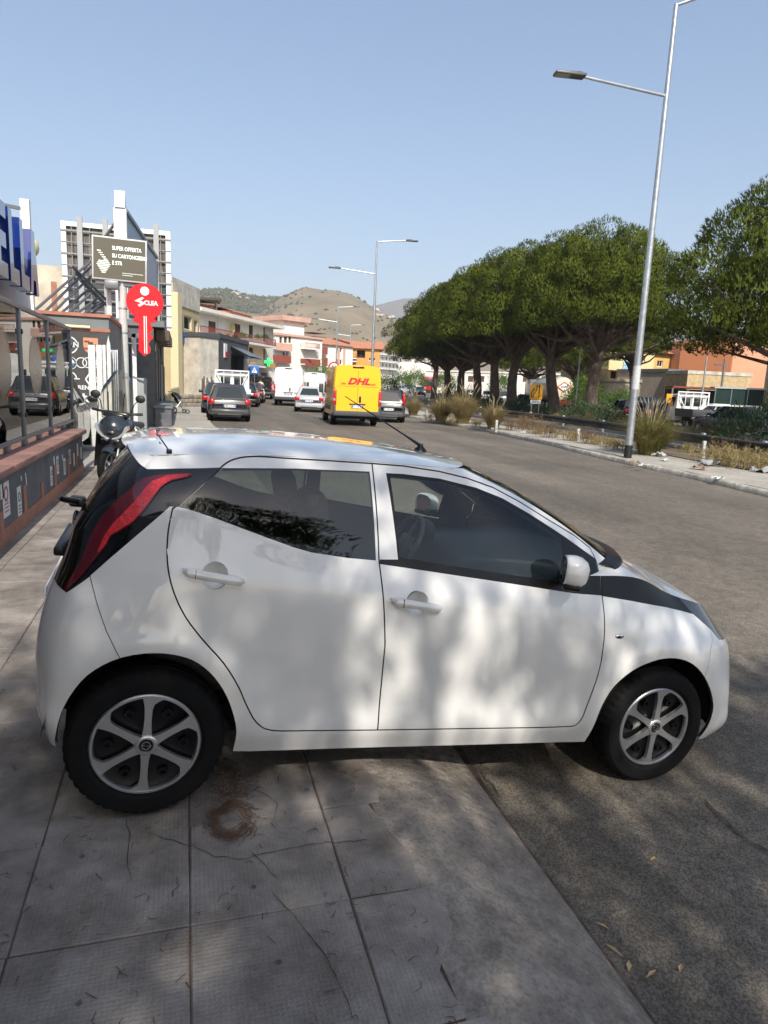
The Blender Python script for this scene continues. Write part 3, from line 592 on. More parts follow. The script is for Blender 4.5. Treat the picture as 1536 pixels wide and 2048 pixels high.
def add_grid(bm, P, tagf):
    n, k = P.shape[:2]
    V = [[bm.verts.new(P[i, j]) for j in range(k)] for i in range(n)]
    for i in range(n-1):
        for j in range(k-1):
            try: f = bm.faces.new((V[i][j], V[i][j+1], V[i+1][j+1], V[i+1][j])); f.material_index = tagf(i, j); f.smooth = True
            except ValueError: pass
add_grid(bmS, LB, lambda i, j: 4 if j < 2*NS else (5 if j >= 11*NS else 0))
add_grid(bmS, UB, lambda i, j: 3 if j < 2*NS else (2 if j >= 9*NS else 1))
bmesh.ops.remove_doubles(bmS, verts=bmS.verts[:], dist=.0006)
bmesh.ops.triangulate(bmS, faces=bmS.faces[:])
bmesh.ops.recalc_face_normals(bmS, faces=bmS.faces[:])
bmS.normal_update(); bmS.faces.ensure_lookup_table()
_c = max(bmS.faces, key=lambda f: f.calc_center_median().y)
if _c.normal.y < 0: bmesh.ops.reverse_faces(bmS, faces=bmS.faces[:]); bmS.normal_update()
bmS.verts.ensure_lookup_table(); bmS.verts.index_update(); bmS.faces.ensure_lookup_table(); bmS.faces.index_update()
BV = BVHTree.FromBMesh(bmS)
_vn = [v.normal.copy() for v in bmS.verts]; _fv = [[v.index for v in f.verts] for f in bmS.faces]; _vc = [v.co.copy() for v in bmS.verts]
from mathutils.interpolate import poly_3d_calc
def shell_normal(co):
    p, n, i, d = BV.find_nearest(co)
    ids = _fv[i]; w = poly_3d_calc([_vc[k] for k in ids], p)
    r = Vector()
    for a, k in zip(w, ids): r += _vn[k]*a
    return r.normalized()
# the half shell lives with w = +y here; the near side of the car is its mirror image (y = -w)
_cam = CARI @ CAM; _camw = Vector((_cam.x, -_cam.y, _cam.z))
def pxz(pts, w=.78):
    out = []
    for px, py in pts:
        d = CARI.to_3x3() @ ray(px, py); d = Vector((d.x, -d.y, d.z)).normalized()
        h = BV.ray_cast(_camw, d)
        p = h[0] if h[0] is not None else _camw+d*((w-_camw.y)/d.y)
        out.append((p.x, p.z))
    return out
def hitw(px, py):
    d = CARI.to_3x3() @ ray(px, py); d = Vector((d.x, -d.y, d.z)).normalized()
    return BV.ray_cast(_camw, d)[0]
def offset(poly, d):
    n = len(poly); A = sum(poly[i][0]*poly[(i+1) % n][1]-poly[(i+1) % n][0]*poly[i][1] for i in range(n)); s = 1 if A > 0 else -1
    out = []
    for i in range(n):
        p0, p, p1 = Vector(poly[i-1]), Vector(poly[i]), Vector(poly[(i+1) % n])
        a = (p-p0).normalized(); b = (p1-p).normalized(); na = Vector((a.y, -a.x)); nb = Vector((b.y, -b.x))
        m = (na+nb); m = m.normalized() if m.length > 1e-6 else na
        k = 1/max(.4, m.dot(na)); out.append((p.x+s*m.x*d*k, p.y+s*m.y*d*k))
    return out
def smooth_poly(P, n=3):                              # rounded version of a traced outline
    Q = [Vector((x, y, 0)) for x, y in P]; K = len(Q); out = []
    for i in range(K):
        p0, p1, p2, p3 = Q[i-1], Q[i], Q[(i+1) % K], Q[(i+2) % K]
        for k in range(n):
            t = k/n
            out.append(.5*((2*p1)+(-p0+p2)*t+(2*p0-5*p1+4*p2-p3)*t*t+(-p0+3*p1-3*p2+p3)*t**3))
    return [(v.x, v.y) for v in out]
def cutpoly(bm, poly, minw=.25):
    n = len(poly)
    X0 = min(p[0] for p in poly)-.05; X1 = max(p[0] for p in poly)+.05; Z0 = min(p[1] for p in poly)-.05; Z1 = max(p[1] for p in poly)+.05
    cand = set()
    for f in bm.faces:
        c = f.calc_center_median()
        if c.y > minw and X0 < c.x < X1 and Z0 < c.z < Z1: cand.add(f)
    for i in range(n):
        a = poly[i]; b = poly[(i+1) % n]
        dx, dz = b[0]-a[0], b[1]-a[1]; L = sqrt(dx*dx+dz*dz)
        if L < 1e-5: continue
        x0, x1 = min(a[0], b[0])-.002, max(a[0], b[0])+.002; z0, z1 = min(a[1], b[1])-.002, max(a[1], b[1])+.002
        fs = []
        nx, nz = -dz/L, dx/L
        for f in cand:
            if not f.is_valid: continue
            vs = [v.co for v in f.verts]
            if min(v.x for v in vs) > x1 or max(v.x for v in vs) < x0 or min(v.z for v in vs) > z1 or max(v.z for v in vs) < z0: continue
            ds = [(v.x-a[0])*nx+(v.z-a[1])*nz for v in vs]
            if min(ds) < -1e-6 and max(ds) > 1e-6: fs.append(f)
        if not fs: continue
        es = {e for f in fs for e in f.edges}; vs = {v for f in fs for v in f.verts}
        r = bmesh.ops.bisect_plane(bm, geom=list(fs)+list(es)+list(vs), dist=1e-6, plane_co=(a[0], 0, a[1]), plane_no=(nx, 0, nz))
        for g in r['geom']:
            if isinstance(g, bmesh.types.BMFace): cand.add(g)
        for e in r['geom_cut']:
            if isinstance(e, bmesh.types.BMEdge):
                for f in e.link_faces: cand.add(f)
        cand = {f for f in cand if f.is_valid}
def zc(L, ox=60, oy=830, s=.3255): return [(ox+x*s, oy+y*s) for x, y in L]
POLY = {}
def dens(P, n=3): return [(p[0], p[1]) for p in crs([(x, z, 0) for x, z in P], n)]
POLY['rarch'] = [(-.30, .1)]+dens(pxz([(109,1481),(122,1426),(141,1390),(174,1351),(223,1322),(288,1307),(346,1309),(385,1320),(418,1343),(447,1380),(464,1419),(473,1462),(468,1504)]))+[(.33, .1)]
POLY['farch'] = [(1.955, .1)]+dens(pxz([(1176,1484),(1189,1448),(1205,1409),(1228,1373),(1264,1342),(1296,1326),(1329,1317),(1361,1318),(1387,1329),(1410,1355),(1423,1386),(1426,1422),(1417,1474)]))+[(2.68, .1)]
rd = pxz([(744,927),(758,1121),(770,1290),(755,1460),(562,1462)])+dens(pxz([(545,1461),(529,1457),(512,1444),(496,1417),(477,1374),(447,1326),(406,1280),(371,1234),(350,1191),(338,1149),(334,1108),(337,1058),(345,1018)]))+pxz([(441,936)])+dens(pxz([(446,931),(456,924),(470,918),(490,914),(520,913),(564,916),(652,921)]), 2)
fd = pxz([(744,927),(758,1121),(770,1290),(755,1460),(1085,1455)])+dens(pxz([(1138,1453),(1150,1451),(1160,1442),(1172,1416),(1186,1379),(1199,1338),(1207,1288),(1209,1238),(1204,1191)]))+pxz([(1193,1124),(1180,1096),(1147,1070),(1094,1038),(1040,1004),(986,975),(933,956),(879,943),(807,932)])
POLY['rglass'] = pxz([(441,936),(590,937),(739,943),(752,1121),(696,1116),(623,1105),(585,1094),(535,1076),(482,1056),(432,1037),(388,1022),(358,1014)])
POLY['fseal'] = pxz([(772,946),(807,948),(879,957),(951,975),(1004,996),(1058,1027),(1094,1050),(1129,1073),(1190,1117),(1203,1191),(1150,1187),(1060,1173),(900,1149),(759,1128),(760,1119),(796,1119)])
POLY['fglass'] = pxz([(780,953),(807,955),(879,964),(951,982),(1004,1004),(1058,1035),(1094,1058),(1122,1080),(1134,1150),(1136,1166),(1022,1150),(897,1131),(799,1115)])
POLY['wedge'] = pxz([(1204,1192),(1264,1202),(1330,1214),(1386,1228)])+[(2.60, .93), (2.3, 1.2), (1.86, 1.2)]
POLY['head'] = pxz([(1386,1228),(1423,1261)])+[(2.70, .715), (2.80, .70), (2.90, .70), (2.95, .86), (2.6, .98), (2.40, .98)]
POLY['blackrear'] = [(-.6, .865)]+pxz([(133,1184),(180,1152),(216,1120),(340,1013),(357,1014),(441,935),(415,936),(350,937),(294,938),(283,930)])+[(-.098, 1.345), (-.3, 1.45), (-.6, 1.45)]
_lamp = zc([(990,362),(965,388),(870,408),(805,452),(725,560),(645,655),(560,715),(505,745),(480,795),(440,845),(420,866),(370,930),(300,1010),(222,1085),(225,1040),(300,930),(335,850),(370,760),(430,650),(500,560),(610,465),(700,390),(840,366)])
POLY['lens'] = smooth_poly(pxz(_lamp), 2)
POLY['lred'] = pxz(zc([(985,364),(960,384),(868,404),(800,448),(720,556),(640,650),(555,708),(498,740),(472,792),(432,845),(420,845),(440,790),(470,730),(515,668),(580,602),(650,530),(712,452),(752,410),(850,374)]))
POLY['rbumper'] = [(-.6, .05), (-.6, .865)]+pxz([(133,1184),(180,1152),(195,1211),(213,1263),(239,1315)])+[(.0, .05)]
POLY['fbumper'] = pxz([(1423,1261),(1421,1300),(1412,1345)])+[(2.55, .05), (3.2, .05), (3.2, .71), (2.80, .70)]
POLY['sill'] = [(.20, .05)]+[(.31, .335), (.45, .322), (1.9, .300), (2.0, .32)]+[(2.1, .05)]
hR = hitw(428, 1152); hF = hitw(833, 1208)
def circ(cx, cz, a, b, n=20, tilt=0): return [(cx+a*cos(t)*cos(tilt)-b*sin(t)*sin(tilt), cz+a*cos(t)*sin(tilt)+b*sin(t)*cos(tilt)) for t in [2*pi*k/n for k in range(n)]]
POLY['cupR'] = circ(hR.x+.005, hR.z+.002, .047, .050); POLY['cupF'] = circ(hF.x, hF.z+.002, .047, .050)
GAP = .0028
rd_i, rd_o = offset(rd, -GAP), offset(rd, GAP); fd_i, fd_o = offset(fd, -GAP), offset(fd, GAP)
_all = [POLY[k] for k in ('rarch', 'farch', 'rglass', 'fseal', 'fglass', 'wedge', 'head', 'blackrear', 'lens', 'lred', 'sill', 'cupR', 'cupF')]
for P in _all+[rd_i, rd_o, fd_i, fd_o, offset(POLY['rbumper'], -.0015), offset(POLY['rbumper'], .0015), offset(POLY['fbumper'], -.001), offset(POLY['fbumper'], .001)]: cutpoly(bmS, P)
rb_i, rb_o = offset(POLY['rbumper'], -.0015), offset(POLY['rbumper'], .0015); fb_i, fb_o = offset(POLY['fbumper'], -.001), offset(POLY['fbumper'], .001)
REG = {}
def classify(f):
    c = f.calc_center_median(); x, z, w, k = c.x, c.z, c.y, f.material_index
    I = lambda n: inpoly(x, z, POLY[n])
    if k == 2: return 'windscreen'
    if w > .3 or k in (0, 1):
        if I('rarch') or I('farch'): return None
    if k == 3: return 'tailglass' if w < .50 and z > 1.045 else 'blackrear'
    if I('lred') and x < .3 and w > .3: return 'lred'
    if I('lens') and x < .3 and w > .3: return 'lens'
    if I('blackrear') and x < .3 and not inpoly(x, z, rd_o): return 'blackrear'
    if I('blackrear') and x < .3 and inpoly(x, z, POLY['rglass']) is False and z > 1.0: return 'blackrear'
    if I('cupR') or I('cupF'): return None
    if inpoly(x, z, rd_i): return 'rglass' if I('rglass') else 'rdoor'
    if inpoly(x, z, fd_i):
        if I('fglass'): return 'fglass'
        return 'fseal' if I('fseal') else 'fdoor'
    if inpoly(x, z, rd_o) or inpoly(x, z, fd_o): return None
    if k in (0, 5) and I('head') and x > 2.3: return 'head'
    if k == 0 and I('wedge') and x < 2.62: return 'wedge'
    if inpoly(x, z, rb_i) or (k == 4 and z < .86): return 'rbumper'
    if inpoly(x, z, rb_o) and x < .1: return None
    if k == 5 or inpoly(x, z, fb_i): return 'fgrille' if (w < .48 and z < .50 and z > .22 and x > 2.8) else ('fbumper' if z < .72 or k == 5 else 'fender')
    if inpoly(x, z, fb_o) and x > 2.3: return None
    if I('sill') and .2 < x < 2.1: return 'sill'
    if x > 1.9 and z < 1.1: return 'fender'
    return 'body'
for f in bmS.faces:
    r = classify(f)
    if r: REG.setdefault(r, []).append(f)
def region(faces, inset=0.0, lift=0.0):
    idx = {}; vs = []; ns = []; fs = []
    for f in faces:
        t = []
        for v in f.verts:
            i = idx.get(v.index if False else v)
            if i is None:
                i = len(vs); idx[v] = i; n = shell_normal(v.co); vs.append(v.co-n*inset); ns.append(n)
            t.append(i)
        fs.append(t)
    return vs, fs, ns
def shell_obj(name, faces, m, side, parent, inset=0.0, both=False):
    vs, fs, ns = region(faces, inset)
    V, F, Nn = [], [], []
    for s in ((-1, 1) if both else (side,)):
        o = len(V); V += [(v.x, s*v.y, v.z) for v in vs]; Nn += [(n.x, s*n.y, n.z) for n in ns]
        F += [[i+o for i in (f if s > 0 else f[::-1])] for f in fs]
    me = bpy.data.meshes.new(name); me.from_pydata(V, [], F); me.materials.append(m)
    me.polygons.foreach_set('use_smooth', [True]*len(F)); me.update()
    me.normals_split_custom_set_from_vertices(Nn)
    return link(bpy.data.objects.new(name, me), parent)
M_paint = mat('pearl_white_car_paint', (.77, .76, .73), .30, coat=1.0, spec=.5)
M_gloss = mat('gloss_black_trim', (.006, .006, .007), .08, coat=.5)
M_satin = mat('satin_black_trim', (.006, .006, .007), .36, spec=.35)
M_carglass = glass('car_side_glass', (.80, .86, .82), 1.5)
M_tint = glass('tinted_rear_glass', (.44, .50, .46), 1.66)
M_lens_dark = mat('dark_red_lens', (.11, .004, .010), .08, coat=.7)
M_lens_red = mat('bright_red_lens', (.68, .008, .016), .15, coat=.8, var=.3, scale=60, bump=.4, bscale=150)
M_cabin = mat('cabin_plastic', (.075, .08, .08), .7); M_cabin2 = mat('cabin_grey_panel', (.16, .17, .17), .6)
M_seat = mat('seat_cloth', (.06, .062, .065), .9, var=.3, scale=40)
M_head = mat('headlining', (.35, .34, .32), .9)
M_paint.node_tree.nodes['Principled BSDF'].inputs['Coat IOR'].default_value = 1.65
M_headl = mat('headlight_lens', (.03, .03, .033), .06, coat=1)
car = empty('parked_car', (0, 0, 0), 0, 'white five-door hatchback with gloss black tail, parked half on the pavement', 'car')
car.matrix_world = CARM
body = shell_obj('body_side', REG['body'], M_paint, 1, car, both=True)
shell_obj('rear_bumper', REG['rbumper'], M_paint, 1, car, both=True)
shell_obj('front_bumper', REG['fbumper'], M_paint, 1, car, both=True)
if 'fgrille' in REG: shell_obj('grille', REG['fgrille'], M_satin, 1, car, both=True)
shell_obj('windscreen', REG['windscreen'], M_carglass, 1, car, both=True)
tg = shell_obj('tailgate', REG['blackrear'], M_gloss, 1, car, both=True)
shell_obj('rear_window', REG['tailglass'], M_tint, 1, tg, both=True)
INNER = [f for k in REG for f in REG[k] if k not in ('windscreen', 'tailglass', 'rglass', 'fglass')]
shell_obj('inner_lining', INNER, M_cabin, 1, car, inset=.016, both=True)
for s in (-1, 1):
    shell_obj('sill', REG['sill'], M_paint, s, car)
    fe = shell_obj('front_wing', REG['fender'], M_paint, s, car)
    shell_obj('wing_trim', REG['wedge'], M_satin, s, fe)
    hl = shell_obj('headlight', REG['head'], M_headl, s, car)
    d = shell_obj('door', REG['rdoor'], M_paint, s, car); d['label'] = 'rear side door'
    shell_obj('side_window', REG['rglass'], M_tint, s, d)
    d2 = shell_obj('door', REG['fdoor'], M_paint, s, car); d2['label'] = 'front side door'
    shell_obj('side_window', REG['fglass'], M_carglass, s, d2); shell_obj('window_seal', REG['fseal'], M_satin, s, d2)
    tl = shell_obj('tail_light', REG['lens'], M_lens_dark, s, car, inset=-.004); shell_obj('light_strip', REG['lred'], M_lens_red, s, tl, inset=-.006)
    # door handles with their cups
    for (h, dd, sl, px) in ((hR, d, -.135, 1), (hF, d2, -.12, 1)):
        n = shell_normal(h); w0 = h.y
        mb = MB()
        cup = []
        for i in range(6):
            r = 1-i/5; dep = .030*(1-r*r); cup.append([(h.x+.003+.049*r*cos(t), s*(w0-dep-.001), h.z+.002+.052*r*sin(t)) for t in [2*pi*k/20 for k in range(21)]])
        mb.grid(cup, True, flip=(s > 0)); mb.build('handle_cup', M_paint, dd)
        mb = MB(); Lh = .112
        rows = []
        for i in range(15):
            t = -1+2*i/14; x = h.x+t*Lh+.0; z = h.z+.002+sl*t*Lh; y = w0+.020+.010*(1-t*t)-.016*max(0, abs(t)-.85)/.15
            hh = .0175*(1-max(0, abs(t)-.82)/.18*.55)
            rows.append([(x, s*(y+.009*cos(a)), z+hh*sin(a)) for a in [2*pi*k/12 for k in range(13)]])
        mb.grid(rows, True, flip=(s < 0))
        for e in (rows[0], rows[-1]): mb.add(e[:-1], [tuple(range(12))], True)
        for t in (-.9, .9): mb.bar((h.x+t*Lh*.9, s*(w0-.004), h.z+sl*t*Lh), (h.x+t*Lh*.9, s*(w0+.018), h.z+sl*t*Lh), .024, .022)
        ho = mb.build('door_handle', M_paint, dd)
        mb = MB(); mb.box(h.x-.068, h.x-.0665, s*(w0+.012), s*(w0+.0372), h.z-.006, h.z+.0268); mb.build('handle_joint', M_satin, ho)
    # side indicator
    hi = hitw(1239, 1273); mb = MB(); mb.sph((hi.x, s*(hi.y-.001), hi.z), .026, 14, 8, (1, .28, .5)); ind = mb.build('side_indicator', M_chrome, car)
    mb = MB(); mb.sph((hi.x-.004, s*(hi.y+.0055), hi.z), .009, 8, 6, (1.2, .35, .7)); mb.build('indicator_lens', M_gloss, ind)
    # door mirror: painted cap on a black arm
    mb = MB(); cx, cy, cz = 1.712, .865, 1.062
    prof = [(-.052, .84), (-.050, .90), (-.035, .96), (.0, 1.0), (.030, .93), (.055, .72), (.068, .42), (.072, .0)]
    rows = []
    for dx, sc_ in prof:
        rows.append([(cx+dx, s*(cy+.098*sc_*np.sign(cos(b))*abs(cos(b))**.75*(.95 if cos(b) < 0 else 1)), cz+.078*sc_*np.sign(sin(b))*abs(sin(b))**.7*(1+.10*cos(b))) for b in [2*pi*k/24 for k in range(25)]])
    mb.grid(rows, True, flip=(s > 0)); mir = mb.build('door_mirror', M_paint, car, 60); MR = Matrix.Translation((cx, s*(cy-.10), cz)) @ Matrix.Rotation(s*radians(24), 4, 'Z') @ Matrix.Scale(.86, 4) @ Matrix.Translation((-cx, -s*(cy-.10), -cz)); mir.matrix_local = MR
    mb = MB(); mb.add(rows[0][:-1], [tuple(range(24))]); mb.xf(Matrix.Translation((.006, 0, 0))); mb.build('mirror_glass', M_chrome, mir)
    mb = MB(); mb.bbox(cx-.05, cx+.045, s*(cy-.15), s*(cy-.03), cz-.082, cz-.035, .012); mb.bbox(cx-.054, cx+.03, s*(cy-.085), s*(cy+.085), cz-.088, cz-.055, .012); mb.build('mirror_arm', M_satin, mir)
# roof, spoiler, bonnet
g3d = crs(g3, 6)
side = [p for p in g3d if p[1] > .5 and 0 <= p[0] <= 1.3]
def roof_edge(x): return float(np.interp(x, [-.15, -.05, .12, .40, .80, 1.05, 1.18, 1.30], [.535, .557, .583, .583, .578, .568, .554, .54]))
def roof_ze(x): return ZS*float(np.interp(x, [-.2, -.05, .12, .40, .80, 1.05, 1.18, 1.33], [1.355, 1.372, 1.397, 1.420, 1.438, 1.442, 1.444, 1.444]))
def roof_zc(x): return ZS*float(np.interp(x, [-.2, -.1, 0, .15, .32, .5, .7, .93, 1.1, 1.2, 1.33], [1.388, 1.408, 1.427, 1.446, 1.462, 1.472, 1.477, 1.476, 1.472, 1.467, 1.461]))
def roof_z(x, f): return roof_zc(x)-(roof_zc(x)-roof_ze(x)+.004)*abs(f)**3.2
rows = []
for i in range(41):
    u = i/40; row = []
    for j in range(41):
        f = -1+2*j/40; xr = .012-.055*(1-abs(f)**2.5); xf_ = 1.325-.085*abs(f)**3-.06*abs(f)**12
        x = xr+(xf_-xr)*u; row.append((x, f*(roof_edge(x)+.004), roof_z(x, f)+.002))
    rows.append(row)
mb = MB(); mb.grid(rows, True, flip=True); roof = mb.build('roof', M_paint, car, 80)
mb = MB(); mb.xf(Matrix.Identity(4)); mb.grid([[(x, y*.97, z-.03) for x, y, z in r] for r in rows], True); mb.build('headlining', M_head, roof, 80)
rows = []
for i in range(13):
    u = i/12; row = []
    for j in range(41):
        f = -1+2*j/40; xe = -.19+.075*abs(f)**3+.05*abs(f)**10
        x0_ = .006-.055*(1-abs(f)**2.5); x = x0_+(xe-x0_)*u; row.append((x, f*(roof_edge(x)+.004-.006*u), roof_z(x, f)+.002-.010*u*u*(1-abs(f)**4)))
    rows.append(row)
mb = MB(); mb.grid(rows, True)
edge = rows[-1]; low = [(x+.035, y*.97, z-.045) for x, y, z in edge]; low2 = [(-.055+.03*abs(y/.56)**3, y*.94, z-.062) for x, y, z in edge]
mb.grid([edge, low, low2], True)
sp = mb.build('roof_spoiler', M_paint, car, 40)
def plw(px, py, w):
    d = CARI.to_3x3() @ ray(px, py); d = Vector((d.x, -d.y, d.z)); t = (w-_camw.y)/d.y; p = _camw+d*t; return (p.x, p.z)
_wb = [(*plw(*p, w), w) for p, w in zip([(347,937),(320,937),(294,937),(280,928),(270,916),(261,902),(254,887)], [.590,.588,.583,.575,.565,.545,.515])]
_wb = [(p[0], p[2], p[1]) for p in crs([(x, w, z) for x, z, w in _wb], 3)] if False else crs([(x, w, z) for x, z, w in _wb], 3)
for s in (-1, 1):                                             # winglet running down beside the rear glass
    mb = MB(); w_ = []
    for i, b in enumerate(_wb):
        u = i/(len(_wb)-1); x = .03-.178*u; t = np.array([x, .515-.02*u, roof_z(x, .90)]); m_ = (t+b)/2+np.array([-.006, .020*(1-u), .012*(1-u)])
        q = [t, (t+m_)/2+np.array([0, .005, .005])*(1-u), m_, (m_+b)/2+np.array([0, .004, 0])*(1-u), b, b+np.array([.02, -.05, -.004])]
        w_.append([(p[0], s*p[1], p[2]) for p in q])
    mb.grid(w_, True, flip=(s < 0)); mb.build('spoiler_winglet', M_paint, sp, 70)
mb = MB(); 
for j in range(4):
    y0 = -.42+.21*j; x = .008-.055*(1-abs((y0+.1)/.56)**2.5)
    mb.add([(x-.005, y0, roof_z(x, y0/.56)+.0035), (x+.005, y0, roof_z(x, y0/.56)+.0035), (x+.005, y0+.2, roof_z(x, (y0+.2)/.56)+.0035), (x-.005, y0+.2, roof_z(x, (y0+.2)/.56)+.0035)], [(0, 1, 2, 3)])
mb.build('spoiler_gap', M_satin, sp)
for f in (-.90, .1):                                          # black clips on the roof channel
        mb = MB(); x = .010-.055*(1-abs(f)**2.5); y = f*.56; mb.bbox(x-.008, x+.012, y-.055, y+.055, roof_z(x, f)-.01, roof_z(x, f)+.0045, .002); mb.build('roof_clip', M_satin, roof)
ctr = crs(c6, NS)[8*NS:]; cow = crs(g0, NS)[8*NS:]
def resamp(C, n):
    d = np.r_[0, np.cumsum(np.linalg.norm(np.diff(C, axis=0), axis=1))]; t = np.linspace(0, d[-1], n)
    return np.stack([np.interp(t, d, C[:, k]) for k in range(3)], -1)
A = resamp(cow, 31); B = resamp(ctr, 31); rows = []
for j in range(31):
    row = []
    for i in range(21):
        u = i/20; p = A[j]*(1-u)+B[j]*u; bl = (j/30)**.6
        p = p+np.array([.02*sin(pi*u)*bl, 0, (.016*sin(pi*u**.85)*bl)]); row.append(p)
    rows.append(row)
full = [[(p[0], p[1], p[2]) for p in r] for r in rows]+[[(p[0], -p[1], p[2]) for p in r] for r in rows[::-1][1:]]
mb = MB(); mb.grid(full, True, flip=True); bon = mb.build('bonnet', M_paint, car, 80)
mb = MB()                                                     # black scuttle and wipers at the foot of the screen
cs = [(p[0], p[1], p[2]) for p in A[4:]]; cs = cs+[(x, -y, z) for x, y, z in cs[::-1][1:]]
mb.grid([[(x-.03, y, z+.022) for x, y, z in cs], [(x+.05, y, z+.012) for x, y, z in cs], [(x+.07, y, z-.004) for x, y, z in cs]], True)
mb.build('scuttle', M_satin, car)
# underbody, arches, cabin
mb = MB(); mb.box(-.28, .28-.62, -.6, .6, .25, .5) if False else mb.box(-.30, 2.75, -.55, .55, .22, .34)
mb.box(.36, 1.93, -.74, .74, .225, .30); mb.build('floor_pan', M_dark, car)
for cx in (.0, 2.325):
    for s in (-1, 1):
        mb = MB(); prof = [(.365, s*.74), (.365, s*.50), (.02, s*.50)]
        mb.lathe(prof, 28, 'Y', (cx, 0, .29), .05, pi-.05); mb.build('arch_liner', M_dark, car)
for y in (-.36, .36):                                         # front seats
    mb = MB(); mb.bbox(.78, 1.28, y-.24, y+.24, .36, .56, .06)
    M_ = Matrix.Translation((.80, y, .54)) @ Matrix.Rotation(radians(-16), 4, 'Y')
    b2 = MB(); b2.bbox(-.07, .07, -.23, .23, 0, .52, .06); b2.bbox(-.05, .055, -.14, .14, .50, .74, .05); b2.xf(M_)
    mb.add(b2.v, b2.f, True); mb.build('front_seat', M_seat, car, 60)
mb = MB(); mb.bbox(-.02, .48, -.60, .60, .40, .60, .06)
b2 = MB(); b2.bbox(-.06, .06, -.60, .60, 0, .46, .05)
for y in (-.34, .34): b2.bbox(-.04, .05, y-.12, y+.12, .47, .60, .03)
b2.xf(Matrix.Translation((.02, 0, .56)) @ Matrix.Rotation(radians(-20), 4, 'Y')); mb.add(b2.v, b2.f, True); mb.build('rear_bench', M_seat, car, 60)
mb = MB(); rows = []
for x, z in [(1.50, .56), (1.47, .74), (1.50, .86), (1.56, .915), (1.70, .945), (1.9, .975), (2.12, 1.03)]:
    rows.append([(x+.03*(1-abs(f)), f*.68, z-.01*abs(f)+.035*math.exp(-((f-.5)/.25)**2)*(1 if x < 1.75 else 0)) for f in [k/10 for k in range(-10, 11)]])
mb.grid(rows, True, flip=True); dash = mb.build('dashboard', M_cabin, car, 60)
mb = MB(); mb.sph((1.48, .37, .965), .10, 12, 8, (.55, 1.1, .7)); mb.build('instrument_pod', M_cabin, dash)
mb = MB(); TM = Matrix.Translation((1.36, .37, .885)) @ Matrix.Rotation(radians(-64), 4, 'Y')
mb.tube([(0.175*cos(2*pi*k/28), .175*sin(2*pi*k/28), 0) for k in range(29)], .015, 8, False)
mb.bbox(-.055, .055, -.065, .065, -.03, .015, .015)
for a in (0, pi, -pi/2): mb.bar((.04*cos(a), .04*sin(a), -.005), (.17*cos(a), .17*sin(a), -.003), .035, .012)
mb.xf(TM); mb.build('steering_wheel', M_cabin2, car)
mb = MB(); mb.bbox(1.27, 1.30, -.12, .12, 1.30, 1.36, .012); mb.build('rear_view_mirror', M_cabin, car)
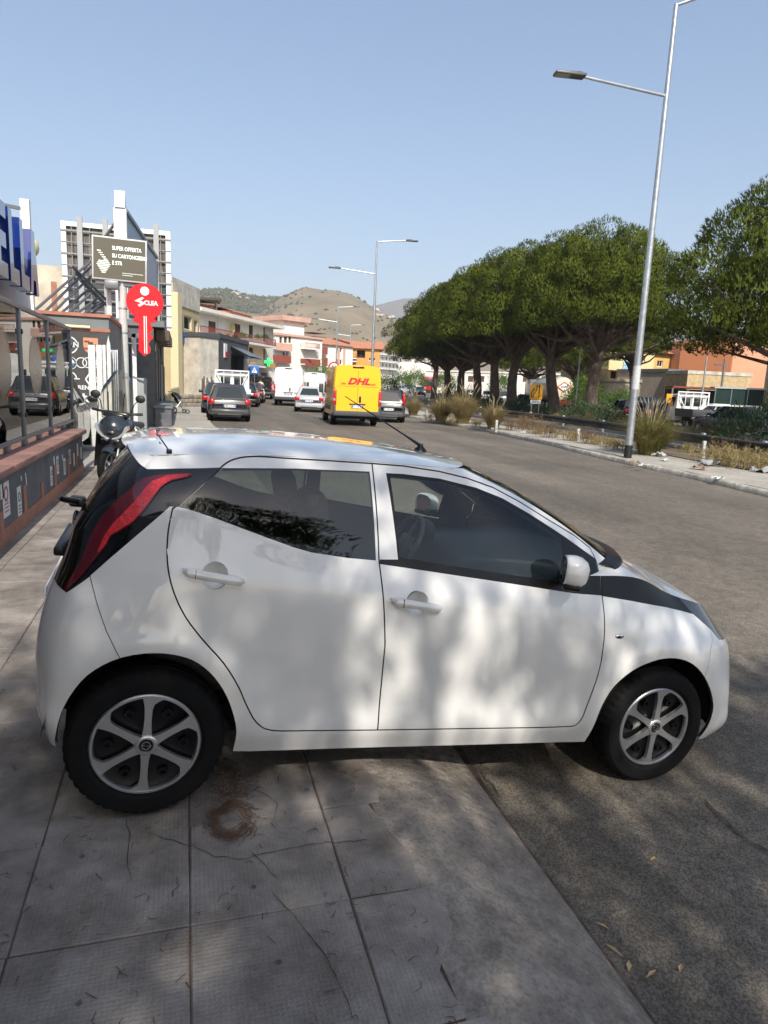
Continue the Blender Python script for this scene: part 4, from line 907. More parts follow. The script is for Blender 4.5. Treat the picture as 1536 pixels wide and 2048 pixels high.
# wheels
def wheel(x, y, s, steer=0):
    t = MB(); R = .29; hw = .082
    prof = [(.200, -hw*.80), (.215, -hw), (.245, -hw*1.06), (.268, -hw*1.02), (.2805, -hw*.86), (.2870, -hw*.70), (.2895, -hw*.45), (.2898, -hw*.30), (.2835, -hw*.27), (.2835, -hw*.20), (.2900, -hw*.17), (.2900, hw*.17), (.2835, hw*.20), (.2835, hw*.27), (.2898, hw*.30), (.2895, hw*.45), (.2870, hw*.70), (.2805, hw*.86), (.268, hw*1.02), (.245, hw*1.06), (.215, hw), (.200, hw*.80)]
    n = 144; vs = []
    for i, (r, h) in enumerate(prof):
        for j in range(n):
            rr = r-(.0055 if (j % 3 == 0 and (4 <= i <= 6 or 15 <= i <= 17)) else 0); a = 2*pi*j/n+(.012 if i > 10 else 0)
            vs.append((rr*cos(a), h, rr*sin(a)))
    k = len(prof); t.add(vs, [(i*n+j, (i+1)*n+j, (i+1)*n+(j+1) % n, i*n+(j+1) % n) for i in range(k-1) for j in range(n)], True)
    o = empty('wheel'); o.parent = car; o.location = (x, y, .29); o.rotation_euler = (0, 0, steer)
    t.build('tyre', M_rubber, o, 28)
    f = -1 if s < 0 else 1; Y = lambda d: f*(hw*.86+d)
    mb = MB(); mb.lathe([(.205, Y(-.012)), (.17, Y(-.03)), (.06, Y(-.028)), (.0, Y(-.026))], 36, 'Y'); mb.lathe([(.205, Y(-.012)), (.20, -Y(0))], 36, 'Y'); mb.build('rim', M_hubdark, o)
    cap = MB(); cap.lathe([(.1995, Y(-.010)), (.2005, Y(.000)), (.1955, Y(.005)), (.187, Y(.005)), (.184, Y(.000)), (.183, Y(-.014))], 72, 'Y')
    for i in range(6):                                        # curved spokes that widen into the rim on one side
        a = 2*pi*i/6+radians(30)
        def pt(r, off, d): return (r*cos(a)+off*-sin(a)*f, Y(d), r*sin(a)+off*cos(a)*f)
        L_ = [(.030, .020), (.06, .0150), (.10, .0125), (.14, .0135), (.160, .0185), (.172, .036), (.186, .068)]; R_ = [(.030, -.020), (.06, -.0150), (.10, -.0135), (.14, -.0155), (.165, -.020), (.180, -.024), (.1875, -.026)]
        cap.grid([[pt(r, o1, -.012), pt(r, o1*.96, .0035+.004*(.15-min(r, .15))/.15), pt(r2, o2*.96, .0035+.004*(.15-min(r, .15))/.15), pt(r2, o2, -.012)] for (r, o1), (r2, o2) in zip(L_, R_)], True, flip=(f < 0))
    cap.lathe([(.040, Y(-.012)), (.040, Y(.009)), (.036, Y(.0115)), (.027, Y(.0115)), (.0255, Y(.006)), (0, Y(.006))], 32, 'Y')
    hc = cap.build('wheel_trim', M_hub, o, 40)
    mb = MB(); mb.lathe([(.0255, Y(.0065)), (.0, Y(.0075))], 24, 'Y'); mb.build('centre_cap', M_gloss, hc)
    mb = MB(); mb.lathe([(.0165, Y(.008)), (.0165, Y(.0095)), (.0135, Y(.0095)), (.0135, Y(.008))], 24, 'Y')
    bolt = [(-.024, .0005), (-.004, .0045), (-.006, .0005), (.024, -.0005), (.004, -.0045), (.006, -.0005)]
    mb.add([(u*f*-1, Y(.0096), v) for u, v in bolt], [tuple(range(6))]); mb.build('wheel_emblem', M_chrome, hc)
    for i in range(6):                                        # bosses in the dark pockets
        a = 2*pi*i/6; mb = MB(); mb.lathe([(.021, Y(-.028)), (.018, Y(-.008)), (.010, Y(-.008)), (.009, Y(-.02)), (0, Y(-.02))], 14, 'Y', (.135*cos(a), 0, .135*sin(a))); mb.build('trim_boss', M_hubdark, hc)
    return o
M_hub = mat('silver_wheel_trim', (.66, .66, .66), .30, .9, coat=.2); M_hubdark = mat('black_wheel_trim', (.005, .005, .006), .35, spec=.35)
for s in (-1, 1):
    wheel(0.0, s*.705, s); wheel(2.34, s*.705, s, radians(0))
# rear wiper, plate lamp, aerial, exhaust
mb = MB(); mb.bbox(-.39, -.325, -.035, .035, 1.03, 1.075, .012); mb.tube([(-.36, -.02, 1.055), (-.375, -.2, 1.09), (-.385, -.37, 1.125), (-.385, -.42, 1.14)], [.016, .014, .012, .006], 8); mb.build('rear_wiper', M_satin, car)
mb = MB(); mb.bbox(-.415, -.37, -.25, .25, .86, .90, .01); mb.build('tailgate_handle', M_satin, car)
mb = MB(); mb.box(-.437, -.431, -.26, .26, .62, .73); mb.build('number_plate', M_plate, car)
mb = MB(); mb.sph((-.358, 0, .975), .04, 12, 8, (.4, 1.3, 1)); mb.build('tail_badge', M_chrome, car)
ab = Vector((1.235, 0, roof_z(1.235, 0)))
tip = None
for L_ in [k*.01 for k in range(20, 60)]:
    pass
mb = MB(); mb.lathe([(.034, 0), (.030, .012), (.014, .026), (.009, .04)], 14, 'Z', ab); mb.tube([ab+Vector((0, 0, .028)), ab+Vector((-.10, 0, .075)), ab+Vector((-.43, 0, .225))], [.009, .0045, .0022], 8); mb.build('roof_aerial', M_satin, car)
bmS.free()
# ================================================================== left side: low wall, glass screen, shop fronts, signs
XW = -1.68
M_grey = mat('slate_grey_render', (.105, .110, .118), .85, var=.18, scale=4, bump=.25, bscale=40)
M_terra = mat('terracotta_render', (.34, .155, .10), .85, var=.15, scale=6, bump=.3, bscale=40)
M_cop = mat('red_brown_coping', (.27, .145, .115), .8, var=.15, scale=5, bump=.3, bscale=30, objvar=.05)
M_paper = mat('white_sticker', (.62, .62, .60), .6, var=.1, scale=30)
M_alu = mat('grey_aluminium', (.20, .21, .22), .42, .5)
yend = onX(165, 900, XW).y
wall = empty('boundary_wall', (XW, yend, 0), 0, 'low slate grey wall with terracotta base and stickers beside the pavement', 'wall')
def wl(p): return (p[0]-XW, p[1]-yend, p[2])
mb = MB(); mb.box(-.52, 0, -18.5, 0, -.05, .665); mb.build('wall_body', M_grey, wall)
mb = MB(); mb.box(-.525, .012, -18.5, .006, -.05, .155); mb.build('base_band', M_terra, wall)
for x, y in ((-6, 1080), (3, 1070), (50, 1020), (84, 990), (110, 965), (137, 945), (152.5, 925)):
    yy = onX(x, y, XW).y-yend; mb = MB(); mb.box(.002, .0115, yy-.07, yy+.07, .15, .34+.05*(x % 3)); mb.build('pier', M_terra, wall)
for k in range(18):
    mb = MB(); mb.bbox(-.60, .07, -1.03*(k+1)+.05, -1.03*k+.046, .667, .738, .012); mb.build('coping_slab', M_cop, wall)
M_ink = mat('sticker_print', (.07, .07, .09), .6); M_inkred = mat('sticker_red_print', (.35, .06, .06), .6)
for cx, cy, w, h in ((75,760,.26,.34),(245,790,.17,.32),(655,460,.13,.25),(735,320,.15,.24),(825,340,.15,.23),(890,215,.16,.22),(945,250,.12,.20),(990,125,.12,.20),(1035,165,.11,.19),(975,325,.08,.15),(20,660,.12,.14),(690,265,.07,.12),(800,225,.05,.08),(330,500,.03,.14),(270,490,.03,.05)):
    p = wl(onX(cx*.15625, 880+cy*.15625, XW)); mb = MB(); mb.box(.001, .0045, p[1]-w/2, p[1]+w/2, p[2]-h/2, p[2]+h/2)
    if w < .09: mb.xf(Matrix.Translation((0, p[1], p[2])) @ Matrix.Rotation(.3, 4, 'X') @ Matrix.Translation((0, -p[1], -p[2])))
    st = mb.build('sticker', M_paper, wall)
    if w > .12:
        mb = MB(); mb.lathe([(w*.30, 0), (w*.30, .0022), (w*.20, .0022), (w*.20, 0)], 20, 'X', (.0046, p[1], p[2]+h*.16)); 
        for q in range(3): mb.box(.0046, .0062, p[1]-w*.3, p[1]+w*.3, p[2]-h*(.12+.11*q)-.006, p[2]-h*(.12+.11*q)+.006)
        tag(mb.build('print', M_inkred if cx == 75 else M_ink, st), kind='stuff')
# glass screen
XF = -1.93
M_screen = glass('screen_glass', (.80, .84, .82), 1.62)
M_frost = glass('frosted_decal', (.62, .58, .56), 1.9, .25)
py_ = [onX(x, y, XF).y for x, y in ((35, 618), (92, 642), (138, 660))]; st_ = py_[1]-py_[0]
posts = [py_[0]-st_*k for k in range(6, 0, -1)]+py_
scr = empty('glass_screen', (XF, posts[-1], .74), 0, 'glass screen in a grey frame standing on the low wall', 'screen'); Z0, Z1 = .04, 1.645
for y in posts:
    mb = MB(); mb.bbox(-.028, .028, y-posts[-1]-.028, y-posts[-1]+.028, 0, Z1+.03, .004); mb.build('post', M_alu, scr)
    for zz in (.35, 1.35): mb = MB(); mb.bbox(.0275, .045, y-posts[-1]-.02, y-posts[-1]+.02, zz, zz+.06, .004); mb.build('hinge', M_black, scr)
mb = MB(); mb.bbox(-.03, .03, posts[0]-posts[-1], .03, Z1, Z1+.055, .006); mb.build('top_rail', M_alu, scr)
mb = MB(); mb.bbox(-.025, .025, posts[0]-posts[-1], .028, .075, .12, .005); mb.build('bottom_rail', M_alu, scr)
for a, b in zip(posts[:-1], posts[1:]):
    a -= posts[-1]; b -= posts[-1]
    mb = MB(); mb.box(-.004, .004, a+.03, b-.03, .122, Z1-.002); g = mb.build('glass_panel', M_screen, scr)
    mb = MB(); mb.lathe([(.40, .0045), (.40, .0062), (.375, .0062), (.375, .0045)], 40, 'X', (0, (a+b)/2, .98)); mb.lathe([(.36, .0046), (.36, .0055), (0, .0055)], 40, 'X', (0, (a+b)/2, .98)); mb.build('frosted_disc', M_frost, g)
    for q in (.0, .5): mb = MB(); mb.bbox(-.035, .035, a+(b-a)*q-.05, a+(b-a)*q+.05, 0, .075, .005); mb.build('foot', M_alu, scr)
# the showroom behind it, with its raised blue letters
M_wallgrey = mat('pale_grey_cladding', (.42, .42, .43), .5, var=.06, scale=2); M_beige = mat('warm_beige_wall', (.55, .44, .30), .8, var=.1, scale=2)
sh = empty('showroom_building', (-4.6, 13.2, 0), 0, 'car showroom behind the glass screen with grey fascia', 'building')
mb = MB(); mb.box(-9, 0, -26, 0, 0, 3.0); mb.build('wall', M_beige, sh)
mb = MB(); mb.box(-9, 2.05, -26, 0.0, 2.62, 3.95); mb.build('fascia', M_wallgrey, sh)
for k in range(6): mb = MB(); mb.box(.002, .03, -3.6*k-3.4, -3.6*k-.3, .1, 2.5); mb.build('shop_window', M_winglass, sh)
mb = MB(); mb.box(2.0, 2.14, -.02, .10, .0, 4.45); mb.build('end_post', M_white, sh)
for z in (3.95, 4.3): mb = MB(); mb.bar((2.07, .04, z), (.6, -.8, z), .05); mb.build('top_bar', M_alu, sh)
mb = MB(); mb.sph((2.16, .12, 3.72), .14, 10, 6, (.6, 1, 1)); mb.build('wall_lamp', mat('yellowed_lamp', (.6, .55, .3), .4), sh)
mb = MB(); mb.box(-1.0, 2.2, -26, .02, -.2, .03); mb.build('terrace', M_fore, sh)
M_blue = mat('gloss_blue_letter', (.012, .035, .20), .12, coat=.8)
def letter(poly, y0, name, label, holes=None):
    mb = MB(); mb.ext([(u+y0, v+2.82) for u, v in poly], 'X', -2.36, -2.20); o = mb.build('sign_letter', M_blue); tag(o, label, 'letter', 'raised blue letters above the showroom')
Lp = [(0, 0), (.52, 0), (.52, .20), (.20, .20), (.20, .93), (0, .93)]; Ep = [(0, 0), (.52, 0), (.52, .19), (.20, .19), (.20, .37), (.48, .37), (.48, .56), (.20, .56), (.20, .74), (.52, .74), (.52, .93), (0, .93)]
Ap = [(0, 0), (.17, 0), (.215, .2), (.385, .2), (.43, 0), (.60, 0), (.40, .93), (.20, .93)]
yl1 = onX(15, 416, -2.2).y; yl2 = onX(38, 440, -2.2).y; yl3 = onX(60, 470, -2.2).y
letter(Ep, yl1-.66, 'E', 'raised blue letter E at the left picture edge'); letter(Lp, yl1, 'L', 'raised blue letter L next to the cut off E'); letter(Lp, yl2, 'L', 'raised blue letter L next to the final A'); letter(Ap, yl3-.10, 'A', 'raised blue letter A at the end of the sign')
mb = MB(); mb.bbox(-.24, .24, -.28, .28, .0, .82, .03); mb.bbox(-.27, .27, -.31, .31, .82, .90, .02); bn = mb.build('wheelie_bin', mat('dark_green_bin', (.012, .03, .025), .5)); bn.location = (-2.75, 9.4, .03); tag(bn, 'dark green wheelie bin behind the glass screen', 'bin')
# dark panel with car makers' emblems
YL = 19.0
GX = onY(219, 700, 19.0).x
lw = empty('garage_building', (GX, YL, 0), 0, 'grey garage with red brown trim behind the scooter', 'building')
M_gar = mat('mid_grey_render', (.17, .185, .185), .8, var=.12, scale=2); M_pan = mat('dark_brown_panel', (.055, .052, .05), .7, var=.15, scale=3); M_rtrim = mat('rust_red_trim', (.38, .15, .10), .7, var=.2, scale=5)
def P19(px, py): p = onY(px, py, YL); return (p.x-GX, p.z)
zt = P19(190, 632)[1]; zm = P19(190, 661)[1]
mb = MB(); mb.box(-7, 0, .0, 6.0, 0, zt-.03); mb.build('wall', M_gar, lw)
mb = MB(); mb.box(-7.05, .05, -.06, 6.05, zt-.03, zt+.05); mb.build('roof_trim', M_rtrim, lw)
mb = MB(); mb.box(-7.05, .03, -.05, -.002, zm-.03, zm+.05); mb.build('trim_band', M_rtrim, lw)
mb = MB(); mb.box(-3.2, -.02, -.04, -.003, .12, zm-.04); pn = mb.build('emblem_panel', M_pan, lw)
mb = MB(); x0, z0 = P19(128, 652); x1, _ = P19(181, 655); mb.tube([(x0, -.10, z0), (x1, -.10, z0)], .035, 8); mb.build('tube_lamp', mat('yellow_tube', (.75, .70, .35), .4), lw)
M_emb = mat('white_emblem', (.72, .72, .70), .6); M_embb = mat('blue_emblem', (.03, .18, .5), .5); M_embo = mat('orange_emblem', (.55, .26, .14), .6)
def ring(mb, c, r, w, a0=0, a1=2*pi, d=-.045): mb.lathe([(r, d), (r, d-.012), (r-w, d-.012), (r-w, d)], 32, 'Y', (c[0], 0, c[1]), a0, a1)
def emb(fn, m=M_emb): mb = MB(); fn(mb); mb.build('emblem', m, pn)
sz = 19.5/1360
for cx in (164, 177, 190, 203):
    c = P19(cx-.5, 725.5); emb(lambda mb: ring(mb, c, 9.3*sz, 1.6*sz))
c = P19(138, 690); emb(lambda mb: (ring(mb, c, 15*sz, 2.2*sz, -1.25, -.35), ring(mb, c, 15*sz, 2.2*sz, .35, 1.25)))
c = P19(141, 726); emb(lambda mb: ring(mb, c, 11*sz, 1.0*sz)); emb(lambda mb: mb.lathe([(7*sz, -.045), (7*sz, -.05), (0, -.05)], 16, 'Y', (c[0], 0, c[1]), 0, pi/2)); emb(lambda mb: mb.lathe([(7*sz, -.045), (7*sz, -.05), (0, -.05)], 16, 'Y', (c[0], 0, c[1]), -pi/2, 0), M_embb)
c = P19(139, 757); emb(lambda mb: (ring(mb, c, 13*sz, 2*sz, 0, pi*.45), mb.box(c[0], c[0]+17*sz, -.057, -.045, c[1]-1*sz, c[1]+1*sz)))
c = P19(182, 690); sp_ = [(-12, 12), (12, 12), (12, -3), (9, -11), (0, -17), (-9, -11), (-12, -3)]
emb(lambda mb: mb.ext([(c[0]+u*sz, c[1]+v*sz) for u, v in sp_], 'Y', -.055, -.042), M_embo); emb(lambda mb: mb.box(c[0]-4*sz, c[0]+4*sz, -.062, -.0555, c[1]-5*sz, c[1]+5*sz), M_pan)
for k in range(3): emb(lambda mb: mb.box(c[0]+(2 if k % 2 else -10)*sz, c[0]+(10 if k % 2 else -2)*sz, -.060, -.0552, c[1]-(8-k*6)*sz, c[1]-(5-k*6)*sz), mat('dark_red_emblem', (.2, .03, .03), .6))
c = P19(184, 759); emb(lambda mb: [mb.bar((c[0]+a[0]*sz, -.05, c[1]+a[1]*sz), (c[0]+b[0]*sz, -.05, c[1]+b[1]*sz), 2.6*sz, .012, (0, 1, 0)) for a, b in (((0, 15), (10, 0)), ((10, 0), (0, -15)), ((0, -15), (-10, 0)), ((-10, 0), (0, 15)))])
FR = lambda c: frame((c[0], -.046, c[1]), (1, 0, 0), (0, 0, 1))
for t, px, py, s_, b in (('AN', 147.5, 690, 9, .004), ('RENAULT', 183, 776, 7.5, .004), ('Jeep', 186, 797, 15, .012), ('JAGUAR', 153, 796, 8.5, .006)): text('lettering', t, s_*sz*1.35, M_emb, FR(P19(px, py)), pn, depth=.004, bold=b, align='CENTER')
# white gate posts in front of the panel
M_gate = mat('white_corrugated_post', (.62, .62, .60), .5, var=.12, scale=8)
gt = empty('sliding_gate', (-1.7, 17.2, 0), 0, 'white gate posts in front of the dark emblem panel', 'gate')
for px, w in ((183, .075), (198, .06), (208, .035)):
    p = onY(px, 690, 17.2); mb = MB(); mb.bbox(p.x+1.7-w, p.x+1.7+w, -.05, .05, 0, p.z, .01)
    for k in (-.5, .0, .5): mb.bbox(p.x+1.7+k*w-.012, p.x+1.7+k*w+.012, -.062, -.045, .02, p.z-.02, .005)
    mb.build('gate_post', M_gate, gt)
mb = MB(); p = onY(217, 690, 17.2); q = onY(217, 672, 17.2); mb.ext([(p.x+1.66, 0.0), (p.x+1.74, 0), (p.x+1.74, p.z), (p.x+1.70, q.z), (p.x+1.66, p.z)], 'Y', -.02, .02); mb.build('picket', M_gate, gt)
for px in (222, 226, 230, 234): p = onY(px, 700, 17.6); mb = MB(); mb.bbox(p.x+1.685, p.x+1.715, .38, .42, 0, p.z, .006); mb.build('gate_bar', M_galv, gt)
# pole with the display board and the key
YK = 22.3; kp = onY(248, 700, YK); M_polew = mat('pale_grey_pole', (.50, .51, .50), .5, var=.08, scale=4)
sg = empty('sign_pole', (kp.x, YK, 0), 0, 'grey sign pole carrying an olive display board', 'sign')
def PK(px, py, dy=0): p = onY(px, py, YK+dy); return (p.x-kp.x, p.z)
mb = MB(); mb.tube([(0, 0, 0), (0, 0, 4.55)], .125, 20); pole = mb.build('pole', M_polew, sg)
for z in (1.6, 2.9, 3.6): mb = MB(); mb.tube([(0, 0, z), (0, 0, z+.04)], .135, 20); mb.build('clamp', M_galv, sg)
a, b = PK(186, 475), PK(293, 566); bw, bh = b[0]-a[0], a[1]-b[1]
Mb = Matrix.Translation(((a[0]+b[0])/2, -.1, (a[1]+b[1])/2)) @ Matrix.Rotation(radians(1.2), 4, 'Y')
M_disp = mat('olive_display', (.105, .095, .066), .35); M_led = mat('lit_display_text', (.75, .85, .75), .5, emit=((.75, .9, .8), .5))
dsp = empty('display_board'); dsp.parent = sg; dsp.matrix_local = Mb
mb = MB(); mb.bbox(-bw/2-.03, bw/2+.03, -.10, .16, -bh/2-.03, bh/2+.03, .015); mb.build('casing', M_polew, dsp)
mb = MB(); mb.box(-bw/2+.015, bw/2-.015, -.106, -.10, -bh/2+.015, bh/2-.015); scn = mb.build('screen', M_disp, dsp)
for k, (t, v, sx) in enumerate((('SUPER OFFERTA', .60, 1), ('SU CARTONGESSO', .415, 1), ('E STR', .24, 1))):
    text('display_text', t, .15, M_led, frame((-bw/2+.36*bw, -.1085, -bh/2+(.16+v)*bh), (1, 0, 0), (0, 0, 1)), scn, bold=.002, align='LEFT', sx=.74)
mb = MB()                                                    # striped diamond picture
for k in range(8):
    v = -.36+.04*k; w = .02+.125*(1-abs(k-5)/6); mb.box(-.30*bw-w*bw*.9, -.30*bw+w*bw*.9, -.1085, -.107, v*bh, v*bh+.018*bh)
for k in range(5): mb.box(-.42*bw+k*.03*bw, -.35*bw+k*.03*bw, -.1085, -.107, (.16-.05*k)*bh, (.178-.05*k)*bh)
for k in range(2): mb.box(.05*bw, (.45-.2*k)*bw, -.1085, -.107, (-.33-.05*k)*bh, (-.322-.05*k)*bh)
tag(mb.build('display_picture', M_led, scn), kind='stuff')
mb = MB(); mb.bbox(-bw/2+.05, bw/2+.08, -.02, .22, -bh/2-.16, -bh/2-.031, .02); mb.build('bracket_beam', M_alu, dsp)
mb = MB(); x, z = PK(225, 572); mb.bbox(x-.18, x+.2, -.45, -.1, z-.12, z+.1, .02); mb.xf(Matrix.Identity(4)); mb.build('flood_light', M_alu, sg)
mb = MB(); mb.bbox(-.46, -.32, .05, .15, 2.2, 4.4, .01); mb.build('rear_post', M_polew, sg)
# red key
M_keyred = mat('glossy_red_sign', (.62, .012, .02), .3, coat=.3); M_keyw = mat('white_sign', (.8, .8, .78), .4)
kc = PK(291, 606); key = empty('key_sign', (kp.x+kc[0], YK-.25, kc[1]), 0, 'red key shaped sign with white lettering hung on the grey pole', 'sign')
r = 31*YK*1.03/1360; kz = lambda py: (606-py)*YK*1.03/1360; kx = lambda px: (px-291)*YK*1.03/1360
pts = [(r*cos(t), r*sin(t)) for t in [radians(d) for d in range(-58, 240, 8)]]
pts += [(kx(273), kz(634)), (kx(271), kz(640)), (kx(280), kz(643)), (kx(279), kz(690)), (kx(288), kz(699)), (kx(298), kz(692)), (kx(299), kz(683)), (kx(295), kz(677)), (kx(299), kz(671)), (kx(304), kz(666)), (kx(298), kz(659)), (kx(304), kz(652)), (kx(300), kz(645)), (kx(300), kz(641)), (kx(310), kz(638)), (kx(307), kz(631))]
mb = MB(); mb.ext(pts, 'Y', -.06, .06); kb = mb.build('key_plate', M_keyred, key)
mb = MB(); mb.lathe([(.125, -.065), (.125, -.07), (0, -.07)], 24, 'Y', (0, 0, kz(588))); mb.build('key_hole', M_keyw, key)
zz = [(-.27, .03), (-.06, .15), (.0, .12), (-.10, .05), (.03, -.02), (-.13, -.13), (-.18, -.08), (-.09, -.02)]
mb = MB(); mb.ext([(u-.02, v-.02) for u, v in zz], 'Y', -.07, -.061); mb.build('key_flash', M_keyw, key)
text('key_lettering', 'CLEA', .17, M_keyw, frame((.165, -.062, -.03), (1, 0, 0), (0, 0, 1)), key, depth=.004, bold=.007, sx=.95)
for px0 in (289.2, 292.6): mb = MB(); mb.box(kx(px0)-.012, kx(px0)+.012, -.068, -.061, kz(694), kz(630)); mb.build('key_groove', M_keyw, key)
mb = MB(); mb.bar((kx(291), .0, -1.2), (-kc[0], .25, -1.2), .04); mb.bar((kx(291), .0, -.5), (-kc[0], .25, -.5), .04); mb.build('key_bracket', M_galv, key)
# shop with dark front
sf = empty('dark_shop_building', (-1.02, 25.2, 0), 0, 'single storey dark grey shop front behind the key sign', 'building')
mb = MB(); mb.box(-9, 0, 0, 11.4, 0, 3.35); mb.build('wall', M_grey, sf)
mb = MB(); mb.box(-9, .35, -.1, 11.5, 3.35, 3.55); mb.build('roof_slab', M_alu, sf)
M_wood = mat('brown_shutter', (.12, .09, .065), .8, var=.3, scale=9); M_cream = mat('cream_panel', (.5, .42, .25), .7)
for y0, y1, z0, z1, m in ((.5, 1.7, .9, 2.9, M_wood), (2.6, 4.0, .9, 2.7, M_winglass), (4.8, 5.7, .05, 2.4, M_black), (6.4, 8.6, .7, 2.2, M_cream), (6.2, 9.6, 2.35, 3.0, M_wood), (9.4, 10.6, .3, 2.2, M_black)):
    mb = MB(); mb.box(.002, .05, y0, y1, z0, z1); w = mb.build('shop_window' if m in (M_winglass, M_cream) else 'shutter', m, sf)
    for k in range(1, 4): mb = MB(); yy = y0+(y1-y0)*k/4; mb.box(.0505, .065, yy-.02, yy+.02, z0, z1); mb.build('mullion', M_alu, w)
mb = MB(); mb.box(.002, .55, -.1, 6.0, -.02, .62); mb.build('planter_base', M_grey, sf)
mb = MB(); mb.box(-.05, .6, -.15, 6.05, .62, .70); mb.build('planter_top', M_gar, sf)
for y0 in (.5, 2.6, 4.6): mb = MB(); mb.box(.05, .5, y0, y0+1.4, 2.95, 3.3); mb.build('sign_box', M_wood, sf)
mb = MB(); p = onY(275, 790, 23.6); mb.bbox(-.28, .28, -.2, .2, 0, 1.62, .02); cb = mb.build('cabinet', mat('grey_steel_cabinet', (.26, .28, .28), .5)); cb.location = (p.x, 23.6, 0); tag(cb, 'grey steel utility cabinet at the corner of the dark shop', 'cabinet')
mb = MB(); mb.box(-.29, .29, -.206, -.2, 1.05, 1.06); mb.build('door_joint', M_alu, cb)
p = onY(268, 700, 23.4); mb = MB(); mb.bbox(-.07, .07, -.05, .05, 0, 3.0, .01); mb.bbox(-.2, .2, -.05, .05, 2.85, 3.0, .01); po = mb.build('white_post', M_white); po.location = (p.x, 23.4, 0); tag(po, 'white angular post beside the grey sign pole', 'post')
# hoardings on the roof
YB = 37.0; bb = empty('hoarding', (-3.1, YB, 3.5), 0, 'large roof hoarding seen from behind with white steel frame', 'billboard')
M_ply = mat('stained_hoarding_back', (.21, .19, .17), .9, col2=(.028, .027, .027), scale=2.2, stretch=(4.5, 1, .45)); M_dpan = mat('dark_hoarding_panel', (.06, .065, .07), .8, var=.2, scale=3)
def PB(px, py): p = onY(px, py, YB); return (p.x+3.1, p.z-3.5)
x0, z1 = PB(122, 442); x1, _ = PB(340, 462); z0 = PB(340, 663)[1]; zm = PB(300, 565)[1]; zb = z0-.0
mb = MB(); mb.box(x0+.2, x1-.2, .0, .08, zm, z1-.2); mb.build('upper_panel', M_ply, bb)
mb = MB(); mb.box(x0+.2, x1-.2, .0, .08, zb-.1, zm-.02); mb.build('lower_panel', M_dpan, bb)
for a, b in (((x0+.1, zb), (x0+.1, z1)), ((x1-.1, zb), (x1-.1, z1))): mb = MB(); mb.bar((a[0], -.02, a[1]), (b[0], -.02, b[1]), .22, .2); mb.build('frame_side', M_white, bb)
mb = MB(); mb.bar((x0, -.021, z1-.1), (x1, -.021, z1-.1), .2, .2); mb.build('frame_top', M_white, bb)
M_lat = mat('grey_lattice', (.26, .26, .25), .6)
for px in (160, 211, 312): x = PB(px, 445)[0]; mb = MB(); mb.bar((x, -.2, zb-.3), (x, -.2, z1+.25), .24, .2); mb.build('upright', mat('grey_upright', (.33, .34, .34), .6), bb)
for k in range(9):
    z = zb+.2+(z1-zb-.6)*k/8; mb = MB(); mb.bar((x0-.03, -.14, z), (x1+.03, -.14, z), .03 if k % 2 else .06, .03 if k % 2 else .06); mb.build('cross_bar', M_lat, bb)
for k in range(6): x = x0+.45+(x1-x0-.9)*k/5; mb = MB(); mb.bar((x, -.10, zb), (x, -.10, z1-.2), .03); mb.build('stud', M_lat, bb)
sf_ = empty('strut_frame', onY(120, 630, 28), 0, 'fan of inclined steel struts bracing the roof hoarding', 'frame')
for i, (a, b) in enumerate((((68,622),(190,515)), ((85,628),(190,525)), ((103,628),(190,545)), ((118,630),(186,570)), ((130,632),(190,580)), ((145,633),(205,590)), ((160,634),(212,596)), ((175,635),(214,603)), ((143,531),(218,605)), ((150,545),(214,612)), ((160,560),(200,600)))):
    p = onY(a[0], a[1], 27.5+.4*i % 3); q = onY(b[0], b[1], 31+.3*(i % 4)); mb = MB(); mb.tube([p-sf_.location, q-sf_.location], .05, 6); mb.build('strut', mat('dull_steel', (.16, .16, .165), .5, .4), sf_)
hp = onY(247, 480, 27); hq = onY(311, 560, 36.5); hd = empty('roadside_hoarding', (hp.x, 27, 4.2), atan2(hq.y-27, hq.x-hp.x), 'hoarding seen edge on above the olive display board', 'billboard'); hl = math.hypot(hq.x-hp.x, hq.y-27)
ztop = onY(247, 417, 27).z-4.2; M_post = mat('faded_blue_poster', (.25, .45, .58), .5, var=.3, scale=.8, col2=(.5, .42, .48))
mb = MB(); mb.box(0, hl, -.06, .1, .0, ztop-.1); mb.build('poster_panel', M_post, hd)
mb = MB(); mb.bbox(-.10, .12, -.12, .3, -.6, ztop+.0, .02); mb.build('end_post', M_white, hd)
mb = MB(); mb.ext([(-.16, ztop), (.18, ztop), (-.1, ztop+.55)], 'Y', -.1, .25); mb.build('post_cap', M_galv, hd)
mb = MB(); mb.bar((0, -.08, ztop-.06), (hl, -.08, ztop-.06), .14, .12); mb.bar((0, -.08, .05), (hl, -.08, .05), .14, .12); mb.build('poster_frame', M_alu, hd)
a = onY(240, 433, 27.5); b = onY(207, 478, 31); mb = MB(); mb.tube([a, b], .06, 6); tag(mb.build('hoarding_brace', M_alu), 'dark diagonal brace behind the edge on hoarding', 'brace')
# stucco house behind the hoarding, left
hp = onY(75, 560, 46); mb = MB(); mb.box(-9, 3.4, 0, 8, 0, 7.9); o = mb.build('stucco_house', mat('stained_cream_stucco', (.52, .46, .36), .9, var=.2, scale=1.2)); o.location = (hp.x, 46, 0); tag(o, 'stained cream house end behind the steel struts', 'building')
mb = MB(); x = onY(108, 580, 45.98).x-hp.x; mb.box(x-.15, x+.15, -.06, -.002, 5.2, 7.0); mb.build('brick_patch', M_terra, o)
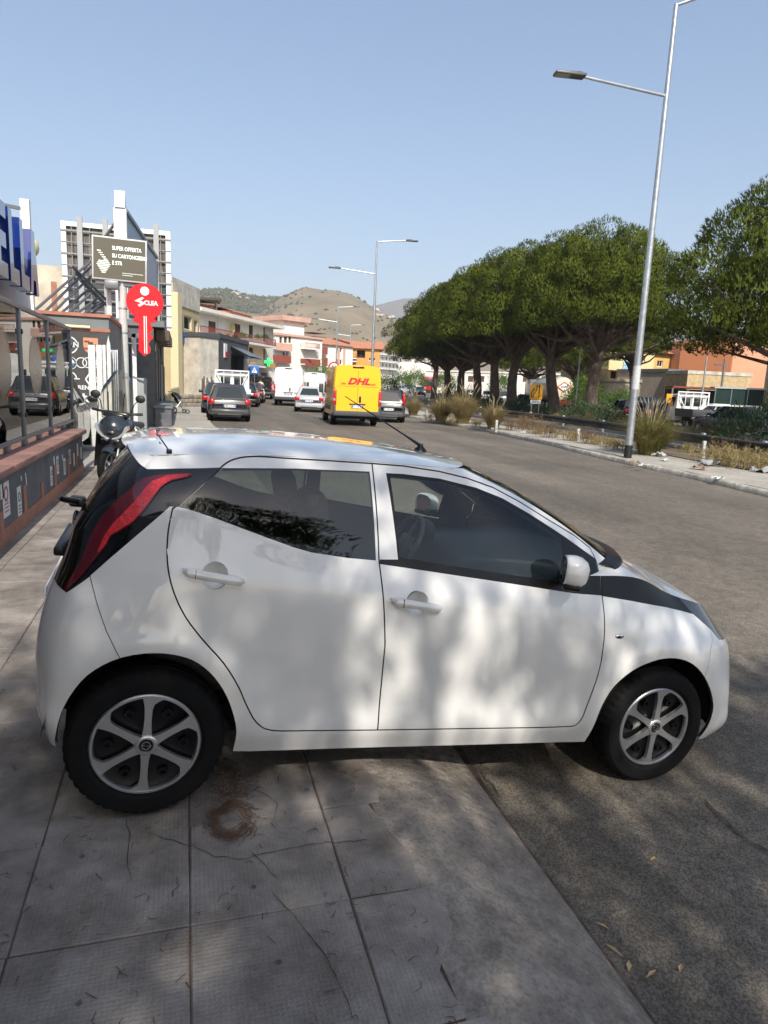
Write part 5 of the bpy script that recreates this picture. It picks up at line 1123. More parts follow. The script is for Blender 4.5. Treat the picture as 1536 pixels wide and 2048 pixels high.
# ================================================================== scooter parked on the pavement
def skin_body(name, pts, edges, radii, m, parent, sub=2):
    me = bpy.data.meshes.new(name); me.from_pydata(pts, edges, []); me.materials.append(m); o = link(bpy.data.objects.new(name, me), parent)
    o.modifiers.new('Skin', 'SKIN').use_smooth_shade = True
    for i, r in enumerate(radii): me.skin_vertices[0].data[i].radius = (r, r) if not isinstance(r, tuple) else r
    me.skin_vertices[0].data[0].use_root = True
    s = o.modifiers.new('Sub', 'SUBSURF'); s.levels = sub; s.render_levels = sub
    dg = bpy.context.evaluated_depsgraph_get(); m2 = bpy.data.meshes.new_from_object(o.evaluated_get(dg)); o.modifiers.clear(); o.data = m2
    m2.polygons.foreach_set('use_smooth', [True]*len(m2.polygons)); return o
M_sc = mat('dark_blue_grey_paint', (.022, .028, .038), .22, coat=.7); M_scm = mat('matt_black_plastic', (.012, .012, .013), .55)
M_lamp = mat('clear_lamp', (.30, .31, .32), .12, coat=.6); M_shield = glass('scooter_windscreen', (.78, .76, .68), 1.45)
def spoke_wheel(name, parent, loc, R, w, tilt=0, m_rim=None, n=5):
    o = empty(name); o.parent = parent; o.location = loc; o.rotation_euler = (0, 0, tilt)
    mb = MB(); mb.lathe([(R-.085, -w*.42), (R-.05, -w*.5), (R-.012, -w*.3), (R, 0), (R-.012, w*.3), (R-.05, w*.5), (R-.085, w*.42)], 40, 'X'); mb.build('tyre', M_rubber, o)
    mb = MB(); mb.lathe([(R-.10, -w*.4), (R-.083, -w*.42), (R-.083, w*.42), (R-.10, w*.4), (R-.10, -w*.4)], 40, 'X')
    mb.tube([(-w*.45, 0, 0), (w*.45, 0, 0)], .045, 14)
    for k in range(n): a = 2*pi*k/n; mb.bar((0, .03*cos(a), .03*sin(a)), (0, (R-.09)*cos(a), (R-.09)*sin(a)), .03, .022, (1, 0, 0))
    mb.build('rim', m_rim or M_galv, o); return o
sco_p = onZ(216, 972, 0)
sco = empty('scooter', (sco_p.x, sco_p.y+.1, 0), 0, 'dark scooter with tall clear windscreen parked beside the grey wall', 'scooter')
sco.rotation_euler = (0, radians(5), radians(-10))
# local: front towards -Y
spoke_wheel('front_wheel', sco, (0, 0, .30), .30, .11, radians(-16)); spoke_wheel('rear_wheel', sco, (0, 1.36, .30), .30, .12)
mb = MB()
for s in (-1, 1): mb.tube([(s*.085, -.01, .30), (s*.085, .16, .80)], [.022, .018], 10)
mb.build('fork', M_galv, sco)
mb = MB(); mb.grid([[(x*.075*(1.15-.15*abs(u)), .33*sin(u), .30+.335*cos(u)-.035*x*x) for x in (-1, -.6, 0, .6, 1)] for u in [-.75+.15*k for k in range(13)]], True); mb.build('mudguard', M_sc, sco, 70)
def rows_of(L): return [[(s*w, y, z) for s, w, y, z in r] for r in L]
# leg shield: wide apron that narrows downwards
ap = []
for z, w, y0, bulge in ((.40, .10, .20, .03), (.50, .19, .14, .07), (.62, .255, .09, .10), (.75, .285, .06, .13), (.86, .275, .06, .14), (.95, .235, .09, .12), (1.02, .17, .13, .08)):
    ap.append([(w*sin(t), y0-bulge*cos(t)+.20*(1-cos(t)), z+.03*cos(t)) for t in [(-1.35+2.7*k/18) for k in range(19)]])
mb = MB(); mb.grid(ap, True); apo = mb.build('apron', M_sc, sco, 70)
for s in (-1, 1):
    mb = MB(); mb.ext([(s*.225, .93), (s*.195, .91), (s*.165, .82), (s*.10, .755), (s*.02, .722), (s*.02, .705), (s*.13, .738), (s*.20, .80), (s*.245, .87)], 'Y', -.02, .12); o = mb.build('headlight', M_lamp, apo)
    o.location = (0, -.045, 0)
    mb = MB(); mb.bbox(s*.03, s*.13, -.09, -.02, .685, .715, .008); mb.build('running_light', M_chrome, apo)
    mb = MB(); mb.grid([[(s*(.26-.05*q), .10+.25*q, z) for q in (0, .5, 1)] for z in (.25, .5, .75, .9)], True); mb.build('leg_shield_side', M_scm, sco, 60)
mb = MB(); mb.bbox(-.05, .05, -.105, -.06, .80, .83, .008); mb.build('nose_trim', M_chrome, apo)
mb = MB(); mb.bbox(-.14, .14, .08, .26, 1.0, 1.09, .03); mb.bbox(-.20, .20, .10, .24, 1.03, 1.12, .035); hb = mb.build('handlebar_cover', M_sc, sco, 60)
for s in (-1, 1):
    mb = MB(); mb.tube([(s*.18, .18, 1.09), (s*.36, .25, 1.11)], .018, 10); mb.tube([(s*.27, .21, 1.10), (s*.37, .25, 1.11)], .022, 10); mb.build('grip', M_scm, hb)
    mb = MB(); mb.tube([(s*.21, .18, 1.12), (s*.25, .19, 1.25), (s*.30, .20, 1.31)], .008, 8); mb.sph((s*.33, .20, 1.34), .075, 12, 8, (1.0, .35, .8)); mb.build('mirror', M_scm, hb)
    mb = MB(); mb.tube([(s*.10, .12, 1.08), (s*.12, .10, 1.40)], .008, 6); mb.build('screen_stay', M_scm, hb)
ws = []
for k in range(11):
    u = k/10; z = 1.0+.74*u; w = .19+.06*sin(pi*min(1, u*1.2))-.08*max(0, u-.75)/.25
    ws.append([(w*t, .06+.16*u+.06*t*t-.03*sin(pi*u), z-.05*u*t*t) for t in [-1+.2*q for q in range(11)]])
mb = MB(); mb.grid(ws, True); mb.build('windscreen', M_shield, sco, 80)
sb = []
for y, w, z0, z1 in ((.52, .15, .62, .76), (.70, .19, .50, .82), (.95, .20, .45, .84), (1.25, .19, .50, .86), (1.52, .14, .60, .86), (1.66, .06, .70, .82)):
    zc_ = (z0+z1)/2; hh = (z1-z0)/2; sb.append([(w*cos(t), y, zc_+hh*sin(t)) for t in [2*pi*k/16 for k in range(17)]])
mb = MB(); mb.grid(sb, True, flip=True); mb.build('rear_body', M_sc, sco, 70)
mb = MB(); mb.bbox(-.15, .15, .55, 1.45, .80, .90, .045); mb.build('seat', M_scm, sco, 60)
mb = MB(); mb.bbox(-.17, .17, .15, .62, .33, .42, .03); mb.build('footboard', M_scm, sco, 60)
mb = MB(); mb.tube([(-.12, .75, .35), (-.30, .70, .0)], .012, 8); mb.build('side_stand', M_scm, sco)
# folded pushchairs by the shop
def pushchair(px, py, label, m, rz, D):
    p = dist(px, py, D); o = empty('pushchair', (p.x, p.y, gz(p.y)+.01), rz, label, 'pushchair', 'pushchairs standing by the dark shop')
    for x, y, r in ((-.26, -.32, .10), (.26, -.32, .10), (-.28, .34, .15), (.28, .34, .15)):
        w = empty('wheel'); w.parent = o; w.location = (x, y, r); mb = MB(); mb.lathe([(r*.7, -.02), (r, -.02), (r, .02), (r*.7, .02), (r*.7, -.02)], 18, 'X'); mb.build('tyre', M_scm, w); mb = MB(); mb.tube([(-.022, 0, 0), (.022, 0, 0)], r*.22, 8)
        for k in range(5): a = 2*pi*k/5; mb.bar((0, 0, 0), (0, r*.75*cos(a), r*.75*sin(a)), .015, .012, (1, 0, 0))
        mb.build('hub', M_galv, w)
    mb = MB()
    for s in (-1, 1): mb.tube([(s*.26, -.32, .10), (s*.25, .0, .55), (s*.24, .42, 1.0)], .014, 6); mb.tube([(s*.28, .34, .15), (s*.25, .0, .55)], .014, 6)
    mb.tube([(-.24, .42, 1.0), (.24, .42, 1.0)], .016, 6); mb.tube([(-.26, -.1, .3), (.26, -.1, .3)], .012, 6); mb.build('frame', M_galv, o)
    mb = MB(); mb.grid([[(x, y, z) for x in (-.22, 0, .22)] for y, z in ((-.38, .38), (-.25, .42), (.0, .42), (.12, .6), (.22, .85))], True); mb.build('seat', m, o, 60)
    mb = MB(); mb.grid([[(.24*cos(t), .22-.34*sin(a)*(.4+.6*sin(t)), .62+.36*cos(a)*(.35+.65*sin(t))) for t in [pi*k/10 for k in range(11)]] for a in [-.3+.25*k for k in range(8)]], True); mb.build('hood', m, o, 60)
pushchair(328, 805, 'pushchair with grey hood, the left of the two by the shop', mat('grey_cloth', (.30, .31, .33), .9, var=.2, scale=12), 2.4, 35); pushchair(358, 805, 'black pushchair, the right of the two by the shop', mat('black_cloth', (.015, .015, .017), .9), 1.9, 34)
# ================================================================== lamps, guard rail, signs, litter
M_lampm = mat('lamp_head_grey', (.10, .105, .11), .45, .3); M_lens = mat('lamp_lens', (.35, .36, .36), .2)
def lamp_post(p, H, h2, ang, label, a1=1.9, a2=2.3, r0=.105, r1=.055, rise=.10):
    o = empty('street_lamp', (p.x, p.y, p.z), ang, label, 'street lamp', 'twin arm street lamps along the road')
    mb = MB(); mb.tube([(0, 0, .35), (0, 0, H*.55), (0, 0, H)], [r0, (r0+r1)/2, r1], 14); mb.build('pole', M_galv, o)
    mb = MB(); mb.tube([(0, 0, 0), (0, 0, .352)], r0*1.06, 14); mb.build('pole_base', M_black, o)
    for x, z, L_, k_ in ((-1, h2, a2, .10), (1, H-.03, a1, rise)):
        mb = MB(); mb.tube([(0, 0, z), (x*L_, 0, z+k_*L_)], .035, 8); arm = mb.build('arm', M_galv, o)
        mb = MB(); mb.bbox(x*(L_-.05), x*(L_+.75), -.14, .14, z+k_*L_-.03, z+k_*L_+.05, .025); mb.bbox(x*(L_+.05), x*(L_+.35), -.09, .09, z+k_*L_+.05, z+k_*L_+.09, .015); hd = mb.build('lamp_head', M_lampm, arm, 50)
        mb = MB(); mb.box(x*(L_+.36), x*(L_+.72), -.11, .11, z+k_*L_-.036, z+k_*L_-.0305); mb.build('lens', M_lens, hd)
    return o
lb = G(1255, 915, .13); Dl = math.hypot(lb.x, lb.y)
ltop = dist(1354, 8, Dl*1.0); l2 = dist(1330, 193, Dl)
nl = lamp_post(Vector((lb.x, lb.y, gz(lb.y)+.13)), ltop.z-gz(lb.y)-.13, l2.z-gz(lb.y)-.13, radians(-8), 'tall galvanised twin arm lamp post on the island, nearest the camera', rise=.42)
mb = MB(); zz_ = dist(1268, 755, Dl).z-gz(lb.y)-.13; mb.lathe([(.1045, zz_-.32), (.1047, zz_+.32)], 14, 'Z'); mb.build('torn_notice', mat('torn_paper', (.55, .56, .55), .8, col2=(.42, .44, .45), scale=12), nl)
for px, py, D, pt, p2, lbl in ((744, 740, 46, 482, 548, 'lamp post rising behind the yellow van'), (672, 735, 85, 614, 644, 'second lamp post behind the yellow van, left of the first'), (699, 735, 125, 650, 672, 'distant lamp post right of the second one')):
    p = dist(px, py, D); z0 = gz(p.y); lamp_post(Vector((p.x, p.y, z0)), dist(px, pt, D).z-z0, dist(px, p2, D).z-z0, radians(-10), lbl)
# thin poles in the reserve
for px, py, pt, D, r, lbl in ((1152, 800, 692, 48, .05, 'thin white pole between the pine trunks'), (1403, 800, 706, 52, .07, 'grey pole in front of the orange house')):
    p = dist(px, py, D); z0 = gz(p.y); mb = MB(); mb.tube([(0, 0, 0), (0, 0, dist(px, pt, D).z-z0)], [r, r*.7], 8); mb.tube([(0, 0, 0), (0, 0, .3)], r*1.4, 8); o = mb.build('thin_pole', M_galv); o.location = (p.x, p.y, z0); tag(o, lbl, 'pole')
# guard rail behind the verge
gr = empty('guard_rail', (kat(8, 4.0).x, kat(8, 4.0).y, 0), 0, 'weathered steel guard rail behind the grass verge', 'guard rail'); g0_ = gr.location.copy()
M_rust = mat('rusty_dark_steel', (.055, .05, .045), .75, .3, var=.4, scale=3); M_conc2 = mat('grey_lower_rail', (.26, .26, .25), .7, .2, var=.2, scale=3)
s0, s1 = 3.0, 60.0
def rail(prof, m, name, o):
    mb = MB(); n = 40; rows = []
    for i in range(n+1):
        s_ = s0+(s1-s0)*i/n; a = kat(s_, o); b = kat(s_+.5, o); d = (b-a).normalized(); nn = Vector((d.y, -d.x, 0))
        rows.append([tuple(a+nn*u-g0_+Vector((0, 0, v+gz(a.y)))) for u, v in prof])
    mb.grid(rows, True); return mb.build(name, m, gr, 60)
wp = [(0, .44), (-.06, .47), (-.06, .53), (0, .56), (0, .62), (-.06, .65), (-.06, .71), (0, .74), (.015, .74), (.015, .44), (0, .44)]
rail(wp, M_rust, 'upper_beam', 4.0); rail([(0, .10), (-.05, .13), (-.05, .26), (0, .30), (.02, .30), (.02, .10), (0, .10)], M_conc2, 'lower_beam', 4.03)
s_ = s0+1
while s_ < s1-1:
    a = kat(s_, 4.12)-g0_; mb = MB(); mb.bbox(a.x-.05, a.x+.05, a.y-.06, a.y+.06, gz(a.y+g0_.y)-.1, gz(a.y+g0_.y)+.78, .008); mb.build('rail_post', M_galv, gr); s_ += 3.0
for px, py, h, lbl in ((1405, 915, .5, 'short white marker post right of the big grass clump'), (1155, 882, .45, 'short white marker post between the weeds'), (992, 862, .45, 'short white marker post beside the dry grass'), (852, 838, .45, 'short white marker post nearest the small dark car')):
    p = G(px, py, .15); mb = MB(); mb.bbox(-.05, .05, -.035, .035, -.05, h, .006); mb.box(-.051, .051, -.037, .037, h*.72, h*.80); o = mb.build('marker_post', mat('weathered_white', (.38, .38, .36), .7, var=.3, scale=12)); o.location = (p.x, p.y, gz(p.y)+.14); tag(o, lbl, 'post', 'marker posts on the verge')
# yellow lane signs
M_sgny = mat('yellow_sign', (.72, .34, .01), .45); M_sgnk = mat('sign_black', (.01, .01, .01), .5)
def lane_sign(px, py0, py1, w, D, rz, lbl, backs=False):
    a = dist(px, py0, D); b = dist(px, py1, D); h = a.z-b.z; z0 = gz(a.y); o = empty('lane_sign', (a.x, a.y, z0), rz, lbl, 'sign', 'yellow roadworks lane signs')
    mb = MB(); mb.bbox(-w/2, w/2, -.02, .02, b.z-z0, a.z-z0, .008); pl = mb.build('sign_plate', M_sgny, o)
    for x in (-w*.3, w*.3): mb = MB(); mb.tube([(x, .05, 0), (x, .05, a.z-z0-.05)], .03, 6); mb.build('sign_leg', M_galv, o)
    zc_ = (a.z+b.z)/2-z0; F_ = lambda u, v: (u*w, -.024, zc_+v*h)
    for pth in (((-.25, -.40), (-.25, -.15), (.02, .10), (.02, .38)), ((.22, -.40), (.22, .38)), ((-.38, -.40), (-.38, -.02), (-.22, .15))):
        mb = MB(); P_ = [F_(*q) for q in pth]
        for q, r_ in zip(P_[:-1], P_[1:]): mb.bar(q, r_, w*.07, .006, (0, 1, 0))
        e = P_[-1]; mb.ext([(e[0]-w*.10, e[2]-.02), (e[0]+w*.10, e[2]-.02), (e[0], e[2]+h*.12)], 'Y', -.026, -.022); mb.build('lane_arrow', M_sgnk, pl)
    mb = MB(); mb.bbox(-w*.42, w*.42, -.02, .02, b.z-z0-.27, b.z-z0-.03, .006); sb_ = mb.build('sub_plate', M_white, o); text('distance_text', '250 m', .17, M_sgnk, frame((0, -.023, b.z-z0-.15), (1, 0, 0), (0, 0, 1)), sb_, bold=.004)
lane_sign(1074, 769, 799, .78, 45, radians(-22), 'yellow lane sign in front of the pine trunks'); lane_sign(1347, 788, 818, .85, 50, radians(-26), 'yellow lane sign next to the white flatbed truck')
# round speed sign, blue crossing sign, green pharmacy cross, brown shop sign
def pole_sign(px, py, D, H, lbl, fn): p = dist(px, py, D); z0 = gz(p.y); o = empty('road_sign', (p.x, p.y, z0), radians(-8), lbl, 'sign'); z = p.z-z0; mb = MB(); mb.tube([(0, .04, 0), (0, .04, z+H)], .035, 6); mb.build('sign_pole', M_galv, o); fn(o, z)
M_sred = mat('sign_red', (.45, .02, .02), .4); M_sblue = mat('sign_blue', (.02, .14, .5), .4)
def f30(o, z):
    mb = MB(); mb.lathe([(.45, -.01), (.45, -.02), (.33, -.02), (.33, -.012)], 24, 'Y', (0, 0, z)); mb.build('sign_ring', M_sred, o); mb = MB(); mb.lathe([(.34, .0), (.34, -.015), (0, -.015)], 24, 'Y', (0, 0, z)); d_ = mb.build('sign_disc', M_keyw, o); text('speed_number', '30', .42, M_sgnk, frame((0, -.018, z), (1, 0, 0), (0, 0, 1)), d_, bold=.01)
pole_sign(668, 735, 55, .4, 'round speed limit sign above the yellow van', f30)
def fblue(o, z):
    mb = MB(); mb.bbox(-.35, .35, -.02, .0, z-.35, z+.35, .01); d_ = mb.build('sign_plate', M_sblue, o); mb = MB(); mb.ext([(-.24, z-.22), (.24, z-.22), (0, z+.24)], 'Y', -.026, -.021); mb.build('sign_triangle', M_keyw, d_); mb = MB(); mb.bar((-.08, -.028, z-.15), (.03, -.028, z+.08), .05, .004, (0, 1, 0)); mb.build('sign_figure', M_sgnk, d_)
pole_sign(509, 740, 58, .4, 'blue pedestrian crossing sign in front of the white flats', fblue)
def fcross(o, z):
    mb = MB(); mb.bbox(-.13, .13, -.06, .06, z-.4, z+.4, .01); mb.bbox(-.4, .4, -.055, .055, z-.13, z+.13, .01); mb.build('green_cross', mat('green_cross', (.03, .55, .12), .4, emit=((.05, .9, .25), .35)), o)
pole_sign(537, 724, 66, .0, 'green pharmacy cross below the balconies', fcross)
# litter on the island and the road edge
M_lit = [mat('litter_white', (.55, .55, .53), .8, var=.15, scale=30), mat('litter_brown', (.30, .21, .13), .8, var=.2, scale=20), mat('litter_grey', (.28, .29, .30), .5, var=.2, scale=20)]
def litter(px, py, s_, m, lbl, dz=.14):
    p = G(px, py, dz); r = random.Random(int(px)); mb = MB(); n = 7; mb.grid([[((i/n-.5)*s_*1.3+r.uniform(-.1, .1)*s_, (j/n-.5)*s_*.8+r.uniform(-.1, .1)*s_, max(0, r.uniform(-.1, .35))*s_*(1-abs(i/n-.5))) for j in range(n)] for i in range(n)], False); o = mb.build('litter', m); o.location = (p.x, p.y, gz(p.y)+dz+.008); o.rotation_euler = (0, 0, px); tag(o, lbl, 'litter', 'litter on the island')
for px, py, s_, m, lbl in ((1318, 912, .42, 0, 'crumpled white paper at the foot of the big grass clump'), (1420, 930, .5, 2, 'crushed grey bottle lying in the dry grass'), (1400, 938, .35, 1, 'flat brown cardboard beside the crushed bottle'), (1530, 945, .55, 2, 'dark rubbish bag at the right picture edge'), (1330, 921, .25, 0, 'small white scrap near the lamp post'), (1265, 925, .25, 1, 'small scrap of cardboard by the kerb'), (1285, 932, .2, 0, 'white scrap lying by the kerb below the lamp'), (1436, 958, .25, 0, 'pale scrap on the paving right of the lamp'), (985, 858, .2, 0, 'white scrap in front of the dry grass clump'), (1045, 866, .22, 0, 'white scrap between weeds and kerb'), (870, 842, .2, 0, 'white scrap near the straw grass')): litter(px, py, s_, M_lit[m], lbl)
# needles, leaves and a cigarette end lying near the car
M_ndl = mat('dry_needle', (.085, .055, .035), .9, objvar=.2); M_chip = mat('dry_leaf_chip', (.42, .30, .15), .8, var=.2, scale=40)
rn = random.Random(8); mb = MB()
for i in range(1700):
    x = (-1.66+abs(rn.gauss(0, .12)) if i % 5 == 0 else rn.uniform(-1.65, 1.25)) if i % 3 else rn.uniform(.6, 2.6); y = rn.uniform(1.25, 9) if i % 2 else rn.uniform(1.2, 3.2)
    z = .004 if x < .7 else (gz(y)+.008 if x > XE else None)
    if z is None: continue
    a = rn.uniform(0, 2*pi); l = rn.uniform(.012, .05); c = rn.uniform(-.015, .015); d = Vector((cos(a), sin(a), 0)); n_ = Vector((-d.y, d.x, 0)); p = Vector((x, y, z))
    w = rn.uniform(.0008, .0018); q = p+d*l*.5+n_*c; r_ = p+d*l
    mb.add([p-n_*w, p+n_*w, q+n_*w+Vector((0, 0, .002)), q-n_*w+Vector((0, 0, .002)), r_+n_*w*.5, r_-n_*w*.5], [(0, 1, 2, 3), (3, 2, 4, 5)])
tag(mb.build('fallen_pine_needles', M_ndl), 'dry pine needles scattered over the pavement and the road edge', 'pine needles', kind='stuff')
mb = MB()                                                   # curled nest of needles that dripped out beside the rear wheel
for i in range(620):
    t = rn.random()
    if t < .55: a = rn.uniform(0, 2*pi); rr = rn.gauss(31, 6); px, py = 463+rr*1.15*cos(a), 1641+rr*1.0*sin(a); ta = a+pi/2+rn.gauss(0, .35)
    else: u = rn.random(); px = 440+40*u*(1-u)*2+rn.gauss(0, 11+14*sin(3*u)**2)+18*u; py = 1520+95*u+rn.gauss(0, 4); ta = rn.uniform(0, 2*pi)
    p = onZ(px, py, .004); z = rn.uniform(.002, .010); p.z = z; d = Vector((cos(ta), -sin(ta)*1.0, 0)); n_ = Vector((-d.y, d.x, 0)); l = rn.uniform(.018, .05); w = .0011; b_ = rn.uniform(-.012, .012)
    q = p+d*l*.5+n_*b_+Vector((0, 0, rn.uniform(0, .006))); r_ = p+d*l
    mb.add([p-n_*w, p+n_*w, q+n_*w, q-n_*w, r_+n_*w, r_-n_*w], [(0, 1, 2, 3), (3, 2, 4, 5)])
tag(mb.build('needle_nest', mat('red_brown_needle', (.13, .07, .042), .9)), 'ring of matted red brown needles on the tiles behind the rear wheel', 'pine needles', kind='stuff')
def chip(px, py, l, w, lbl, m=M_chip, name='dry_leaf'):
    p = onZ(px, py, gz(2)+.008) if px > 1100 or py < 1900 else onZ(px, py, gz(2)+.008); mb = MB(); mb.add([(-l/2, 0, 0), (0, -w/2, .004), (l/2, 0, .001), (0, w/2, .006)], [(0, 1, 2, 3)]); o = mb.build(name, m); o.location = p; o.rotation_euler = (0, 0, px*.7); tag(o, lbl, 'leaf', 'dry leaves by the ramp')
for px, py, l, w, lbl in ((1206, 1852, .05, .014, 'dry yellow leaf by the red grit, the upper one'), (1228, 1900, .075, .012, 'long curled dry leaf by the red grit'), (1258, 1932, .05, .018, 'dry leaf close to the foot of the ramp'), (1302, 1948, .06, .012, 'narrow dry leaf on the asphalt, lower right'), (1361, 1936, .045, .016, 'brown leaf chip alone on the asphalt')): chip(px, py, l, w, lbl)
p = onZ(1305, 1717, gz(2)+.012); mb = MB(); mb.tube([(-.013, 0, 0), (.013, 0, 0)], .004, 8); o = mb.build('cigarette_end', mat('cigarette_filter', (.55, .33, .12), .8)); o.location = p; o.rotation_euler = (0, 0, .35); tag(o, 'orange cigarette end on the asphalt in front of the ramp', 'cigarette end')
# ================================================================== buildings and hills
class Bld:
    """building whose front runs from pixel column pa at distance Da to pixel column pb at distance Db"""
    def __init__(s, pa, Da, pb, Db, depth, ztop_px, label, wallm, name='apartment_building', z0=None, group=None):
        A = dist(pa, 780, Da); B = dist(pb, 780, Db); s.A = Vector((A.x, A.y, 0)); s.u = Vector((B.x-A.x, B.y-A.y, 0)); s.L = s.u.length; s.u.normalize(); s.n = Vector((s.u.y, -s.u.x, 0))
        s.z0 = gz(min(A.y, B.y))-.1 if z0 is None else z0
        s.o = empty(name, (A.x, A.y, s.z0), atan2(s.u.y, s.u.x), label, 'building', group); s.m = wallm; s.depth = depth; s.open = []
        s.H = s.loc(*ztop_px)[1]
    def loc(s, px, py, off=0.0):
        d = ray(px, py); A = s.A+s.n*off; t = (A-CAM).dot(s.n)/d.dot(s.n); p = CAM+d*t; return ((p-s.A).dot(s.u), p.z-s.z0)
    def rect(s, r, off=0.0): a = s.loc(r[0], r[1], off); b = s.loc(r[2], r[3], off); return min(a[0], b[0]), max(a[0], b[0]), min(a[1], b[1]), max(a[1], b[1])
    def window(s, r, m=None, frame_m=None, shutter=None, bars=1, rec=.14):
        x0, x1, z0, z1 = s.rect(r); x0 = max(.05, x0); x1 = min(s.L-.05, x1); z0 = max(.02, z0); z1 = min(s.H-.05, z1)
        if x1-x0 < .1 or z1-z0 < .1: return
        s.open.append((x0, x1, z0, z1, m or M_winglass, frame_m or M_white, shutter, bars, rec))
    def finish(s, roof=None, overhang=.25, roofm=None, side_m=None):
        xs = sorted({0, s.L}|{o[0] for o in s.open}|{o[1] for o in s.open}); zs = sorted({0, s.H}|{o[2] for o in s.open}|{o[3] for o in s.open}); mb = MB()
        for a, b in zip(xs[:-1], xs[1:]):
            for c, d in zip(zs[:-1], zs[1:]):
                mx, mz = (a+b)/2, (c+d)/2
                if b-a < 1e-5 or d-c < 1e-5 or any(o[0] < mx < o[1] and o[2] < mz < o[3] for o in s.open): continue
                mb.add([(a, 0, c), (b, 0, c), (b, 0, d), (a, 0, d)], [(0, 1, 2, 3)])
        for x0, x1, z0, z1, m, fm, sh, bars, rec in s.open:
            mb.add([(x0, 0, z0), (x1, 0, z0), (x1, 0, z1), (x0, 0, z1), (x0, rec, z0), (x1, rec, z0), (x1, rec, z1), (x0, rec, z1)], [(0, 4, 5, 1), (1, 5, 6, 2), (2, 6, 7, 3), (3, 7, 4, 0)])
        D = s.depth; mb.add([(0, 0, 0), (0, D, 0), (0, D, s.H), (0, 0, s.H)], [(0, 1, 2, 3)][::-1]); mb.add([(s.L, 0, 0), (s.L, D, 0), (s.L, D, s.H), (s.L, 0, s.H)], [(0, 1, 2, 3)])
        mb.add([(0, D, 0), (s.L, D, 0), (s.L, D, s.H), (0, D, s.H)], [(0, 1, 2, 3)][::-1]); mb.add([(0, 0, s.H), (s.L, 0, s.H), (s.L, D, s.H), (0, D, s.H)], [(0, 1, 2, 3)])
        mb.build('wall', s.m, s.o)
        for x0, x1, z0, z1, m, fm, sh, bars, rec in s.open:
            f = MB(); t = min(.07, .2*(x1-x0))
            for q in ((x0, x0+t, z0, z1), (x1-t, x1, z0, z1), (x0+t, x1-t, z0, z0+t), (x0+t, x1-t, z1-t, z1)): f.box(q[0]+.001, q[1]-.001, rec-.04, rec-.005, q[2]+.001, q[3]-.001)
            for k in range(bars): xm = x0+(x1-x0)*(k+1)/(bars+1); f.box(xm-.025, xm+.025, rec-.038, rec-.006, z0+t, z1-t)
            w = f.build('window', sh or fm, s.o); p = MB(); p.box(x0+.002, x1-.002, rec-.004, rec+.02, z0+.002, z1-.002); p.build('shutter' if sh else 'pane', sh or m, w)
        if roof == 'flat':
            r = MB(); r.box(-overhang, s.L+overhang, -overhang, D+overhang, s.H+.003, s.H+.28); r.build('roof', roofm or M_white, s.o)
        elif roof == 'tile':
            r = MB(); h = min(1.4, D*.22); r.add([(-overhang, -overhang, s.H), (s.L+overhang, -overhang, s.H), (s.L+overhang, D/2, s.H+h), (-overhang, D/2, s.H+h), (-overhang, D+overhang, s.H), (s.L+overhang, D+overhang, s.H)], [(0, 1, 2, 3), (3, 2, 5, 4)])
            r.add([(-overhang, -overhang, s.H-.06), (s.L+overhang, -overhang, s.H-.06), (s.L+overhang, -overhang, s.H), (-overhang, -overhang, s.H)], [(0, 1, 2, 3)]); r.add([(0, 0, s.H), (0, D, s.H), (0, D/2, s.H+h)], [(0, 1, 2)]); r.add([(s.L, 0, s.H), (s.L, D, s.H), (s.L, D/2, s.H+h)], [(0, 1, 2)]); r.build('roof', roofm or M_rooft, s.o)
        return s
    def band(s, x0, x1, z0, z1, d0, d1, m, name): mb = MB(); mb.box(x0, x1, -d1, -d0, z0, z1); return mb.build(name, m, s.o)
    def balcony(s, r, d=1.1, rail=None, slab=None, solid=None):
        x0, x1, z0, z1 = s.rect(r, d); b = s.band(x0, x1, z0-.16, z0, .003, d, slab or M_white, 'balcony'); rail = rail or M_redrail; h = min(1.0, max(.6, z1-z0))
        if solid: mb = MB(); mb.box(x0, x1, -d-.05, -d+.04, z0-.3, z0+h); mb.box(x0-.02, x0+.05, -d, -.01, z0, z0+h); mb.box(x1-.05, x1+.02, -d, -.01, z0, z0+h); mb.build('parapet', solid, b)
        else:
            mb = MB(); n = max(3, int((x1-x0)/.16))
            for k in range(n+1): x = x0+(x1-x0)*k/n; mb.box(x-.015, x+.015, -d+.02, -d+.05, z0, z0+h)
            for q in range(5): y = -d+.05+(d-.1)*q/4; mb.box(x0, x0+.03, y, y+.03, z0, z0+h); mb.box(x1-.03, x1, y, y+.03, z0, z0+h)
            mb.box(x0, x1, -d+.01, -d+.06, z0+h, z0+h+.05); mb.box(x0, x1, -d+.01, -d+.06, z0+.06, z0+.10); tag(mb.build('railing', rail, b), kind='stuff')
        return b
M_rooft = mat('terracotta_roof_tiles', (.46, .19, .10), .85, var=.25, scale=3); M_redrail = mat('red_brown_railing', (.26, .065, .045), .7); M_cw = mat('cream_white_render', (.78, .745, .67), .85, var=.07, scale=.6)  # cream white is the flats' own wall paint
M_och = mat('ochre_render', (.50, .40, .22), .85, var=.12, scale=.8); M_org = mat('orange_render', (.60, .31, .09), .85, var=.08, scale=.8); M_pinkb = mat('pink_band', (.58, .36, .28), .85, var=.1, scale=1)
M_shut = mat('brown_shutters', (.11, .06, .035), .8, var=.2, scale=6); M_dgar = mat('slate_garage', (.075, .08, .088), .8, var=.1, scale=1); M_cwall = mat('old_grey_stucco', (.52, .49, .42), .9, var=.25, scale=1.5, bump=.3)
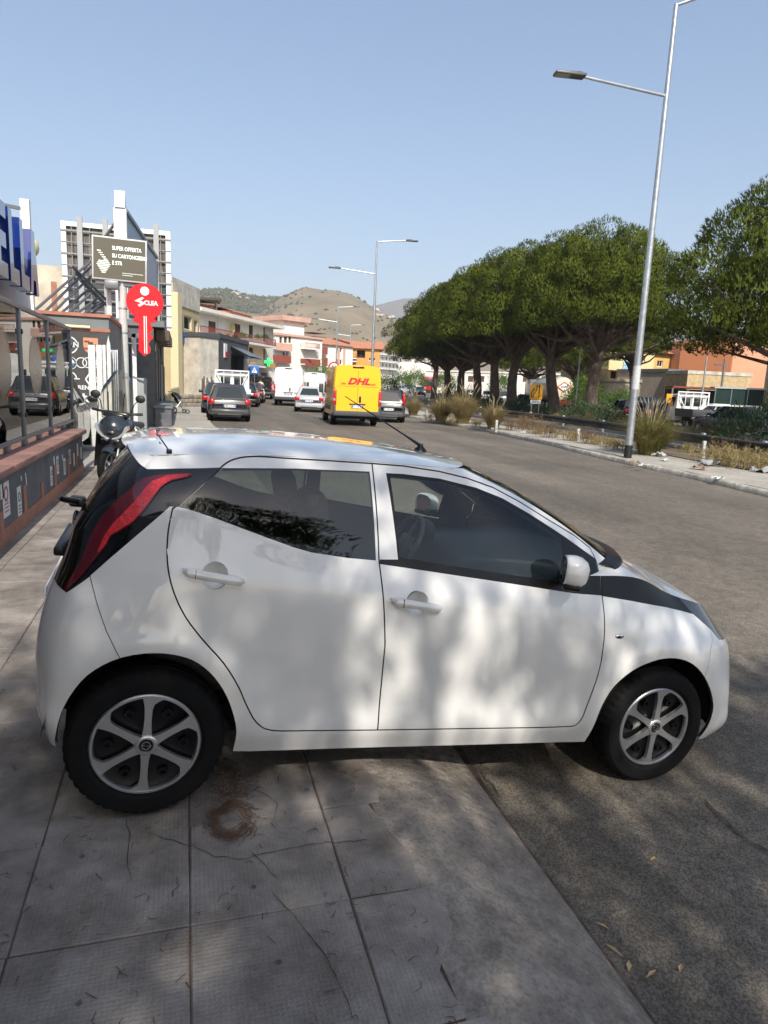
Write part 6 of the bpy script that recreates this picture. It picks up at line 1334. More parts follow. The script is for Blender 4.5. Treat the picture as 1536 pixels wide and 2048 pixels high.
# ochre building with blue and pink lettering, edge on to the street
b = Bld(346, 46, 399, 51, 10, (372, 575), 'ochre two storey building with blue and pink lettering on its side', M_och)
for r in ((368,630,384,662), (388,640,396,668), (369,722,374,757), (379,722,384,757), (389,697,398,740)): b.window(r, M_winglass, M_white, bars=0)
b.finish('flat', .05, M_cwall)
x0, x1, z0, z1 = b.rect((346, 578, 399, 610)); mb = MB(); mb.box(-.02, b.L+.02, -.06, -.003, b.H-1.3, b.H-.01); mb.build('parapet_band', M_cwall, b.o)
for r, t, m in (((367,664,384,690), 'BONUS', M_sblue), ((370,695,381,718), 'TEL', mat('pink_letters', (.62, .12, .18), .5))):
    x0, x1, z0, z1 = b.rect(r); text('wall_lettering', t, (z1-z0)*1.25, m, frame(((x0+x1)/2, -.08, (z0+z1)/2), (1, 0, 0), (0, 0, 1)), b.o, depth=.05, bold=.015, sx=(x1-x0)/(z1-z0)/(1.35 if t == 'TEL' else 2.6))
x0, x1, z0, z1 = b.rect((354,700,364,770)); b.band(x0, x1, .02, z1, .003, .06, mat('orange_shutter', (.62, .29, .02), .6), 'roller_shutter')
x0, x1, z0, z1 = b.rect((344,575,352,780)); b.band(x0-.4, x0+.35, 0, z1-.3, .003, .5, mat('pale_yellow_pier', (.62, .55, .33), .8), 'corner_pier'); b.band(x0+.36, x0+1.6, 3.0, z1-1.2, .003, .10, mat('salmon_patch', (.55, .26, .16), .85), 'salmon_panel')
# roof pavilion behind it
q = dist(410, 600, 62); mb = MB(); mb.box(-1.5, 1.3, -1.5, 1.5, 0, .18)
for x in (-1.3, .9):
    for y in (-1.2, 1.2): mb.box(x-.07, x+.07, y-.07, y+.07, -1.2, 0)
mb.box(-1.6, 1.0, -1.3, 1.3, -2.6, -1.2); o = mb.build('roof_pavilion', mat('dark_brown_timber', (.07, .055, .045), .8)); o.location = (q.x, q.y, q.z-.1); tag(o, 'dark roof pavilion above the ochre building', 'pavilion')
# white flats with brown shutters
b = Bld(396, 58, 545, 70.5, 10, (470, 640), 'white three storey flats with brown shutters and red balconies', M_cw)
for r in ((417,641,433,672), (467,646,482,680), (498,649,507,673), (527,653,531,683), (498,694,507,718), (527,697,531,730)): b.window((r[0], r[1], r[2], r[3]), M_winglass, M_shut, M_shut, 1)
for r in ((493,735,517,785), (522,745,535,785)): b.window(r, M_gar, M_gar, M_gar, 0)
b.finish('flat', .9, M_cw); b.balcony((402, 668, 552, 686), 1.2); b.balcony((488, 720, 536, 733), 1.2, rail=M_galv); x0, x1, z0, z1 = b.rect((494,730,530,736)); b.band(x0, x1, z0, z0+.4, .003, 1.1, M_org, 'awning')
for px in (450, 520): x, z = b.loc(px, 612); mb = MB(); mb.box(x-2.2, x+2.2, 2, 6, b.H+.28, b.H+1.1); mb.add([(x-2.4, 1.7, b.H+1.1), (x+2.4, 1.7, b.H+1.1), (x+2.4, 4, b.H+1.6), (x-2.4, 4, b.H+1.6), (x-2.4, 6.3, b.H+1.1), (x+2.4, 6.3, b.H+1.1)], [(0, 1, 2, 3), (3, 2, 5, 4)]); mb.build('roof_house', M_rooft, b.o)
x, z = b.loc(457, 655); mb = MB(); mb.lathe([(.45, 0), (.3, .1), (0, .12)], 14, 'Y', (x, -.4, z)); mb.build('satellite_dish', mat('dish_yellow', (.62, .52, .25), .6), b.o)
for k in range(9): x, z = b.loc(410+15*k, 681, 1.2); inst(OL[1+k % 2], 'balcony_plant', (x, -1.2, z+.2), k, .22+.06*(k % 3), b.o)
# dark garage with stucco gable in front of the flats
b = Bld(400, 47, 437, 48.5, 6, (420, 676), 'old stucco gable wall beside the slate grey garage', M_cwall); b.finish('flat', .08, M_dgar)
b = Bld(437, 49, 496, 57, 5, (465, 682), 'slate grey garage with open black doorway', M_dgar)
b.window((462,706,487,750), M_dark, M_dgar, None, 0, rec=.5); b.window((491,700,494,712), M_winglass, M_dgar, bars=0); b.finish('flat', .05, M_dgar)
x0, x1, z0, z1 = b.rect((445,686,455,716)); b.band((x0+x1)/2-.35, (x0+x1)/2+.35, z0, z1, .003, .06, M_white, 'white_mural'); x0, x1, z0, z1 = b.rect((449,703,454,715)); b.band(x0, x1, z0, z1, .062, .075, M_sred, 'red_mural')
x0, x1, z0, z1 = b.rect((487,717,495,748)); b.band(x0, x1, z0, z1, .003, .08, M_paper, 'poster_board')
mb = MB(); x0, x1, z0, z1 = b.rect((461,702,488,706)); mb.add([(x0, -.01, z1+.3), (x1, -.01, z1+.3), (x1+.3, -1.4, z0-.3), (x0-.1, -1.4, z0-.3)], [(0, 1, 2, 3)]); mb.add([(x0, -.01, z1+.2), (x1, -.01, z1+.2), (x1+.3, -1.4, z0-.4), (x0-.1, -1.4, z0-.4)], [(0, 1, 2, 3)][::-1]); mb.build('canopy', M_alu, b.o)
# timber fence and low stone wall before it
p = dist(402, 770, 44); q = dist(440, 770, 47); fo = empty('timber_fence', (p.x, p.y, gz(44)), atan2(q.y-p.y, q.x-p.x), 'rough timber fence in front of the stucco gable', 'fence'); L_ = (q-p).length
for k in range(14): mb = MB(); x = L_*k/13; h = 1.5+.35*((k*7) % 5)/5; mb.bbox(x-.06, x+.06, -.03, .03, 0, h, .01); mb.build('board', M_wood if k % 3 else M_cwall, fo)
for z in (.5, 1.2): mb = MB(); mb.box(0, L_, .031, .08, z, z+.08); mb.build('fence_rail', M_wood, fo)
p = dist(352, 790, 41); q = dist(416, 795, 43); so = empty('stone_wall', (p.x, p.y, gz(41)), atan2(q.y-p.y, q.x-p.x), 'low rough stone wall below the ochre building', 'wall'); L_ = (q-p).length; rs = random.Random(4); M_stone = mat('field_stone', (.26, .23, .18), .95, var=.3, scale=5, objvar=.2)
for row in range(3):
    x = 0
    while x < L_: w = rs.uniform(.28, .5); mb = MB(); mb.bbox(x, min(L_, x+w-.02), -.2-rs.uniform(0, .05), .2, row*.24, row*.24+.23, .04); mb.build('stone', M_stone, so); x += w
# white flats with pink bands
b = Bld(548, 88, 642, 93, 12, (590, 674), 'white flats with pink parapets and a stair tower', M_cw)
for r in ((559,673,564,686), (568,673,574,686), (577,673,582,686), (566,703,571,713), (573,703,577,713), (599,737,605,742)): b.window(r, M_winglass, M_white, M_shut if r[1] < 700 else None, 0)
b.finish('flat', .25, M_pinkb); b.balcony((553, 686, 584, 698), 1.0, solid=M_pinkb); b.balcony((547, 714, 582, 722), 1.0, solid=M_redrail); b.balcony((611, 688, 640, 698), 1.0); b.balcony((611, 717, 640, 729), 1.0, solid=M_redrail)
x0, x1, z0, z1 = b.rect((577, 640, 618, 672)); mb = MB(); mb.box(x0, x1, 1, 6, b.H+.28, z1); tw = mb.build('stair_tower', M_cw, b.o); mb = MB(); mb.box(x0-.6, x1+.6, .4, 6.6, z1, z1+.6); mb.build('tower_roof', M_pinkb, tw)
for k in range(2): x, z = b.loc(620, 650+k*20); mb = MB(); mb.box(x, x+2.6, -.3, 2, b.H+.29+k*.5, b.H+.34+k*.5); mb.build('roof_railing', M_redrail, b.o)
b = Bld(640, 104, 703, 108, 12, (670, 690), 'white flats with vertical pink strips beyond the stair tower', M_cw)
for r in ((673,696,676,706), (680,695,684,705), (673,718,676,728), (680,719,684,730)): b.window(r, M_winglass, M_white, None, 0)
b.finish('tile', .4); b.balcony((640, 693, 655, 705), .9, solid=M_redrail); b.balcony((640, 715, 655, 728), .9, solid=M_redrail)
for px in (677, 688): x0, x1, z0, z1 = b.rect((px-1.6, 692, px+1.6, 738)); b.band(x0, x1, .5, b.H-.4, .003, .05, M_pinkb, 'pink_strip')
b = Bld(703, 114, 757, 114, 10, (735, 697), 'orange house with covered terrace beyond the lamp post', M_org); b.window((714,700,730,716), M_dark, M_wood, None, 1, .6); b.window((737,716,742,722), M_winglass, M_white, None, 0); b.window((745,716,751,722), M_winglass, M_white, None, 0); b.finish('tile', .5); b.balcony((702, 708, 713, 716), .9); b.balcony((702, 718, 713, 722), .9)
b = Bld(712, 150, 803, 165, 12, (755, 695), 'long pale block of flats with red tiled roof', M_cw)
for k in range(7):
    for j in range(3): x = 757+7.2*k; y = 698+14*j+.9*k; b.window((x, y, x+3, y+7), M_winglass, M_white, M_shut if (k+j) % 2 else None, 0)
b.finish('tile', .5)
for j in range(3): b.balcony((755, 704+14*j, 800, 712+14*j), .9, rail=M_galv)
b = Bld(768, 190, 860, 205, 10, (800, 705), 'pale house on the rise behind the pine row', M_cw); [b.window((775+12*k, 712, 779+12*k, 719), M_winglass, M_white, None, 0) for k in range(6)]; b.finish('tile', .4)
b = Bld(850, 150, 1130, 140, 10, (950, 745), 'long pale building glimpsed between the pine trunks', M_cw, z0=1.0); [b.window((870+22*k, 752, 880+22*k, 764), M_winglass, M_white, M_shut, 0) for k in range(11)]; b.finish('flat', .2)
# right hand houses beyond the second carriageway
M_yel = mat('pale_yellow_render', (.66, .54, .29), .85, var=.06, scale=.6); M_yel2 = mat('warm_yellow_render', (.64, .43, .15), .85, var=.06, scale=.6); M_orw = mat('burnt_orange_render', (.44, .17, .075), .85, var=.06, scale=.5); M_salm = mat('salmon_render', (.60, .30, .18), .85, var=.06, scale=.5)
M_sand = mat('sandstone_blocks', (.50, .38, .21), .9, var=.2, scale=3, bump=.6); M_gwall = mat('beige_grey_render', (.36, .31, .25), .9, var=.12, scale=1)
b = Bld(1213, 72, 1302, 75, 9, (1250, 695), 'pale yellow house with glazed veranda and striped towel', M_yel)
b.window((1224,712,1246,724), M_winglass, M_white, bars=3, rec=.3); b.window((1249,712,1290,724), M_winglass, M_white, bars=4, rec=.3); b.window((1222,742,1232,759), M_winglass, M_shut, bars=0); b.window((1237,742,1247,759), M_winglass, M_shut, M_shut, 1); b.window((1284,738,1296,762), M_winglass, M_white, bars=3); b.finish('tile', .5); b.balcony((1218, 725, 1300, 738), 1.2, solid=M_yel)
x0, x1, z0, z1 = b.rect((1247, 723, 1260, 740), 1.3); mb = MB(); mb.box(x0, x1, -1.32, -1.27, z0, z1)
for k in range(0): pass
o = mb.build('towel', mat('blue_check_towel', (.25, .45, .60), .9, var=.5, scale=9, detail=0)); o.parent = None; o.matrix_world = b.o.matrix_basis.copy(); tag(o, 'blue and white towel hanging over the yellow balcony', 'towel')
b = Bld(1300, 79, 1352, 82, 9, (1325, 706), 'warm yellow house with small window left of the orange wall', M_yel2); b.window((1315,721,1325,734), M_winglass, M_white, bars=1); b.finish('tile', .5)
b = Bld(1352, 74, 1457, 73, 12, (1400, 688), 'burnt orange house wall without windows', M_orw); b.finish('flat', .05, M_rooft)
b = Bld(1455, 73, 1545, 76, 10, (1495, 679), 'salmon house wall catching the sun at the right edge', M_salm); b.window((1471,747,1480,774), M_white, M_white, bars=0, rec=.3); b.finish('flat', .05, M_salm)
b = Bld(1527, 56, 1600, 52, 8, (1560, 640), 'sandstone house end at the right picture edge', M_sand); b.finish('flat', .1, M_cwall)
b = Bld(1207, 67, 1336, 69, 5, (1270, 765), 'low beige shed under the yellow house', M_gwall); b.window((1296,784,1312,800), M_gar, M_gar, M_gar, 0); b.window((1281,787,1283,794), M_dark, M_gwall, bars=0); b.finish('flat', .15, M_gwall)
b = Bld(1332, 66, 1375, 68, 6, (1352, 745), 'beige grey lean-to with small square window', M_gwall); b.window((1347,759,1354,769), M_winglass, M_white, bars=0); b.finish('flat', .1, M_alu)
b = Bld(1372, 63, 1500, 66, 5, (1430, 750), 'sandstone block wall below the salmon house', M_sand); b.finish('flat', .05, M_cwall)
p = dist(1340, 785, 59); q = dist(1462, 790, 60); sh_ = empty('carport', (p.x, p.y, gz(60)), atan2(q.y-p.y, q.x-p.x), 'red roofed carport in front of the sandstone wall', 'carport'); L_ = (q-p).length; mb = MB(); mb.box(0, L_, -1, 2.2, 2.45, 2.58); mb.build('roof', M_redrail, sh_)
for k in range(5): mb = MB(); mb.box(L_*k/4-.06, L_*k/4+.06, -.95, -.83, 0, 2.45); mb.build('carport_post', M_alu, sh_)
mb = MB(); mb.box(0, L_, 2.0, 2.1, 0, 2.4); mb.build('rear_panel', M_dgar, sh_)
p = dist(1430, 790, 55); q = dist(1560, 800, 56); o = empty('shade_net_fence', (p.x, p.y, gz(54)), atan2(q.y-p.y, q.x-p.x), 'dark green shade net fence at the right edge', 'fence'); L_ = (q-p).length; M_net = mat('dark_green_net', (.008, .03, .026), .9, var=.2, scale=1)
for k in range(4): mb = MB(); mb.box(L_*k/4+.03, L_*(k+1)/4-.03, -.02, .02, .1, 2.5); mb.build('net_panel', M_net, o)
mb = MB(); mb.box(-.1, L_+.1, -.1, 1.5, 2.5, 2.62); mb.build('top_sheet', M_wallgrey, o)
for k in range(5): mb = MB(); mb.box(L_*k/4-.03, L_*k/4+.03, -.06, -.021, 0, 2.5); mb.build('net_post', M_alu, o)
# utility pole with wire
p = dist(1440, 800, 56); t = dist(1450, 718, 56); mb = MB(); mb.tube([(0, 0, 0), (t.x-p.x, t.y-p.y, t.z-gz(p.y))], [.09, .07], 8); mb.box(-.9, .1, -.03, .03, t.z-gz(p.y)-.5, t.z-gz(p.y)-.4); o = mb.build('utility_pole', M_alu); o.location = (p.x, p.y, gz(p.y)); tag(o, 'leaning utility pole in front of the salmon house', 'pole')
# hills
M_hill = mat('dry_hillside', (.26, .195, .12), .95, col2=(.15, .125, .075), scale=.02, detail=12, coord='Object', bump=1, bscale=.05)
M_hill2 = mat('scrub_hillside', (.085, .085, .045), .95, col2=(.24, .185, .11), scale=.018, detail=12, coord='Object'); M_far = mat('far_mountain', (.20, .17, .14), .95, col2=(.13, .115, .10), scale=.006, detail=12, coord='Object')
M_scrub = mat('hillside_scrub', (.055, .058, .028), .95, col2=(.11, .105, .05), scale=.05)
def hill(name, D, ridge, m, depth, rough, seed, scrub):
    pts = [dist(px, py, D) for px, py in ridge]; P = crs([(p.x, p.y, p.z) for p in pts], 8); mb = MB(); rows = []
    for i, p in enumerate(P):
        d = Vector((p[0], p[1], 0)).normalized(); row = []
        for k in range(33):
            t = k/32; h = sin(t*pi/2)**1.15; q = Vector((p[0], p[1], 0))-d*depth*(1-t)**1.0; n_ = noise2(q.x, q.y, 6.0/D*1.0+seed*1e-5)+.5*noise2(q.x+seed, q.y, 18.0/D)+.3*noise2(q.x, q.y+seed, 50.0/D)+.15*noise2(q.x, q.y+seed, 130.0/D)
            row.append((q.x, q.y, max(-5, p[2]*h+rough*n_*h*(1-t*.75))))
        row.append((p[0]+d.x*depth*.5, p[1]+d.y*depth*.5, -20)); rows.append(row)
    mb.grid(rows, True, flip=True); o = tag(mb.build(name, m), kind='structure'); R_ = np.array(rows)[:, :33]
    g = np.random.default_rng(seed)
    def sample(n, i0=0, i1=1, k0=0, k1=1):
        a = g.uniform(i0, i1, n)*(len(R_)-1.001); b = k0+(k1-k0)*g.random(n); b = b*31.99; ia, ib = a.astype(int), b.astype(int); fa, fb = (a-ia)[:, None], (b-ib)[:, None]
        return (R_[ia, ib]*(1-fa)+R_[ia+1, ib]*fa)*(1-fb)+(R_[ia, ib+1]*(1-fa)+R_[ia+1, ib+1]*fa)*fb
    V, F, k = [], [], 0; base = np.array([(1, 0, .3), (-.5, .87, .3), (-.5, -.87, .3), (0, 0, 1.1), (0, 0, -.4)])
    for n, i0, i1, k0, k1, s0, s1 in scrub:
        Q = sample(n, i0, i1, k0, k1); keep = np.array([noise2(q[0], q[1], 9.0/D) for q in Q])+g.normal(size=n)*.25 > -.05
        for q in Q[keep]:
            V.append(q+base*g.uniform(s0, s1)*np.array([1, 1, .8])*g.uniform(.7, 1.3, (5, 1))); F += [(k, k+1, k+3), (k+1, k+2, k+3), (k+2, k, k+3), (k+1, k, k+4), (k+2, k+1, k+4), (k, k+2, k+4)]; k += 5
    if V: tag(link(bpy.data.objects.new('hillside_scrub', np_mesh('hillside_scrub', np.concatenate(V), F, M_scrub))), 'dark scrub dotted over a distant hillside', 'scrub', kind='stuff')
    return sample
hA = hill('hill', 1500, [(100,660),(250,640),(340,615),(385,592),(415,583),(450,586),(480,594),(520,604),(560,608),(610,618),(660,640),(720,660),(800,690)], M_hill2, 750, 28, 3, [(5200, .2, .95, .45, 1, 2.5, 6.5), (700, .3, .8, .92, 1, 4, 8)])
hB = hill('hill', 1250, [(440,690),(500,655),(540,620),(575,602),(605,594),(650,597),(690,602),(730,620),(760,640),(800,652),(850,668),(920,685),(1000,700),(1150,730)], M_hill, 650, 22, 8, [(900, .1, .9, .3, .95, 1.5, 3.5), (420, .15, .75, .95, 1, 3, 6.5), (700, .5, .95, .3, .95, 2, 4.5)])
hC = hill('hill', 3200, [(620,660),(700,640),(760,617),(800,608),(835,605),(900,610),(1000,612),(1080,630),(1150,618),(1230,640),(1300,652),(1400,660),(1560,690)], M_far, 1300, 60, 5, [])
M_bt = mat('hill_house_white', (.62, .57, .50), .9); rh = random.Random(6); mb_h = MB(); mb_h.add([(-4, -4, 0), (4, -4, 0), (4, 4, 0), (-4, 4, 0), (-4, -4, 5), (4, -4, 5), (4, 4, 5), (-4, 4, 5)], [(0, 1, 5, 4), (1, 2, 6, 5), (2, 3, 7, 6), (3, 0, 4, 7)]); mb_h.mi = 1; mb_h.add([(-4.5, -4.5, 5), (4.5, -4.5, 5), (4.5, 4.5, 5), (-4.5, 4.5, 5), (-4.5, 0, 6.4), (4.5, 0, 6.4)], [(0, 1, 5, 4), (2, 3, 4, 5), (0, 4, 3), (1, 2, 5)]); me_h = mb_h.mesh('hill_house', [M_bt, mat('weathered_tiles', (.40, .26, .18), .9)])
for q in list(hA(70, .38, .75, .62, .93))+list(hB(14, .58, .8, .6, .95)): tag(inst(me_h, 'hill_house', (q[0], q[1], q[2]-1.5), rh.uniform(0, 3), rh.uniform(.4, .95)), 'small pale house on the distant hillside', 'house', 'houses scattered on the hillside')
# mid distance greenery
for px, py, D, sc, v, lbl in ((648,762,60,1.9,2,'young tree behind the white van, left of the speed sign'),(775,770,75,1.7,2,'round leafy tree right of the yellow van'),(728,745,95,1.5,2,'small tree in front of the orange house'),(890,775,125,2.6,2,'green hedge bush far down the road'),(830,775,140,2.8,2,'green hedge bush left of the red coach'),(1168,790,62,2.0,2,'bright green shrub behind the thin white pole'),(1240,800,60,1.4,2,'bright green shrub left of the low beige shed'),(805,772,130,2.4,2,'green hedge bush above the parked cars'),(1000,780,110,2.4,2,'green hedge bush between the pine trunks'),(1090,780,100,2.4,2,'green hedge bush behind the tanker')):
    p = dist(px, py, D); z = gz(p.y); o = empty('shrub_tree', (p.x, p.y, z), px, lbl, 'tree', 'leafy trees along the street'); inst(OL[v], 'crown', (0, 0, .5*sc), 0, (sc*.8, sc*.8, sc*.75), o); mb = MB(); mb.tube([(0, 0, -.2), (0, 0, sc*.9)], [.1, .06], 7); mb.build('trunk', M_bark, o)
# ================================================================== traffic
def paint(name, c, r=.25): return mat('paint_'+name, c, r, coat=.8, spec=.5)
P_dg = paint('dark_grey', (.045, .046, .048)); P_bk = paint('black', (.010, .010, .011)); P_wh = paint('white', (.76, .76, .74)); P_sl = paint('silver', (.40, .41, .41)); P_bl = paint('navy', (.02, .03, .06)); P_yl = paint('yellow', (.86, .46, .004), .35); P_rd = paint('red', (.42, .012, .015)); P_lb = paint('light_blue', (.22, .50, .68)); P_gg = paint('gold_grey', (.33, .31, .25))
M_bump = mat('grey_bumper', (.055, .057, .06), .6); M_amber = mat('amber_lens', (.6, .2, .01), .2); M_blueb = mat('plate_blue', (.03, .1, .5), .4); M_vglass = mat('vehicle_glass', (.02, .026, .028), .04, spec=.7)
_wm = {}
def wheel_meshes(R, w):
    if (R, w) not in _wm:
        t = MB(); t.lathe([(R*.62, -w*.5), (R*.8, -w*.55), (R*.96, -w*.5), (R, -w*.38), (R, w*.38), (R*.96, w*.5), (R*.8, w*.55), (R*.62, w*.5)], 26, 'X')
        r = MB(); r.lathe([(R*.63, -w*.45), (R*.60, w*.42), (R*.40, w*.30), (R*.15, w*.40), (0, w*.42)], 20, 'X'); r.lathe([(R*.63, w*.45), (R*.60, -w*.42), (R*.40, -w*.30), (R*.15, -w*.40), (0, -w*.42)], 20, 'X')
        _wm[(R, w)] = (t.mesh('tyre', M_rubber), r.mesh('rim', M_galv))
    return _wm[(R, w)]
def add_wheels(o, xs, ys, R, w=.2):
    t, r = wheel_meshes(R, w)
    for y in ys:
        for x in xs: e = empty('wheel'); e.parent = o; e.location = (x, y, R); inst(t, 'tyre', (0, 0, 0), 0, 1, e); inst(r, 'rim', (0, 0, 0), 0, 1, e)
def plate(o, y, z, w=.52, h=.11, txt='EK 482 LM', d=-1):
    mb = MB(); mb.box(-w/2, w/2, y-.012, y+.012, z-h/2, z+h/2); p = mb.build('number_plate', M_plate, o)
    for s in (-1, 1): mb = MB(); mb.box(s*w/2-.045*s, s*w/2, y+d*.0155, y+d*.0125, z-h/2, z+h/2); mb.build('plate_band', M_blueb, p)
    text('plate_text', txt, h*.95, M_sgnk, frame((0, y+d*.014, z), (1, 0, 0) if d < 0 else (-1, 0, 0), (0, 0, 1)), p, bold=.002, sx=.85)
def panel(mb, a, b, c, d, off, n=(0, 0, 0)):          # pane a b c d inset from a cabin face and set slightly proud
    A, B, C, D = map(Vector, (a, b, c, d)); nn = (B-A).cross(D-A).normalized(); m = (A+B+C+D)/4
    if nn.dot(Vector(n)) < 0: nn = -nn
    q = [m+(v-m)*off+nn*.006 for v in (A, B, C, D)]; mb.add(q, [(0, 1, 2, 3)]); mb.add([v-nn*.02 for v in q]+q, [(0, 1, 5, 4), (1, 2, 6, 5), (2, 3, 7, 6), (3, 0, 4, 7)])
def make_car(label, loc, rz, p, L=3.95, W=1.70, H=1.50, belt=.93, wsb=.95, rf=.25, rr=-1.45, rb=-1.80, hood=.92, nose=.70, R=.30, group='cars in the street', lamp='hatch', name='car', trunk=None, tx='EK 482 LM'):
    o = empty(name, loc, rz, label, 'car', group); l = L/2; hw = W/2
    st = [(-l, .52, hw*.80, belt-.22, .34), (-l+.06, .42, hw*.90, belt-.06, .27), (-l+.30, .34, hw*.985, belt-.01, .22), (-l*.4, .26, hw, belt, .20), (l*.1, .26, hw, belt, .20), (wsb, .28, hw*.99, hood+.02, .20), (l-.55, .30, hw*.95, hood-.06, .20), (l-.18, .36, hw*.86, nose+.05, .22), (l, .48, hw*.66, nose-.12, .30)]
    if trunk: st[1] = (-l+.05, .42, hw*.90, trunk, .27); st[2] = (-l+.3, .34, hw*.98, trunk+.02, .22)
    rows = []
    for y, zk, w, zt, zb in st:
        rows.append([(-w*.82, y, zb), (-w*.97, y, zk-.04), (-w, y, zk+.18), (-w*.99, y, zt-.18), (-w*.93, y, zt-.04), (-w*.80, y, zt), (0, y, zt+.025), (w*.80, y, zt), (w*.93, y, zt-.04), (w*.99, y, zt-.18), (w, y, zk+.18), (w*.97, y, zk-.04), (w*.82, y, zb), (0, y, zb), (-w*.82, y, zb)])
    S = crs(rows, 4); mb = MB(); mb.grid([[tuple(q) for q in r] for r in S], True, flip=True); mb.add([tuple(q) for q in S[0][:-1]], [tuple(range(14))]); mb.add([tuple(q) for q in S[-1][:-1]], [tuple(range(14))[::-1]]); mb.build('body', p, o, 45)
    wb, wr = hw*.92, hw*.70; zb_ = belt-.03; zr = H-.05
    lo = [(-wb*.93, rb, zb_), (-wb, rb+.22, zb_), (-wb, wsb-.35, zb_), (-wb*.86, wsb, hood-.02)]; hi = [(-wr*.92, rr, zr-.02), (-wr, rr+.16, zr), (-wr, rf-.2, zr), (-wr*.93, rf, zr-.02)]
    lo = lo+[(-x, y, z) for x, y, z in lo[::-1]]; hi = hi+[(-x, y, z) for x, y, z in hi[::-1]]; lo.append(lo[0]); hi.append(hi[0])
    top = [(x*.85, y*.93+(rf+rr)*.035, H-.01) for x, y, z in hi]
    mb = MB(); mb.grid([lo, hi, top], True); mb.add(top[:-1], [tuple(range(8))]); cab = mb.build('cabin', p, o, 50)
    mb = MB(); panel(mb, lo[0], lo[7], hi[7], hi[0], .76, (0, -1, .3)); mb.build('rear_window', M_vglass, cab)
    mb = MB(); panel(mb, lo[3], lo[4], hi[4], hi[3], .90, (0, 1, .3)); mb.build('windscreen', M_vglass, cab)
    for s in (0, 1):
        a, b_, c, d = (lo[1], lo[2], hi[2], hi[1]) if s == 0 else (lo[6], lo[5], hi[5], hi[6]); n_ = (-1, 0, .2) if s == 0 else (1, 0, .2); ml, mh = Vector(a).lerp(Vector(b_), .47), Vector(d).lerp(Vector(c), .47)
        mb = MB(); panel(mb, a, ml, mh, d, .86, n_); mb.build('side_window', M_vglass, cab); mb = MB(); panel(mb, ml, b_, c, mh, .86, n_); mb.build('side_window', M_vglass, cab)
    for s in (-1, 1):
        mb = MB()
        if lamp == 'round': mb.sph((s*hw*.80, -l+.10, belt-.15), .17, 12, 8, (.95, .55, .85))
        elif lamp == 'tall': mb.bbox(s*(hw*.86-.07), s*(hw*.86+.07), -l-.0, -l+.25, belt-.10, belt+.42, .03); mb.xf(Matrix.Identity(4))
        else: mb.bbox(s*hw*.62, s*hw*.96, -l-.005, -l+.22, belt-.30, belt-.08, .04)
        mb.build('tail_light', M_redlens, o, 60)
        mb = MB(); mb.bbox(s*hw*.50, s*hw*.86, l-.30, l-.02, nose-.06, nose+.06, .03); mb.build('headlight', M_lamp, o, 60)
        mb = MB(); mb.bbox(s*hw*.98, s*(hw+.19), wsb-.42, wsb-.28, belt+.02, belt+.17, .04); mb.build('door_mirror', p, o, 60)
    mb = MB(); mb.bbox(-hw*.90, hw*.90, -l-.035, -l+.25, .26, .50, .05); mb.build('rear_bumper', M_bump if lamp == 'tall' else p, o, 60)
    mb = MB(); mb.bbox(-hw*.55, hw*.55, -l-.04, -l, .25, .33, .02); mb.build('bumper_inset', M_bump, o)
    plate(o, -l-.045 if trunk is None else -l-.02, belt-.30 if lamp != 'tall' else .62, txt=tx); add_wheels(o, (-hw+.10, hw-.10), (-l+.72, l-.78), R); return o
def PD(px, py, D): p = dist(px, py, D); return Vector((p.x, p.y, gz(p.y)+.004))
def head(p1, d1, p2, d2): a = dist(p1, 800, d1); b = dist(p2, 800, d2); return -atan2(b.x-a.x, b.y-a.y)
make_car('dark grey hatchback with round red lights parked on the left', PD(455, 820, 30.6), radians(-.5), P_dg, 3.75, 1.72, 1.51, lamp='round', tx='CM 615 KR')
make_car('dark car parked in front of the grey hatchback, mostly hidden', PD(438, 800, 36.5), radians(-3), P_bl, 3.9, 1.68, 1.5, tx='DR 117 TY')
make_car('black car parked just beyond the white flatbed truck', PD(492, 790, 46), radians(-8), P_bk, 4.2, 1.75, 1.48, tx='FG 803 WA')
make_car('grey car parked along the left kerb beyond the black one', PD(506, 785, 53), radians(-9), P_dg, 4.1, 1.73, 1.48, tx='BZ 290 JN')
make_car('white small car parked at the far end of the left kerb', PD(545, 780, 76), radians(-12), P_wh, 3.6, 1.62, 1.5, tx='ES 531 PD')
make_car('dark car beside the white small car far down the kerb', PD(556, 778, 84), radians(-12), P_bk, 4.0, 1.7, 1.5, tx='FA 774 XH')
make_car('silver estate car half hidden by the yellow van', PD(622, 805, 42), radians(-13), P_sl, 4.3, 1.74, 1.47, lamp='hatch', tx='CV 906 BL')
make_car('small dark grey hatchback with tall rear lights beside the yellow van', PD(773, 820, 34.5), radians(-13), P_dg, 3.65, 1.64, 1.54, belt=.96, rr=-1.55, rb=-1.78, lamp='tall', tx='FT 349 GC')
make_car('open dark car ahead of the small dark hatchback', PD(789, 795, 52), radians(-18), P_bk, 3.9, 1.68, 1.42, tx='BD 062 ZE')
make_car('black car driving towards the camera in front of the red coach', PD(840, 783, 105), radians(160), P_bk, 4.2, 1.75, 1.45, tx='EX 458 RV')
make_car('light blue car parked far off left of the red coach', PD(825, 780, 150), radians(-60), P_lb, 4.2, 1.75, 1.45)
for i, (px, c, D) in enumerate(((800, P_sl, 120), (808, P_bk, 128), (815, P_dg, 135))): make_car(('silver car', 'black car', 'grey car')[i]+' parked far down the road beside the hedge', PD(px, 780, D), radians(-50), c)
mdh = head(1190, 52, 1108, 62)
make_car('black estate car queueing behind the lamp post', PD(1250, 815, 53), mdh, P_bk, 4.4, 1.78, 1.5, group='cars on the second carriageway', tx='FN 635 KS')
